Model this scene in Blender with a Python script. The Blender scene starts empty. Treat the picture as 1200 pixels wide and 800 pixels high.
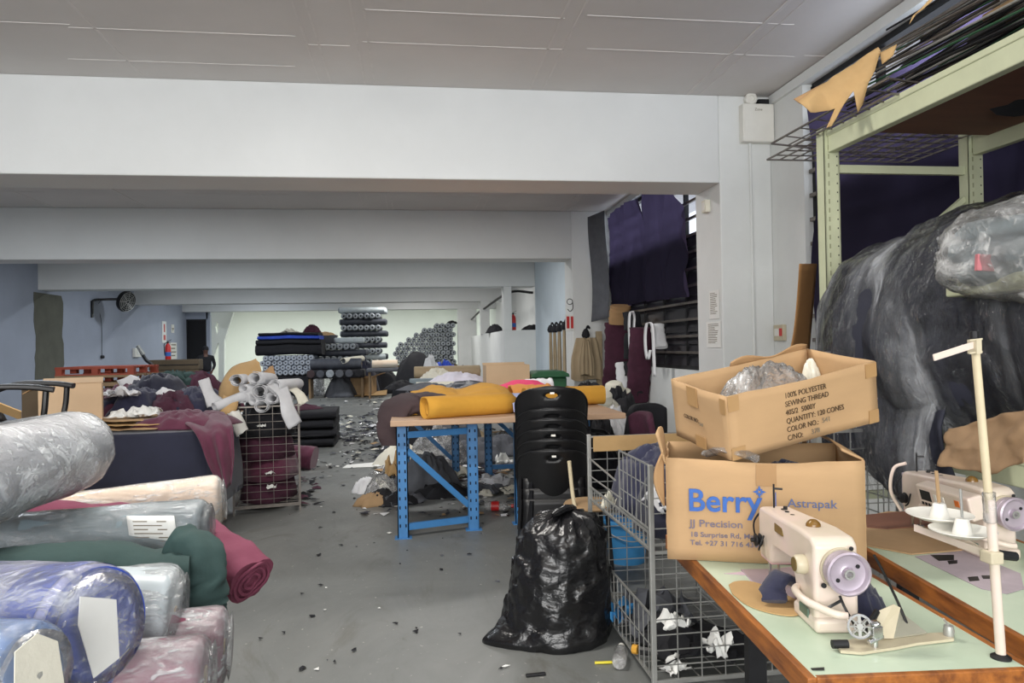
import bpy, bmesh, math, random
from mathutils import Vector, Matrix, Euler, noise
R = math.radians
PI = math.pi
SC = bpy.context.scene
COL = SC.collection

# ------------------------------------------------------------------ camera frame
FPX, EYE = 840.0, 1.48
_Y = Vector((-116.0, 7.0, FPX)).normalized()
_Z = _Y.cross(Vector((1.0, -0.0188, 0.0))).normalized()
if _Z.y > 0:
    _Z = -_Z
_X = _Y.cross(_Z).normalized()

def ray(px, py):
    c = Vector(((px - 600) / FPX, (py - 400) / FPX, 1.0))
    return Vector((c.dot(_X), c.dot(_Y), c.dot(_Z)))

def at(px, py, y):
    r = ray(px, py)
    return r * (y / r.y) + Vector((0, 0, EYE))

def on(px, py, z=0.0):
    r = ray(px, py)
    return r * ((z - EYE) / r.z) + Vector((0, 0, EYE))

def atx(px, py, x):
    r = ray(px, py)
    return r * (x / r.x) + Vector((0, 0, EYE))

cam_d = bpy.data.cameras.new('camera')
cam = bpy.data.objects.new('camera', cam_d)
COL.objects.link(cam)
cam_d.sensor_width = 36.0
cam_d.lens = FPX / 1200.0 * 36.0
cam_d.clip_start = 0.05
cam_d.clip_end = 200
M = Matrix(((_X.x, -_X.y, -_X.z, 0), (_Y.x, -_Y.y, -_Y.z, 0), (_Z.x, -_Z.y, -_Z.z, EYE), (0, 0, 0, 1)))
cam.matrix_world = M
SC.camera = cam

# ------------------------------------------------------------------ materials
def lin(c):
    return tuple(((v / 12.92) if v <= 0.04045 else ((v + 0.055) / 1.055) ** 2.4) for v in c)

def rgb(r, g, b):
    return lin((r / 255.0, g / 255.0, b / 255.0))

class Nt:
    def __init__(self, name):
        self.m = bpy.data.materials.new(name)
        self.m.use_nodes = True
        self.t = self.m.node_tree
        self.t.nodes.clear()
        self.out = self.n('ShaderNodeOutputMaterial')
        self.tc = self.n('ShaderNodeTexCoord')
    def n(self, kind, **kw):
        nd = self.t.nodes.new(kind)
        for k, v in kw.items():
            setattr(nd, k, v)
        return nd
    def l(self, a, b):
        self.t.links.new(a, b)
    def noise(self, scale, detail=4, rough=0.55, stretch=None, dist=0.0):
        nz = self.n('ShaderNodeTexNoise')
        nz.inputs['Scale'].default_value = scale
        nz.inputs['Detail'].default_value = detail
        nz.inputs['Roughness'].default_value = rough
        nz.inputs['Distortion'].default_value = dist
        src = self.tc.outputs['Object']
        if stretch:
            mp = self.n('ShaderNodeMapping')
            mp.inputs['Scale'].default_value = stretch
            self.l(src, mp.inputs['Vector'])
            src = mp.outputs['Vector']
        self.l(src, nz.inputs['Vector'])
        return nz
    def ramp(self, src, stops):
        r = self.n('ShaderNodeValToRGB')
        e = r.color_ramp.elements
        while len(e) < len(stops):
            e.new(0.5)
        for el, (p, c) in zip(e, stops):
            el.position = p
            el.color = (c[0], c[1], c[2], 1) if len(c) == 3 else c
        self.l(src, r.inputs['Fac'])
        return r
    def bump(self, src, strength, dist=0.01):
        b = self.n('ShaderNodeBump')
        b.inputs['Strength'].default_value = strength
        b.inputs['Distance'].default_value = dist
        self.l(src, b.inputs['Height'])
        return b

def mul(c, k):
    return tuple(min(1, v * k) for v in c)

def mat(name, col, rough=0.7, var=0.12, vscale=3.0, bump=0.0, bscale=40.0, bdist=0.01, metal=0.0, coat=0.0, spec=0.5,
        col2=None, stretch=None, bstretch=None, sheen=0.0, transl=0.0):
    k = Nt(name)
    p = k.n('ShaderNodeBsdfPrincipled')
    nz = k.noise(vscale, 6, 0.6, stretch)
    a = mul(col, 1 - var)
    b = col2 if col2 else mul(col, 1 + var)
    rp = k.ramp(nz.outputs['Fac'], [(0.32, a), (0.68, b)])
    k.l(rp.outputs['Color'], p.inputs['Base Color'])
    p.inputs['Roughness'].default_value = rough
    p.inputs['Metallic'].default_value = metal
    p.inputs['Specular IOR Level'].default_value = spec
    p.inputs['Coat Weight'].default_value = coat
    p.inputs['Sheen Weight'].default_value = sheen
    if bump:
        bz = k.noise(bscale, 5, 0.6, bstretch)
        bn = k.bump(bz.outputs['Fac'], bump, bdist)
        k.l(bn.outputs['Normal'], p.inputs['Normal'])
    if transl:
        tr = k.n('ShaderNodeBsdfTranslucent')
        k.l(rp.outputs['Color'], tr.inputs['Color'])
        mx = k.n('ShaderNodeMixShader')
        mx.inputs['Fac'].default_value = transl
        k.l(p.outputs['BSDF'], mx.inputs[1])
        k.l(tr.outputs['BSDF'], mx.inputs[2])
        k.l(mx.outputs['Shader'], k.out.inputs['Surface'])
    else:
        k.l(p.outputs['BSDF'], k.out.inputs['Surface'])
    return k.m

def plastic_wrap(name, veil=0.25, tint=(0.85, 0.88, 0.9), scale=9.0, stretch=(1, 1, 1), bump=0.7, rough=0.18, ior=1.45, peak=2.6):
    """clear stretch film: mostly see-through, milky where it creases, with gloss"""
    k = Nt(name)
    nz = k.noise(scale, 8, 0.62, stretch, 0.6)
    n2 = k.noise(scale * 4.5, 6, 0.65, stretch, 1.2)
    n2.noise_type = 'RIDGED_MULTIFRACTAL'
    ad = k.n('ShaderNodeMix', data_type='FLOAT')
    ad.inputs['Factor'].default_value = 0.22
    k.l(nz.outputs['Fac'], ad.inputs['A']); k.l(n2.outputs['Fac'], ad.inputs['B'])
    rp = k.ramp(ad.outputs['Result'], [(0.38, (veil * 0.25,) * 3), (0.53, (veil,) * 3), (0.72, (min(0.92, veil * peak),) * 3)])
    bn = k.bump(ad.outputs['Result'], bump, 0.03)
    p = k.n('ShaderNodeBsdfPrincipled')
    p.inputs['Base Color'].default_value = (*tint, 1)
    p.inputs['Roughness'].default_value = rough
    p.inputs['Specular IOR Level'].default_value = 0.6
    k.l(bn.outputs['Normal'], p.inputs['Normal'])
    tr = k.n('ShaderNodeBsdfTransparent')
    gl = k.n('ShaderNodeBsdfGlossy')
    gl.inputs['Roughness'].default_value = rough
    k.l(bn.outputs['Normal'], gl.inputs['Normal'])
    fr = k.n('ShaderNodeFresnel')
    fr.inputs['IOR'].default_value = ior
    k.l(bn.outputs['Normal'], fr.inputs['Normal'])
    m1 = k.n('ShaderNodeMixShader')
    k.l(fr.outputs['Fac'], m1.inputs['Fac'])
    k.l(tr.outputs['BSDF'], m1.inputs[1])
    k.l(gl.outputs['BSDF'], m1.inputs[2])
    m2 = k.n('ShaderNodeMixShader')
    k.l(rp.outputs['Color'], m2.inputs['Fac'])
    k.l(m1.outputs['Shader'], m2.inputs[1])
    k.l(p.outputs['BSDF'], m2.inputs[2])
    k.l(m2.outputs['Shader'], k.out.inputs['Surface'])
    return k.m

def draped_poly(name):
    """thin polythene sheeting gathered in long folds across y: clear between, milky along the folds with painted highlight lines, glossy all over"""
    k = Nt(name)
    st = (0.8, 2.6, 0.65)
    n1 = k.noise(1.25, 4, 0.5, st, 1.2)
    n2 = k.noise(1.9, 4, 0.55, st, 1.5)
    n2.noise_type = 'RIDGED_MULTIFRACTAL'
    n3 = k.noise(11.0, 5, 0.6, (1, 1.6, 1), 1.5)
    r1 = k.ramp(n1.outputs['Fac'], [(0.47, (0.02,) * 3), (0.57, (0.10,) * 3), (0.70, (0.5,) * 3)])
    r2 = k.ramp(n2.outputs['Fac'], [(0.55, (0.0,) * 3), (0.85, (0.12,) * 3), (1.0, (0.55,) * 3)])  # thin white veil lines paint highlights along the folds
    mx = k.n('ShaderNodeMath', operation='MAXIMUM')
    k.l(r1.outputs['Color'], mx.inputs[0]); k.l(r2.outputs['Color'], mx.inputs[1])
    hs = k.n('ShaderNodeMath', operation='MULTIPLY_ADD')
    k.l(n3.outputs['Fac'], hs.inputs[0]); hs.inputs[1].default_value = 0.55
    k.l(n2.outputs['Fac'], hs.inputs[2])
    bn = k.bump(hs.outputs[0], 1.0, 0.05)
    p = k.n('ShaderNodeBsdfPrincipled')
    p.inputs['Base Color'].default_value = (0.74, 0.77, 0.82, 1)
    p.inputs['Roughness'].default_value = 0.2
    k.l(bn.outputs['Normal'], p.inputs['Normal'])
    tr = k.n('ShaderNodeBsdfTransparent')
    gl = k.n('ShaderNodeBsdfGlossy'); gl.inputs['Roughness'].default_value = 0.07
    k.l(bn.outputs['Normal'], gl.inputs['Normal'])
    fr = k.n('ShaderNodeFresnel'); fr.inputs['IOR'].default_value = 1.4
    k.l(bn.outputs['Normal'], fr.inputs['Normal'])
    a = k.n('ShaderNodeMixShader'); b = k.n('ShaderNodeMixShader')
    k.l(fr.outputs[0], a.inputs[0]); k.l(tr.outputs[0], a.inputs[1]); k.l(gl.outputs[0], a.inputs[2])
    k.l(mx.outputs[0], b.inputs[0]); k.l(a.outputs[0], b.inputs[1]); k.l(p.outputs[0], b.inputs[2])
    k.l(b.outputs[0], k.out.inputs['Surface'])
    return k.m

# ------------------------------------------------------------------ object bookkeeping
def tag(o, label=None, cat=None, group=None, kind=None):
    if label: o['label'] = label
    if cat: o['category'] = cat
    if group: o['group'] = group
    if kind: o['kind'] = kind
    return o

def thing(name, label, cat, loc=(0, 0, 0), rot=(0, 0, 0), group=None):
    o = bpy.data.objects.new(name, None)
    COL.objects.link(o)
    o.location = loc
    o.rotation_euler = rot if not isinstance(rot, (int, float)) else (0, 0, rot)
    o.empty_display_size = 0.1
    return tag(o, label, cat, group)

def copy_tree(o, parent=None):
    c = o.copy()
    COL.objects.link(c)
    if parent is not None:
        c.parent = parent
    for ch in list(o.children):
        copy_tree(ch, c)
    return c

class MB:
    """collects shapes, builds ONE mesh object"""
    def __init__(self):
        self.v, self.f, self.mi = [], [], []
    def add(self, vs, fs, mi=0):
        o = len(self.v)
        self.v += [Vector(a) for a in vs]
        self.f += [tuple(i + o for i in f) for f in fs]
        self.mi += [mi] * len(fs)
        return self
    def box(self, c, s, rot=None, mi=0):
        hx, hy, hz = s[0] / 2, s[1] / 2, s[2] / 2
        vs = [Vector((x, y, z)) for z in (-hz, hz) for y in (-hy, hy) for x in (-hx, hx)]
        if rot is not None:
            m = Euler(rot).to_matrix()
            vs = [m @ a for a in vs]
        c = Vector(c)
        return self.add([a + c for a in vs], [(0, 2, 3, 1), (4, 5, 7, 6), (0, 1, 5, 4), (2, 6, 7, 3), (0, 4, 6, 2), (1, 3, 7, 5)], mi)
    def span(self, a, b, mi=0):
        a, b = Vector(a), Vector(b)
        return self.box((a + b) / 2, [abs(q) for q in (b - a)], mi=mi)
    def tube(self, path, r, n=8, caps=True, mi=0, closed=False):
        path = [Vector(p) for p in path]
        rs = r if isinstance(r, (list, tuple)) else [r] * len(path)
        N = len(path)
        up = None
        rings = []
        for i, p in enumerate(path):
            a = path[i - 1] if (i > 0 or closed) else p
            b = path[(i + 1) % N] if (i < N - 1 or closed) else p
            t = (b - a).normalized()
            if up is None:
                up = t.orthogonal().normalized()
            up = (up - t * up.dot(t))
            up = up.normalized() if up.length > 1e-6 else t.orthogonal().normalized()
            s = t.cross(up)
            rings.append([p + (up * math.cos(2 * PI * j / n + PI / n) + s * math.sin(2 * PI * j / n + PI / n)) * rs[i] for j in range(n)])
        vs = [q for g in rings for q in g]
        fs = []
        for i in range(N if closed else N - 1):
            k = (i + 1) % N
            for j in range(n):
                fs.append((i * n + j, i * n + (j + 1) % n, k * n + (j + 1) % n, k * n + j))
        if caps and not closed:
            fs.append(tuple(reversed(range(n))))
            fs.append(tuple((N - 1) * n + j for j in range(n)))
        return self.add(vs, fs, mi)
    def bar(self, a, b, w, h=None, mi=0):
        """square bar from a to b; w across (horizontal), h the other way"""
        a, b = Vector(a), Vector(b)
        h = h or w
        t = (b - a).normalized()
        s = t.cross(Vector((0, 0, 1)))
        s = s.normalized() if s.length > 1e-4 else Vector((1, 0, 0))
        u = s.cross(t)
        vs = [p + s * (x * w / 2) + u * (y * h / 2) for p in (a, b) for x, y in ((-1, -1), (1, -1), (1, 1), (-1, 1))]
        return self.add(vs, [(3, 2, 1, 0), (4, 5, 6, 7), (0, 1, 5, 4), (1, 2, 6, 5), (2, 3, 7, 6), (3, 0, 4, 7)], mi)
    def lathe(self, prof, n=24, frame=None, mi=0, mis=None):
        """prof: (radius, axial); axis = local z of frame"""
        frame = frame or Matrix.Identity(4)
        vs, fs, ms = [], [], []
        for (r, z) in prof:
            for j in range(n):
                a = 2 * PI * j / n
                vs.append(frame @ Vector((max(r, 1e-5) * math.cos(a), max(r, 1e-5) * math.sin(a), z)))
        for i in range(len(prof) - 1):
            for j in range(n):
                fs.append((i * n + j, i * n + (j + 1) % n, (i + 1) * n + (j + 1) % n, (i + 1) * n + j))
                ms.append(mis[i] if mis else mi)
        o = len(self.v)
        self.v += vs
        self.f += [tuple(i + o for i in f) for f in fs]
        self.mi += ms
        return self
    def prism(self, poly, a, b, axis='z', mi=0):
        """2D polygon extruded a..b. axis z: (x,y); axis y: (x,z); axis x: (y,z)"""
        def P(u, v, w):
            return {'z': (u, v, w), 'y': (u, w, v), 'x': (w, u, v)}[axis]
        n = len(poly)
        vs = [P(u, v, a) for u, v in poly] + [P(u, v, b) for u, v in poly]
        fs = [tuple(range(n)), tuple(reversed(range(n, 2 * n)))] + [(i, i + n, (i + 1) % n + n, (i + 1) % n) for i in range(n)]
        return self.add(vs, fs, mi)
    def grid(self, f, nu, nv, mi=0):
        vs = [f(i / nu, j / nv) for j in range(nv + 1) for i in range(nu + 1)]
        w = nu + 1
        fs = [(j * w + i, j * w + i + 1, (j + 1) * w + i + 1, (j + 1) * w + i) for j in range(nv) for i in range(nu)]
        return self.add(vs, fs, mi)
    def build(self, name, mats, parent=None, smooth=False, bevel=0.0, seg=2, solid=0.0, sub=0, angle=40, weld=False):
        me = bpy.data.meshes.new(name)
        me.from_pydata([tuple(v) for v in self.v], [], self.f)
        if not isinstance(mats, (list, tuple)):
            mats = [mats]
        for m in mats:
            me.materials.append(m)
        me.polygons.foreach_set('material_index', self.mi)
        bm = bmesh.new()
        bm.from_mesh(me)
        if weld:
            bmesh.ops.remove_doubles(bm, verts=bm.verts, dist=1e-5)
        bmesh.ops.recalc_face_normals(bm, faces=bm.faces)
        bm.to_mesh(me)
        bm.free()
        if smooth:
            me.polygons.foreach_set('use_smooth', [True] * len(me.polygons))
            if angle:
                try:
                    me.set_sharp_from_angle(angle=R(angle))
                except Exception:
                    pass
        o = bpy.data.objects.new(name, me)
        COL.objects.link(o)
        if parent is not None:
            o.parent = parent
        if solid:
            md = o.modifiers.new('solid', 'SOLIDIFY')
            md.thickness = solid
            md.offset = 0
        if bevel:
            md = o.modifiers.new('bevel', 'BEVEL')
            md.width = bevel
            md.segments = seg
            md.limit_method = 'ANGLE'
            md.angle_limit = R(35)
        if sub:
            md = o.modifiers.new('sub', 'SUBSURF')
            md.levels = sub
            md.render_levels = sub
        return o

def frame_to(p, axis, roll=0.0):
    """matrix whose local z runs along axis from p"""
    z = Vector(axis).normalized()
    ref = Vector((0, 0, 1)) if abs(z.z) < 0.95 else Vector((1, 0, 0))
    x = ref.cross(z).normalized()
    y = z.cross(x)
    m = Matrix((x, y, z)).transposed().to_4x4()
    m.translation = Vector(p)
    return m @ Matrix.Rotation(roll, 4, 'Z')

def fbm(p, o=4):
    return noise.fractal(p, 1.0, 2.0, o)

def ridge(p, o=3):
    s, a, f = 0.0, 1.0, 1.0
    for _ in range(o):
        q = noise.noise(p * f) * 2.2
        s += a * (1 - math.sqrt(q * q + 0.06))
        a *= 0.36
        f *= 2.1
    return s / 1.75

def crumple(name, m, c, rx, ry, h, seed, rot=0.0, fold=0.5, freq=3.0, edge=0.3, nr=16, na=44, power=2.4, parent=None, lean=(0, 0), rough_edge=1.6):
    """a heaped, folded cloth or bag on a flat base; origin at its base"""
    rs = Vector((seed * 7.31, seed * 3.17, seed * 1.77))
    mb = MB()
    vs, fs = [], []
    ca, sa = math.cos(rot), math.sin(rot)
    def pt(r, a):
        d = Vector((math.cos(a), math.sin(a), 0))
        e = 1 + edge * fbm(d * rough_edge + rs, 3)
        x, y = rx * r * e * d.x, ry * r * e * d.y
        q = Vector((d.x * r, d.y * r, 0)) * freq
        q = q + Vector((fbm(q * 0.6 + rs, 2), fbm(q * 0.6 - rs, 2), 0)) * 0.8
        prof = max(0.0, 1 - r ** power)
        n1 = ridge(q + rs, 3)
        z = h * prof * (1 - fold * 0.55 + fold * n1 * 0.75)
        k = prof
        x += lean[0] * k
        y += lean[1] * k
        return Vector((x * ca - y * sa, x * sa + y * ca, max(0.002, z)))
    vs.append(pt(0.0001, 0))
    for i in range(1, nr + 1):
        r = i / nr
        r = r if r < 1 else 1.0
        for j in range(na):
            vs.append(pt(r, 2 * PI * j / na))
    for j in range(na):
        k = 1 + (nr - 1) * na + j
        vs.append(Vector((vs[k].x * 0.96, vs[k].y * 0.96, 0.0)))
    for j in range(na):
        fs.append((0, 1 + j, 1 + (j + 1) % na))
    for i in range(nr):
        for j in range(na):
            a, b = 1 + i * na + j, 1 + i * na + (j + 1) % na
            fs.append((a, a + na, b + na, b))
    fs.append(tuple(1 + nr * na + j for j in range(na)))
    mb.add(vs, fs)
    o = mb.build(name, m, parent, smooth=True, angle=0)
    o.location = c
    return o

def soft_tube(mb, path, rw, rh, n=20, seed=1, amp=0.08, freq=5.0, mi=0, sq=2.6, caps=True, taper=None):
    """flattened soft tube (a bolt of cloth) along a path"""
    path = [Vector(p) for p in path]
    N = len(path)
    rs = Vector((seed * 2.3, seed * 5.1, 0))
    vs, fs = [], []
    for i, p in enumerate(path):
        a, b = path[max(0, i - 1)], path[min(N - 1, i + 1)]
        t = (b - a).normalized()
        s = t.cross(Vector((0, 0, 1)))
        s = s.normalized() if s.length > 1e-3 else Vector((0, 1, 0))
        u = s.cross(t)
        k = taper(i / (N - 1)) if taper else 1.0
        for j in range(n):
            an = 2 * PI * j / n
            c, sn = math.cos(an), math.sin(an)
            sc = (abs(c) ** sq + abs(sn) ** sq) ** (-1 / sq)
            w = 1 + amp * fbm(Vector((c, sn, i * freq / N)) * 1.4 + rs, 4)
            vs.append(p + s * (c * sc * rw * w * k) + u * (sn * sc * rh * w * k))
    for i in range(N - 1):
        for j in range(n):
            fs.append((i * n + j, i * n + (j + 1) % n, (i + 1) * n + (j + 1) % n, (i + 1) * n + j))
    if caps:
        for i0, rev in ((0, True), (N - 1, False)):
            c = sum((vs[i0 * n + j] for j in range(n)), Vector()) / n
            ci = len(vs)
            vs.append(c)
            for j in range(n):
                tri = (ci, i0 * n + j, i0 * n + (j + 1) % n)
                fs.append(tuple(reversed(tri)) if rev else tri)
    return mb.add(vs, fs, mi)

def lerp(a, b, t):
    return a + (b - a) * t

def bez(pts, n=16):
    """smooth path through points (Catmull-Rom)"""
    P = [Vector(p) for p in pts]
    P = [P[0] * 2 - P[1]] + P + [P[-1] * 2 - P[-2]]
    out = []
    for i in range(1, len(P) - 2):
        for k in range(n):
            t = k / n
            a, b, c, d = P[i - 1], P[i], P[i + 1], P[i + 2]
            out.append(0.5 * ((2 * b) + (c - a) * t + (2 * a - 5 * b + 4 * c - d) * t * t + (3 * b - a - 3 * c + d) * t ** 3))
    out.append(P[-2])
    return out

def lettering(name, lines, parent, m, origin, right, up, sx=1.0, thick=0.0006, bold=0.0):
    """lines: (text, x, y, size); one mesh standing just proud of its surface"""
    right, up = Vector(right).normalized(), Vector(up).normalized()
    nrm = right.cross(up)
    mb = MB()
    for (s, x, y, size) in lines:
        cu = bpy.data.curves.new('lettering_curve', 'FONT')
        cu.body = s
        cu.size = size
        cu.extrude = thick
        cu.offset = bold
        cu.resolution_u = 3
        ob = bpy.data.objects.new('lettering_curve', cu)
        COL.objects.link(ob)
        dg = bpy.context.evaluated_depsgraph_get()
        me = bpy.data.meshes.new_from_object(ob.evaluated_get(dg))
        vs = [Vector(origin) + right * (x + v.co.x * sx) + up * (y + v.co.y) + nrm * (v.co.z + thick) for v in me.vertices]
        mb.add(vs, [tuple(p.vertices) for p in me.polygons])
        bpy.data.objects.remove(ob)
        bpy.data.curves.remove(cu)
        bpy.data.meshes.remove(me)
    return mb.build(name, m, parent)

def scrap(name, m, c, w, d, h, seed, n=12, parent=None, solid=0.0018):
    """a crumpled loose sheet lying on something"""
    rnd = random.Random(seed)
    rs = Vector((seed * 1.37, seed * 4.1, seed * 2.3))
    rot = rnd.uniform(0, 2 * PI)
    ca, sa = math.cos(rot), math.sin(rot)
    def f(u, v):
        x, y = 2 * u - 1, 2 * v - 1
        e = 1 + 0.35 * fbm(Vector((x * 1.3, y * 1.3, 0)) + rs, 3)
        q = Vector((x * 1.5, y * 1.5, 0)) + rs
        n1 = 1.0 * abs(noise.noise(q * 0.8)) + 0.25 * abs(noise.noise(q * 1.7))
        z = h * (1.25 * n1) * (1.1 - 0.35 * (x * x + y * y) * 0.6)
        x2 = x * w * e + 0.35 * w * noise.noise(q * 1.9 + Vector((9, 0, 0)))
        y2 = y * d * e + 0.35 * d * noise.noise(q * 1.9 + Vector((0, 9, 0)))
        return Vector((x2 * ca - y2 * sa, x2 * sa + y2 * ca, max(0.0015, z)))
    o = MB().grid(f, n, n).build(name, m, parent, smooth=True, solid=solid, angle=35)
    o.location = c
    return o
# ------------------------------------------------------------------ palette
M_ = {}
M_['white_wall'] = mat('white_wall', rgb(222, 224, 222), 0.75, 0.05, 1.3, 0.25, 30, 0.004)
M_['beam'] = mat('beam_paint', rgb(220, 222, 221), 0.7, 0.04, 0.9, 0.2, 26, 0.004)
M_['blue_wall'] = mat('blue_wall', rgb(160, 167, 182), 0.75, 0.07, 0.7, 0.2, 24, 0.004)
M_['pale_blue'] = mat('pale_blue_wall', rgb(206, 218, 226), 0.75, 0.05, 1.1, 0.2, 24, 0.004)
M_['mint_wall'] = mat('mint_wall', rgb(230, 234, 228), 0.8, 0.03, 0.6)
M_['ceiling'] = mat('ceiling_board', rgb(214, 210, 207), 0.6, 0.05, 0.8, 0.15, 20, 0.004)
M_['seam'] = mat('seam_plaster', rgb(219, 215, 212), 0.7, 0.06, 8, 0.3, 60, 0.004)
M_['patch'] = mat('bare_render', rgb(98, 98, 88), 0.95, 0.12, 2.2, 0.6, 18, 0.01)
M_['dark'] = mat('dark_void', rgb(20, 20, 24), 0.8)
M_['black'] = mat('black_cloth', rgb(27, 27, 32), 0.85, 0.25, 6, 0.3, 60, 0.006)
M_['black_plastic'] = mat('black_plastic', rgb(17, 17, 19), 0.42, 0.15, 5)
M_['dark_metal'] = mat('dark_metal', rgb(46, 46, 48), 0.5, 0.2, 6, metal=0.6)
M_['steel'] = mat('steel_wire', rgb(172, 172, 168), 0.4, 0.12, 10, metal=0.55)
M_['chrome'] = mat('chrome', rgb(200, 200, 200), 0.2, 0.1, 20, metal=1.0)
M_['wire_dark'] = mat('wire_tarnished', rgb(122, 116, 110), 0.45, 0.2, 14, metal=0.7)
M_['navy'] = mat('navy_cloth', rgb(32, 34, 52), 0.9, 0.18, 5, 0.3, 200, 0.002, sheen=0.2)
M_['navy2'] = mat('navy_garment', rgb(40, 42, 66), 0.9, 0.2, 7, 0.35, 26, 0.01, sheen=0.2)
M_['maroon'] = mat('maroon_cloth', rgb(92, 40, 62), 0.9, 0.16, 6, 0.3, 24, 0.01, sheen=0.2)
M_['maroon2'] = mat('maroon_garment', rgb(72, 34, 52), 0.9, 0.2, 6, 0.4, 20, 0.012)
M_['berry'] = mat('plum_roll_cloth', rgb(122, 58, 80), 0.85, 0.1, 6, 0.25, 30, 0.008)
M_['bottle'] = mat('bottle_green_cloth', rgb(50, 72, 70), 0.9, 0.16, 6, 0.3, 26, 0.008)
M_['white_cloth'] = mat('white_cloth', rgb(226, 226, 228), 0.9, 0.05, 6, 0.3, 20, 0.01)
M_['cream_cloth'] = mat('cream_cloth', rgb(224, 220, 204), 0.9, 0.06, 6, 0.3, 20, 0.01)
M_['lilac_cloth'] = mat('lilac_cloth', rgb(224, 220, 232), 0.9, 0.06, 6, 0.3, 20, 0.01)
M_['grey_cloth'] = mat('grey_cloth', rgb(92, 94, 100), 0.9, 0.16, 6, 0.3, 24, 0.01)
M_['khaki'] = mat('khaki_cloth', rgb(164, 146, 118), 0.9, 0.08, 5, 0.2, 50, 0.004)
M_['kraft'] = mat('kraft_paper', rgb(184, 150, 102), 0.8, 0.1, 4, 0.3, 16, 0.01)
M_['kraft2'] = mat('kraft_card', rgb(170, 140, 104), 0.85, 0.1, 5, 0.15, 40, 0.004)
M_['carton'] = mat('carton_board', rgb(186, 152, 112), 0.82, 0.06, 3, 0.12, 6, 0.01, stretch=(1, 1, 3))
M_['carton_in'] = mat('carton_inside', rgb(170, 134, 94), 0.85, 0.08, 3, 0.1, 9, 0.01)
M_['tan_box'] = mat('tan_box_board', rgb(206, 176, 142), 0.85, 0.05, 3)
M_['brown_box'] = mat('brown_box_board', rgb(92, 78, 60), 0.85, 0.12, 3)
M_['tape'] = mat('parcel_tape', rgb(176, 140, 96), 0.3, 0.06, 8)
M_['ink_blue'] = mat('blue_print', rgb(62, 104, 178), 0.8, 0.1, 30)
M_['ink_faded'] = mat('faded_print', rgb(118, 112, 128), 0.85, 0.15, 30)
M_['ink_dark'] = mat('dark_print', rgb(72, 56, 40), 0.85, 0.15, 30)
M_['ink_grey'] = mat('grey_print', rgb(128, 118, 100), 0.85, 0.15, 30)
M_['paper'] = mat('white_paper', rgb(232, 232, 228), 0.85, 0.03, 8)
M_['paper_roll'] = mat('pattern_paper', rgb(200, 200, 202), 0.8, 0.06, 9, 0.15, 30, 0.006)
M_['yellow'] = mat('mustard_cloth', rgb(204, 150, 54), 0.88, 0.08, 4, 0.3, 18, 0.008, stretch=(1, 3, 1))
M_['orange'] = mat('orange_cloth', rgb(222, 150, 70), 0.88, 0.06, 5)
M_['pink'] = mat('pink_cloth', rgb(226, 62, 110), 0.85, 0.08, 5)
M_['brown_cloth'] = mat('brown_cloth', rgb(66, 52, 54), 0.9, 0.12, 5, 0.2, 60, 0.003)
M_['peach'] = mat('peach_cloth', rgb(236, 208, 180), 0.85, 0.06, 2.5, 0.3, 10, 0.01, col2=rgb(232, 224, 210), stretch=(0.4, 2, 2))
M_['grey_roll'] = mat('grey_roll_cloth', rgb(196, 196, 200), 0.6, 0.16, 5, 0.4, 14, 0.012, stretch=(1, 1, 1))
M_['slate_roll'] = mat('slate_roll_cloth', rgb(118, 132, 138), 0.6, 0.14, 5, 0.3, 20, 0.008)
M_['royal'] = mat('royal_blue_cloth', rgb(52, 84, 196), 0.7, 0.18, 5, 0.25, 24, 0.006)
M_['sky'] = mat('light_blue_cloth', rgb(112, 150, 206), 0.7, 0.14, 5)
M_['lavender_roll'] = mat('lavender_roll_cloth', rgb(152, 156, 204), 0.7, 0.18, 4, stretch=(0.6, 2.5, 2.5))
M_['roll_dark'] = mat('dark_roll_cloth', rgb(64, 67, 76), 0.5, 0.2, 9, 0.2, 40, 0.006)
M_['roll_end'] = mat('grey_roll_end', rgb(150, 156, 162), 0.55, 0.3, 14)
M_['roll_pale'] = mat('pale_roll_wrap', rgb(196, 206, 210), 0.35, 0.12, 6)
M_['tube_card'] = mat('cardboard_tube', rgb(178, 156, 122), 0.85, 0.08, 12)
M_['wrap'] = plastic_wrap('stretch_film', 0.38, scale=5, stretch=(0.8, 1.6, 2.2), bump=0.9)
M_['wrap_thick'] = plastic_wrap('milky_film', 0.56, scale=5, stretch=(0.7, 1.6, 2), bump=0.9)
M_['poly_sheet'] = draped_poly('poly_sheet')
M_['poly_bag'] = plastic_wrap('poly_bag', 0.5, (0.9, 0.9, 0.89), scale=7, bump=1.0, rough=0.2)
M_['bin_bag'] = mat('black_bin_bag', rgb(20, 20, 22), 0.22, 0.2, 4, 0.6, 12, 0.02, spec=0.6)
M_['rack'] = mat('pale_green_rack', rgb(196, 200, 168), 0.45, 0.07, 5)
M_['blue_metal'] = mat('blue_painted_steel', rgb(66, 128, 186), 0.42, 0.08, 8)
M_['hole'] = mat('punched_hole', rgb(20, 34, 52), 0.9)
M_['table_wood'] = mat('table_wood', rgb(184, 152, 124), 0.6, 0.08, 3, stretch=(1, 8, 8))
M_['red_wood'] = mat('varnished_edge', rgb(112, 60, 28), 0.42, 0.25, 5, col2=rgb(182, 112, 48), stretch=(6, 1, 6))
M_['ply'] = mat('brown_plywood', rgb(112, 74, 58), 0.7, 0.12, 2, stretch=(1, 6, 1))
M_['laminate'] = mat('mint_laminate', rgb(186, 204, 180), 0.35, 0.05, 2.5, col2=rgb(204, 218, 196))
M_['cream_metal'] = mat('cream_enamel', rgb(222, 210, 190), 0.38, 0.06, 7, col2=rgb(226, 206, 198), coat=0.2)
M_['cream_dark'] = mat('cream_enamel_worn', rgb(196, 186, 160), 0.4, 0.08, 9)
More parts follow.
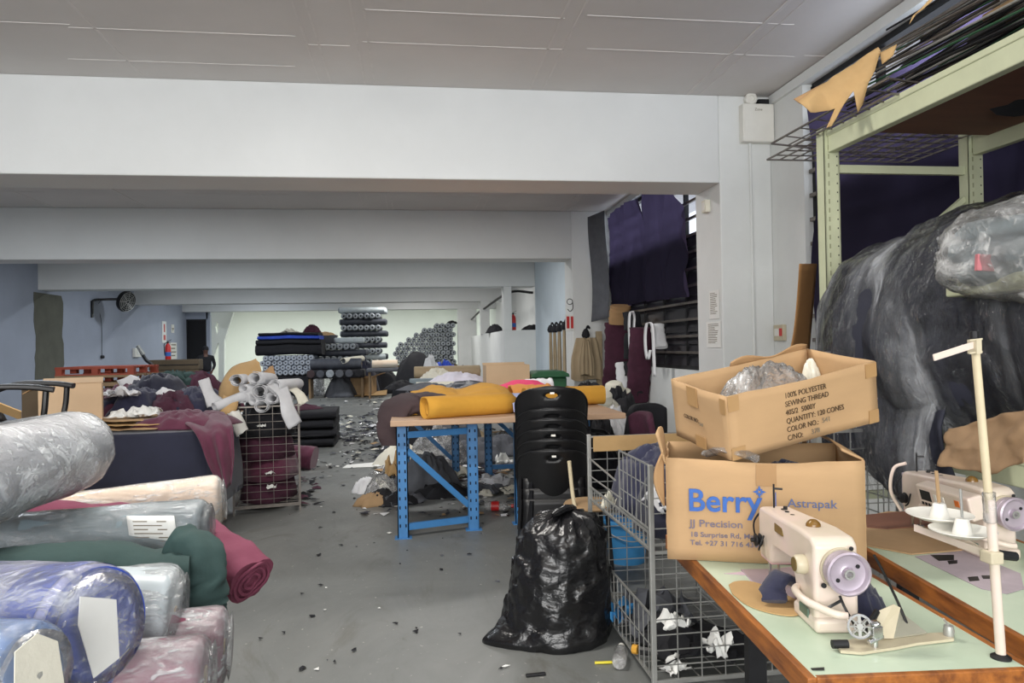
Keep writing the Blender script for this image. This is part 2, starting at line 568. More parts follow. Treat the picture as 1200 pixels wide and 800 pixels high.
M_['lilac_metal'] = mat('lilac_alloy', rgb(186, 174, 186), 0.34, 0.1, 9, metal=0.45)
M_['brass'] = mat('brass_plate', rgb(138, 116, 66), 0.35, 0.1, 20, metal=0.6)
M_['amber'] = mat('amber_window', rgb(120, 88, 40), 0.15, 0.1, 20)
M_['white_plastic'] = mat('white_plastic', rgb(228, 226, 218), 0.4, 0.03, 8)
M_['red'] = mat('red_paint', rgb(196, 44, 44), 0.35, 0.1, 8)
M_['green_bin'] = mat('green_bin_plastic', rgb(38, 92, 58), 0.45, 0.12, 6)
M_['blue_plastic'] = mat('blue_plastic', rgb(70, 150, 210), 0.45, 0.08, 6)
M_['pallet_red'] = mat('red_pallet_wood', rgb(150, 70, 52), 0.8, 0.15, 5)
M_['pallet'] = mat('pallet_wood', rgb(140, 116, 88), 0.85, 0.15, 5)
M_['wood_pole'] = mat('wooden_pole', rgb(206, 192, 160), 0.6, 0.08, 8)
M_['skin'] = mat('brown_skin', rgb(92, 62, 50), 0.6, 0.06, 8)
M_['denim'] = mat('blue_denim', rgb(92, 112, 140), 0.85, 0.1, 10)

# ------------------------------------------------------------------ the setting
def struct(name, mb, m, parent=None, label=None, **kw):
    o = mb.build(name, m, parent, **kw)
    if parent is None:
        tag(o, label, None, None, 'structure')
    return o

ZB, ZC = 2.98, 3.81
BEAMS = [6.43, 12.25, 17.97, 23.75, 28.45]
XL, XR = -8.6, 3.42

# floor: worn painted concrete with scuffs, stains and a pale track
k = Nt('worn_concrete_floor')
p = k.n('ShaderNodeBsdfPrincipled')
n1 = k.noise(0.55, 7, 0.62, dist=0.5)
r1 = k.ramp(n1.outputs['Fac'], [(0.3, rgb(100, 102, 100)), (0.5, rgb(116, 118, 116)), (0.72, rgb(134, 135, 132))])
n2 = k.noise(2.3, 8, 0.7, (1.0, 0.45, 1.0), 0.8)
r2 = k.ramp(n2.outputs['Fac'], [(0.57, (1, 1, 1)), (0.72, rgb(196, 186, 172))])
mx = k.n('ShaderNodeMix', data_type='RGBA', blend_type='MULTIPLY')
mx.inputs['Factor'].default_value = 0.8
k.l(r1.outputs['Color'], mx.inputs['A']); k.l(r2.outputs['Color'], mx.inputs['B'])
n3 = k.noise(34, 3, 0.5)
r3 = k.ramp(n3.outputs['Fac'], [(0.69, (0, 0, 0)), (0.73, (1, 1, 1))])
mx2 = k.n('ShaderNodeMix', data_type='RGBA')
k.l(r3.outputs['Color'], mx2.inputs['Factor'])
k.l(mx.outputs['Result'], mx2.inputs['A']); mx2.inputs['B'].default_value = (*rgb(168, 166, 160), 1)
k.l(mx2.outputs['Result'], p.inputs['Base Color'])
r4 = k.ramp(n2.outputs['Fac'], [(0.3, (0.34,) * 3), (0.7, (0.6,) * 3)])
k.l(r4.outputs['Color'], p.inputs['Roughness'])
b_ = k.bump(n2.outputs['Fac'], 0.12, 0.01)
k.l(b_.outputs['Normal'], p.inputs['Normal'])
k.l(p.outputs['BSDF'], k.out.inputs['Surface'])
M_['floor'] = k.m

struct('floor', MB().span((-11, -5, -0.2), (5, 41, 0)), M_['floor'], label='worn grey concrete floor')
ceil = struct('ceiling', MB().span((-11, -5, ZC), (5, 41, ZC + 0.2)), M_['ceiling'], label='pale grey board ceiling with plastered seams')
sm = MB()
for xpix in (80, 342, 358, 410, 425, 667, 688, 943):
    x = on(xpix, 2, ZC).x
    sm.span((x - 0.008, -5, ZC - 0.003), (x + 0.008, 28.4, ZC))
for x in (-4.2, -5.6, -7.0, 2.6):
    sm.span((x - 0.015, -5, ZC - 0.006), (x + 0.015, 28.4, ZC))
for (xa, xb, rows) in ((None, 80, (27,)), (80, 342, (32, 69)), (358, 410, (52,)), (425, 667, (11, 49)), (688, 943, (18, 57)), (943, None, (65,))):
    for ry_ in rows:
        y = on(xa or (xb - 40), ry_, ZC).y
        x0_ = XL if xa is None else on(xa, ry_, ZC).x
        x1_ = XR if xb is None else on(xb, ry_, ZC).x
        for yy in (y, y - 1.35):
            sm.span((x0_, yy - 0.006, ZC - 0.003), (x1_, yy + 0.006, ZC))
for i in range(7):
    for y in (8.4 + 0.35 * (i % 3), 9.7, 10.9 + 0.2 * (i % 2)):
        sm.span((-8.4 + i * 1.7, y - 0.008, ZC - 0.003), (-6.9 + i * 1.7, y + 0.008, ZC))
sm.build('plaster_seam', M_['seam'], ceil)

bnames = ['nearest', 'second', 'third', 'fourth', 'farthest']
for i, y in enumerate(BEAMS):
    xr = [2.9, 2.77, 3.1, 3.4, 3.4][i]
    mb = MB().span((XL, y, ZB), (xr, y + 0.55, ZC))
    struct('trim_%d' % (i + 1), mb, M_['beam'], label='%s white painted ceiling beam' % bnames[i], bevel=0.012)
# pillars on the window side
def pillar(n, x0, x1, y, d, z, m, label, z0=0):
    return struct('trim_%d' % n, MB().span((x0, y, z0), (x1, y + d, z)), m, label=label, bevel=0.012)
pillar(6, 2.9, XR, 6.43, 0.6, ZC, M_['white_wall'], 'white plastered pillar carrying the nearest beam')
pillar(7, 2.77, XR, 12.25, 0.6, ZC, M_['white_wall'], 'white plastered pillar carrying the second beam')
# thin pipe bracket lines on the near pillar face
pipe = MB().tube([(3.2, 6.41, 3.36), (3.2, 6.41, 0.0)], 0.012, 8)
struct('trim_8', pipe, M_['white_wall'], label='white painted conduit running down the near pillar')
# right wall: pier before the window, sill walls, wall beyond
mb = MB().span((XR, 5.86, 0), (XR + 0.2, 7.2, ZC)).span((XR, -5, 0), (XR + 0.2, 5.86, 1.05)).span((XR, 7.2, 0), (XR + 0.2, 12.25, 1.13)).span((XR, 12.25, 0), (XR + 0.2, 12.9, ZC)).span((XR, -5, 3.72), (XR + 0.2, 12.3, ZC))
struct('wall_right', mb, M_['white_wall'], label='white plastered wall with the windows')
mb = MB().span((3.1, 12.85, 0), (3.3, 18.0, ZC))
struct('wall_right_blue', mb, M_['pale_blue'], label='pale blue wall beyond the second pillar')
mb = MB().span((2.3, 18.0, 0), (3.3, 28.45, 1.87)).span((3.3, 18.0, 0), (3.45, 28.45, ZC))
struct('wall_right_low', mb, M_['white_wall'], label='low white ledge wall with recesses above')
pillar(9, 2.3, 2.5, 18.0, 0.45, ZB, M_['white_wall'], 'slim white post on the ledge wall under the third beam', 1.87)
pillar(10, 2.25, 2.55, 23.75, 0.45, ZB, M_['white_wall'], 'slim white post on the ledge wall under the fourth beam', 1.87)
pillar(11, 1.78, 2.52, 28.45, 0.5, ZB, M_['white_wall'], 'broad white pillar under the farthest beam')
# left wall
struct('wall_left', MB().span((XL - 0.2, -5, 0), (XL, 29.1, ZC)), M_['blue_wall'], label='blue grey painted wall')
pt = MB()
a, b = atx(40, 342, XL), atx(74, 436, XL)
rnd = random.Random(4)
poly = []
for t in range(13):
    poly.append((a.y + rnd.uniform(-0.05, 0.05), lerp(a.z, 0.9, t / 12)))
for t in range(13):
    poly.append((b.y + rnd.uniform(-0.06, 0.06), lerp(0.9, a.z, t / 12)))
pt.prism(poly, XL - 0.01, XL + 0.008, 'x')
struct('trim_12', pt, M_['patch'], label='bare grey render patch where a column was stripped')
struct('wall_left_end', MB().span((-8.65, 28.9, 2.72), (-7.8, 29.1, ZC)).span((-7.86, 28.9, 0), (-7.72, 29.1, ZC)), M_['blue_wall'], label='blue grey lintel over the dark doorway')
dr = tag(MB().span((-8.65, 28.98, 0), (-7.86, 29.04, 2.72)).build('door_1', M_['dark'], None), 'black doorway leaf at the end of the blue wall', None, None, 'structure')
MB().span((-8.62, 28.95, 0), (-8.56, 28.98, 2.72)).span((-7.93, 28.95, 0), (-7.87, 28.98, 2.72)).span((-8.62, 28.95, 2.66), (-7.87, 28.98, 2.72)).build('frame', M_['black_plastic'], dr)
# far room
struct('wall_far', MB().span((-11, 38.5, 0), (5, 38.7, ZC)), M_['mint_wall'], label='pale mint end wall')
struct('wall_far_left', MB().span((-10.4, 29.1, 0), (-10.2, 38.5, ZC)), M_['mint_wall'], label='pale mint side wall of the end room')
struct('wall_far_right', MB().span((3.3, 28.45, 0), (3.5, 38.5, ZC)), M_['mint_wall'], label='pale mint wall on the window side of the end room')
# white gusset partition with a diamond and a triangle cut through it
pa = lambda x, y: at(x, y, 30.5)
def xz(x, y):
    q = pa(x, y); return (q.x, q.z)
mb = MB()
A = [xz(238, 366), xz(274, 366), xz(263.5, 400), xz(263.5, 460), xz(257, 460), xz(257, 400), xz(255, 392), xz(257, 383), xz(255.5, 376), xz(254.5, 376), xz(253, 383), xz(254.8, 392), xz(248, 420), xz(248, 460), xz(238, 460)]
L = [xz(238, 366), xz(255, 366), xz(255, 376), xz(253, 383), xz(255, 392), xz(256.2, 402), xz(250, 421), xz(248, 445), xz(248, 462), xz(238, 462)]
Rr = [xz(255, 366), xz(274, 366), xz(263.5, 399), xz(263.5, 462), xz(257, 462), xz(257, 402), xz(256.2, 402), xz(255, 392), xz(257.5, 383), xz(255, 376)]
def down(pp):
    return [(x, 0.0 if z < 0.3 else z) for x, z in pp]
mb.prism(down(L), 30.4, 30.6, 'y').prism(down(Rr), 30.4, 30.6, 'y')
struct('trim_13', mb, M_['mint_wall'], label='white braced partition with diamond and triangle openings')

# windows behind the curtains
M_['pane_dark'] = mat('opaque_louvre_pane', rgb(40, 40, 44), 0.35, 0.3, 4)  # opaque dark panes put in to block daylight behind the lower cloth
k = Nt('bright_glass')
g = k.n('ShaderNodeBsdfTransparent'); g.inputs['Color'].default_value = (0.93, 0.95, 1, 1)
gg = k.n('ShaderNodeBsdfGlossy'); gg.inputs['Roughness'].default_value = 0.1
mxs = k.n('ShaderNodeMixShader'); mxs.inputs['Fac'].default_value = 0.06
k.l(g.outputs[0], mxs.inputs[1]); k.l(gg.outputs[0], mxs.inputs[2]); k.l(mxs.outputs[0], k.out.inputs['Surface'])
M_['glass'] = k.m
def window(n, y0, y1, z0, z1, zs, label):
    w = thing('window_%d' % n, label, None, (XR + 0.12, 0, 0))
    w['kind'] = 'structure'
    f = MB()
    for y in (y0, y1):
        f.span((-0.04, y - 0.03, z0), (0.04, y + 0.03, z1))
    for z in (z0, z1):
        f.span((-0.04, y0, z - 0.03), (0.04, y1, z + 0.03))
    ny = max(2, round((y1 - y0) / 0.9))
    for i in range(1, ny):
        y = lerp(y0, y1, i / ny)
        f.span((-0.03, y - 0.018, z0), (0.03, y + 0.018, z1))
    f.build('window_frame', M_['dark_metal'], w)
    b = MB()
    z = z0 + 0.2
    while z < z1 - 0.05:
        b.span((-0.085, y0, z - 0.016), (-0.055, y1, z + 0.016))
        z += 0.21
    b.build('window_bars', M_['wire_dark'], w)
    l = MB()
    z = z0
    while z < zs:
        l.box((0.0, (y0 + y1) / 2, z + 0.08), (0.008, y1 - y0 - 0.05, 0.17), (0, R(14), 0))
        z += 0.155
    l.build('louvre_panes', M_['pane_dark'], w)
    MB().span((0.0, y0, zs), (0.006, y1, z1)).build('window_pane', M_['glass'], w)
    return w
window(1, -4.6, 5.84, 1.07, 3.7, 2.62, 'long steel louvre window behind the rack')
window(2, 7.22, 12.22, 1.15, 3.7, 2.75, 'steel louvre window with burglar bars behind the hanging cloth')
# white board strip over the near window, catching the daylight
struct('trim_14', MB().span((XR - 0.03, -5, 3.715), (XR, 6.4, 3.80)), M_['white_wall'], label='white board strip along the top of the window wall')

# ------------------------------------------------------------------ daylight and lamps
w = bpy.data.worlds.new('overcast')
SC.world = w
w.use_nodes = True
w.node_tree.nodes['Background'].inputs['Color'].default_value = (0.92, 0.96, 1.0, 1)
w.node_tree.nodes['Background'].inputs['Strength'].default_value = 1.3

def area(name, loc, target, size, power, col=(1, 1, 1), sy=None, spread=180):
    d = bpy.data.lights.new(name, 'AREA')
    d.energy = power
    d.color = col
    d.shape = 'RECTANGLE'
    d.size = size
    d.size_y = sy or size
    d.spread = R(spread)
    o = bpy.data.objects.new(name, d)
    COL.objects.link(o)
    o.location = loc
    o.rotation_euler = (Vector(target) - Vector(loc)).to_track_quat('-Z', 'Y').to_euler()
    return o
# fluorescent battens on the ceiling of each bay, out of sight between the beams
WHITE = (1.0, 0.98, 0.95)
COOL = (0.86, 0.93, 1.0)
area('batten_near', (-0.7, 3.2, 3.7), (-0.7, 3.2, 0), 1.5, 80, (1.0, 0.96, 0.9), 0.25)
area('batten_near', (1.2, 0.4, 3.7), (1.2, 0.6, 0), 1.5, 12, (1.0, 0.95, 0.88), 0.25)
for (x, y, e, c) in ((0.4, 8.9, 60, WHITE), (-4.4, 8.9, 70, COOL), (0.4, 14.6, 60, WHITE), (-4.6, 14.6, 90, COOL),
                     (0.4, 20.4, 70, WHITE), (-5.0, 20.4, 80, COOL), (0.0, 26.0, 70, WHITE), (-5.4, 26.0, 70, COOL)):
    area('batten', (x, y, 3.72), (x, y, 0), 1.5, e, c, 0.25)
for x in (-7.5, -3.5, 0.5):
    area('batten_end_room', (x, 33.5, 3.7), (x, 33.5, 0), 2.0, 210, (0.96, 1.0, 0.95), 0.3)
# daylight entering by the tall windows; added fill lamp at the open rear end
area('daylight_near_window', (XR - 0.1, 1.6, 3.4), (-2, 2.2, 1.2), 5.5, 70, COOL, 0.5)
area('fill_open_rear', (-2.0, -4.6, 2.4), (-1.6, 8, 1.3), 6.0, 370, (1.0, 0.985, 0.96), 2.8)

SC.view_settings.view_transform = 'Standard'
SC.view_settings.look = 'None'
SC.view_settings.gamma = 1.0
SC.view_settings.use_curve_mapping = False
SC.view_settings.exposure = 0.36
# ------------------------------------------------------------------ rolls of cloth, near heap on the left
def part(mb, name, m, root, **kw):
    """shapes given in world coordinates become a part of root"""
    bpy.context.view_layer.update()
    inv = root.matrix_world.inverted() if root.parent else Matrix.LocRotScale(root.location, root.rotation_euler, None).inverted()
    mb.v = [inv @ v for v in mb.v]
    return mb.build(name, m, root, **kw)

def wobble_roll(mb, p, axis, r, L, seed, amp, n=36, nz=26, end_round=0.02, end_bulge=0.0, core=None, both=True, mi=0, freq=3.0):
    """a roll with a slightly uneven surface; p = centre of the seen end, axis points inwards"""
    fr = frame_to(p, axis)
    rs = Vector((seed * 3.3, seed * 1.9, seed * 7.7))
    zs = [(r - end_round * (1 - math.sin(a)), end_round * (1 - math.cos(a))) for a in (0, PI / 6, PI / 3, PI / 2)]
    zs = [(r - end_round, 0), (r - end_round * 0.5, end_round * 0.13), (r - end_round * 0.13, end_round * 0.5)] + [(r, end_round + (L - 2 * end_round) * i / nz) for i in range(nz + 1)]
    zs += [(r - end_round * 0.13, L - end_round * 0.5), (r - end_round, L)]
    inner = [(r * 0.82, -end_bulge), (r * 0.6, -end_bulge * 1.7), (r * 0.4, -end_bulge * 2.0)]
    prof = list(reversed(inner)) + zs + [(r * 0.5, L)]
    prof = ([(core, -end_bulge * 2.0)] if core else [(0.0, -end_bulge * 2.2)]) + prof + [(0.0, L)]
    vs, fs = [], []
    for (q, z) in prof:
        for j in range(n):
            a = 2 * PI * j / n
            d = Vector((math.cos(a), math.sin(a), 0))
            w = 1 + amp * fbm(d * 1.3 + Vector((0, 0, z * freq)) + rs, 4)
            vs.append(fr @ Vector((d.x * q * w, d.y * q * w, z + amp * 0.25 * r * fbm(d * q * 14 + rs, 3))))
    for i in range(len(prof) - 1):
        for j in range(n):
            fs.append((i * n + j, i * n + (j + 1) % n, (i + 1) * n + (j + 1) % n, (i + 1) * n + j))
    return mb.add(vs, fs, mi)

def near_roll(label, p, far, r, L, m, seed, wrap=None, amp=0.05, core=0.02, end_mat=None, bulge=0.004, group='fabric rolls heaped at the near left', wrap_amp=0.07, name='fabric_roll'):
    p, far = Vector(p), Vector(far)
    ax = (far - p).normalized()
    root = thing(name, label, 'fabric roll', p - Vector((0, 0, r)), group=group)
    mb = wobble_roll(MB(), p, ax, r, L, seed, amp, core=core)
    part(mb, 'rolled_cloth', m, root, smooth=True)
    fr = frame_to(p, ax)
    if core:
        c = MB().lathe([(core, 0.03), (core, -0.004), (core * 0.78, -0.004), (core * 0.78, 0.06), (0, 0.06)], 20, fr)
        part(c, 'cardboard_core', M_['tube_card'], root, smooth=True)
    if wrap:
        w = wobble_roll(MB(), p - ax * 0.012, ax, r * 1.045, L + 0.02, seed + 5, wrap_amp, n=44, nz=34, end_round=0.035, end_bulge=0.006, core=None, freq=6.0)
        part(w, 'film_wrap', wrap, root, smooth=True, angle=0)
    return root, fr

def patch_on_roll(root, fr, r, a0, a1, z0, z1, name, m, n=14):
    """a paper label curved round a roll"""
    mb = MB().grid(lambda u, v: fr @ Vector((r * math.cos(lerp(a0, a1, u)), r * math.sin(lerp(a0, a1, u)), lerp(z0, z1, v))), n, 4)
    return part(mb, name, m, root, smooth=True, solid=0.001)

# platform under the heap (all but hidden)
lw = thing('low_table', 'low wooden table buried under the near left heap of fabric rolls', 'table', (-1.9, 2.3, 0))
MB().span((-1.2, -1.05, 0.535), (1.05, 0.95, 0.575)).build('tabletop', M_['table_wood'], lw, bevel=0.004)
for sx in (-1.1, 0.95):
    for sy in (-0.95, 0.85):
        MB().span((sx - 0.03, sy - 0.03, 0), (sx + 0.03, sy + 0.03, 0.535)).build('leg', M_['table_wood'], lw)

GR = 'fabric rolls heaped at the near left'
# 1 big grey roll pointing into the room
q0, q1 = at(90, 526, 2.62), at(-26, 560, 2.16)
near_roll('fat grey fabric roll in clear film, topmost of the near left heap', q0, q1, 0.13, 1.55, M_['grey_roll'], 3, M_['wrap_thick'], core=None)
# 2 peach roll
near_roll('peach and cream fabric roll lying against the navy covered table', at(258, 585, 3.08), at(20, 617, 2.95), 0.098, 1.9, M_['peach'], 7, M_['wrap_thick'], 0.04, None, wrap_amp=0.03)
# 3 slate roll with white label
r3, f3 = near_roll('slate grey fabric roll in film with a white printed label', at(240, 620, 2.5), at(0, 640, 2.46), 0.098, 1.9, M_['slate_roll'], 11, M_['wrap'], 0.03, None)
lab = MB()
def lab_pt(u, v):
    px, py = lerp(150, 206, u) + lerp(-2, 3, 1 - v), lerp(640, 604, v)
    q = at(px, py, 2.5)
    # drop the point on to the front of the roll
    c = at(240, 620, 2.5)
    z = q.z - c.z
    yy = c.y - math.sqrt(max(0, 0.108 ** 2 - min(z * z, 0.0116)))
    q = at(px, py, yy)
    return q
lab.grid(lab_pt, 6, 6)
lo = part(lab, 'paper_label', M_['paper'], r3, smooth=True, solid=0.001)
lo['label'] = 'white printed paper label'
lt = MB()
for i in range(6):
    for j in range(2 if i % 2 else 1):
        u0, u1 = 0.12 + j * 0.5, 0.42 + j * 0.4 + (0.3 if i % 2 == 0 else 0)
        v0 = 0.14 + i * 0.13
        lt.grid(lambda u, v: lab_pt(lerp(u0, min(0.9, u1), u), lerp(v0, v0 + 0.035, v)) + Vector((0.0, -0.002, 0.0005)), 3, 1)
part(lt, 'printed_lines', M_['ink_grey'], lo)
# 4 plum bolt, its end drooping into the aisle
mp = thing('fabric_bolt', 'plum red cloth bolt with its end drooping over the aisle', 'fabric roll', at(290, 690, 2.45), group=GR)
path = bez([at(-80, 622, 2.80), at(60, 618, 2.79), at(170, 622, 2.74), at(228, 634, 2.66), at(262, 655, 2.57), at(294, 680, 2.5)], 8)
mb = soft_tube(MB(), path, 0.095, 0.092, 30, 5, 0.16, 7, taper=lambda t: 1.0 - 0.12 * t)
part(mb, 'rolled_cloth', M_['berry'], mp, smooth=True, angle=50)
e = path[-1]; d = (path[-1] - path[-3]).normalized()
fm = frame_to(e, d)
sp = MB()
for kk, rr in enumerate((0.028, 0.05, 0.07)):
    sp.tube([fm @ Vector((rr * 1.0 * math.cos(a), rr * 0.95 * math.sin(a), 0.004 + 0.004 * math.sin(3 * a + kk))) for a in [2 * PI * t / 22 for t in range(22)]], 0.006, 6, closed=True)
part(sp, 'folded_edges', M_['berry'], mp, smooth=True)
# 5 bottle green folded bolt
gp = thing('fabric_bolt', 'bottle green folded cloth bolt with its end hanging down', 'fabric roll', at(230, 700, 2.2), group=GR)
path = bez([at(-90, 686, 2.1), at(-10, 673, 2.1), at(60, 664, 2.13), at(120, 661, 2.17), at(180, 669, 2.2), at(226, 664, 2.22)], 8)
part(soft_tube(MB(), path, 0.11, 0.058, 26, 8, 0.12, 6), 'folded_cloth', M_['bottle'], gp, smooth=True, angle=50)
path = bez([at(205, 640, 2.24), at(231, 652, 2.22), at(238, 678, 2.2), at(236, 700, 2.19), at(234, 718, 2.19)], 8)
part(soft_tube(MB(), path, 0.06, 0.064, 24, 12, 0.14, 9, sq=3.4), 'hanging_end', M_['bottle'], gp, smooth=True, angle=50)
# 6 royal blue roll
r6, f6 = near_roll('fat royal blue fabric roll in film with a torn paper label on its end', at(112, 736, 1.66), at(-30, 733, 1.83), 0.135, 1.5, M_['lavender_roll'], 15, M_['wrap_thick'], 0.03, 0.03, wrap_amp=0.05)
mb = MB().lathe([(0.136, 0.14), (0.1365, 0.075), (0.137, 0.02)], 40, f6)
ob = part(mb, 'bare_cloth_band', M_['royal'], r6, smooth=True)
ob['label'] = 'bare royal blue cloth showing by the end'
mb = MB().lathe([(0.128, -0.004), (0.08, -0.006), (0.034, -0.006)], 40, f6)
part(mb, 'cloth_end', M_['royal'], r6, smooth=True)
mb = MB().prism([(-0.03, -0.075), (0.035, -0.09), (0.06, 0.03), (0.05, 0.085), (0.0, 0.065), (-0.035, 0.05)], -0.026, -0.024)
mb.v = [f6 @ Matrix.Rotation(R(0), 4, 'Z') @ v for v in mb.v]
ob = part(mb, 'paper_label', M_['paper'], r6); ob['label'] = 'torn white paper label'
# 7 clear grey-white roll
near_roll('white and grey fabric roll in thick crinkled film beside the royal blue one', at(205, 718, 1.98), at(60, 724, 1.95), 0.117, 0.9, M_['roll_pale'], 19, M_['wrap_thick'], 0.05, 0.018, wrap_amp=0.09)
# 8, 9 plum rolls in film at the bottom
near_roll('plum red fabric roll in film at the aisle edge of the heap', at(262, 757, 1.99), at(120, 770, 1.93), 0.098, 1.2, M_['berry'], 23, M_['wrap_thick'], 0.03, 0.02)
near_roll('lower plum red fabric roll in film, in front of its twin', at(240, 790, 1.78), at(80, 806, 1.74), 0.088, 1.2, M_['berry'], 27, M_['wrap_thick'], 0.03, 0.02)
# 10 light blue roll, corner of the picture
r10, f10 = near_roll('light blue fabric roll in film with a cream end label', at(34, 790, 1.42), at(-90, 784, 1.52), 0.092, 1.0, M_['sky'], 31, M_['wrap'], 0.03, 0.02)
mb = MB().prism([(-0.05, -0.06), (0.02, -0.075), (0.05, 0.0), (0.045, 0.06), (0.0, 0.075), (-0.04, 0.045)], -0.026, -0.024)
mb.v = [f10 @ v for v in mb.v]
ob = part(mb, 'paper_label', M_['cream_cloth'], r10); ob['label'] = 'cream paper label'

# ------------------------------------------------------------------ navy covered table
tb = thing('cutting_table', 'cutting table hidden under a draped navy cloth', 'table', (-2.55, 7.1, 0))
MB().span((-1.1, -1.25, 0.80), (0.93, -0.42, 0.84)).build('tabletop', M_['table_wood'], tb)
for sx in (-1.0, 0.85):
    for sy in (-1.15, -0.5):
        MB().span((sx - 0.035, sy - 0.035, 0), (sx + 0.035, sy + 0.035, 0.8)).build('leg', M_['table_wood'], tb)
nc = thing('tablecloth', 'navy cloth draped over the table behind the near rolls', 'cloth', (-2.55, 7.1, 0.86))
cb = MB()
def cloth_pt(u, v):
    # u across x (beyond 1 hangs down the right side); v from the back (0) to the front, beyond vf it hangs
    W0, W1, D0, D1 = -1.15, 0.95, -0.40, -1.29
    x = -1.15 + u * 3.0
    s = v * (0.89 + 0.78)
    y = D0 - s
    dz = 0.0
    ox, oy = x, y
    if x > W1:
        dz -= (x - W1); ox = W1 + 0.02 + 0.05 * min(1, (x - W1) / 0.4)
    if y < D1:
        hang = D1 - y
        dzz = -hang
        oy = D1 - 0.02 - 0.05 * min(1, hang / 0.5) + 0.035 * math.sin(x * 9.0 + 0.6 * math.sin(x * 4)) * min(1, hang / 0.5)
        if x > W1:
            dz = min(dz, dzz) if False else -max(x - W1, hang)
            ox = W1 + 0.10 * min(1, hang / 0.5)
        else:
            dz = dzz
    dz = max(dz, -0.6)
    return Vector((ox, oy, dz + 0.006 * fbm(Vector((x * 3, y * 3, 0)), 3)))
cb.grid(cloth_pt, 60, 60)
cb.build('draped_cloth', M_['navy'], nc, smooth=True, angle=0, solid=0.004)

tb2 = thing('cutting_table', 'low topped table under the heap of dark garments', 'table', (-2.75, 7.65, 0))
MB().span((-1.1, -0.85, 0.80), (0.85, 0.85, 0.84)).build('tabletop', M_['table_wood'], tb2)
for sx in (-1.0, 0.75):
    for sy in (-0.75, 0.75):
        MB().span((sx - 0.035, sy - 0.035, 0), (sx + 0.035, sy + 0.035, 0.8)).build('leg', M_['table_wood'], tb2)
# brown folded pattern sheets on the cloth
for i, (x0, y0, x1, yy, m, lbl) in enumerate([(96, 506, 186, 5.98, 'kraft2', 'stack of brown pattern card on the navy cloth, lowest sheet'),
                                       (100, 500, 190, 6.05, 'kraft', 'brown pattern card laid over the lowest sheet on the navy cloth'),
                                       (104, 495, 184, 6.12, 'kraft2', 'top brown pattern card sheet of the stack on the navy cloth')]):
    a, b = at(x0, y0, yy), at(x1, y0, yy)
    o = thing('pattern_card', lbl, 'card', ((a.x + b.x) / 2, yy + 0.25, 0.872 + 0.028 * i))
    hw = (b.x - a.x) / 2
    mb = MB().grid(lambda u, v: Vector((lerp(-hw, hw, u), lerp(-0.3, 0.3, v) + 0.03 * math.sin(u * 5 + i), 0.012 + 0.012 * fbm(Vector((u * 3, v * 3, i)), 3))), 14, 8)
    mb.build('sheet', M_[m], o, smooth=True, solid=0.006)
for (px, py, yy, rx, ry, h, s, lbl) in [(147, 492, 6.25, 0.13, 0.1, 0.07, 3, 'crumpled white paper at the left on the brown pattern cards'), (172, 490, 6.3, 0.18, 0.1, 0.09, 6, 'larger crumpled white paper on the brown pattern cards')]:
    c = at(px, py, yy); c.z = 0.955
    tag(scrap('crumpled_paper', M_['paper'], c, rx, ry, h, s), lbl, 'paper')
# plum cloth over the table's corner
mc = thing('plum_cloth', 'plum cloth thrown over the right corner of the navy covered table', 'cloth', (-1.75, 5.9, 0.87))
rows = [((205, 494, 6.45), (262, 484, 6.5)), ((214, 499, 6.1), (268, 490, 6.2)), ((226, 506, 5.82), (272, 497, 5.9)), ((236, 520, 5.72), (274, 508, 5.76)), ((246, 545, 5.70), (275, 535, 5.73)), ((262, 576, 5.69), (272, 566, 5.71))]
Ls = bez([at(*r_[0]) for r_ in rows], 6); Rs = bez([at(*r_[1]) for r_ in rows], 6)
def plum(u, v):
    i = min(len(Ls) - 1, int(round(v * (len(Ls) - 1))))
    w = Ls[i].lerp(Rs[i], u)
    k_ = 0.022 * math.sin(u * 11 + v * 2.5) + 0.03 * fbm(Vector((u * 2.5, v * 4, 3)), 3)
    return w + Vector((0, -0.02 - k_ * (0.3 + v), 0.03 * (1 - v) + k_ * (1 - v)))
part(MB().grid(plum, 26, len(Ls) - 1), 'cloth', M_['maroon'], mc, smooth=True, angle=0, solid=0.006)
o = crumple('plum_cloth', M_['maroon'], Vector((at(216, 500, 6.2).x, 6.2, 0.868)), 0.36, 0.3, 0.15, 41, fold=0.6, freq=3.4, power=3)
tag(o, 'crumpled plum cloth heaped beside the brown pattern cards', 'cloth')

# heap of cut garments on the table
heap = [
 (133, 492, 7.1, .34, .3, .26, 'maroon2', 'maroon garment at the left end of the heap behind the brown cards'),
 (165, 492, 7.15, .42, .3, .36, 'navy2', 'navy garment at the front of the heap behind the brown cards'),
 (205, 494, 7.1, .42, .3, .32, 'maroon2', 'maroon garment at the front of the heap, right of the navy one'),
 (232, 490, 7.2, .3, .34, .36, 'navy2', 'navy garment at the right end of the heap by the pattern rolls'),
 (185, 482, 7.5, .5, .36, .50, 'navy', 'dark navy garment topping the heap on the covered table'),
 (150, 484, 7.55, .4, .34, .40, 'maroon', 'plum garment at the back left of the heap'),
 (208, 478, 7.9, .45, .3, .52, 'bottle', 'bottle green garment at the back of the heap'),
 (235, 480, 7.95, .34, .28, .50, 'maroon2', 'maroon garment at the back right of the heap'),
 (255, 478, 8.1, .3, .22, .36, 'maroon', 'plum garment behind the rolled white patterns'),
]
for i, (px, py, yy, rx, ry, h, m, lbl) in enumerate(heap):
    c = at(px, py, yy); c.z = 0.842
    tag(crumple('garment', M_[m], c, rx, ry, h * 0.92, 50 + i, rot=i * 1.1, fold=0.55, freq=3.4, edge=0.4, power=3.0), lbl, 'garment', 'garments heaped on the navy covered table')
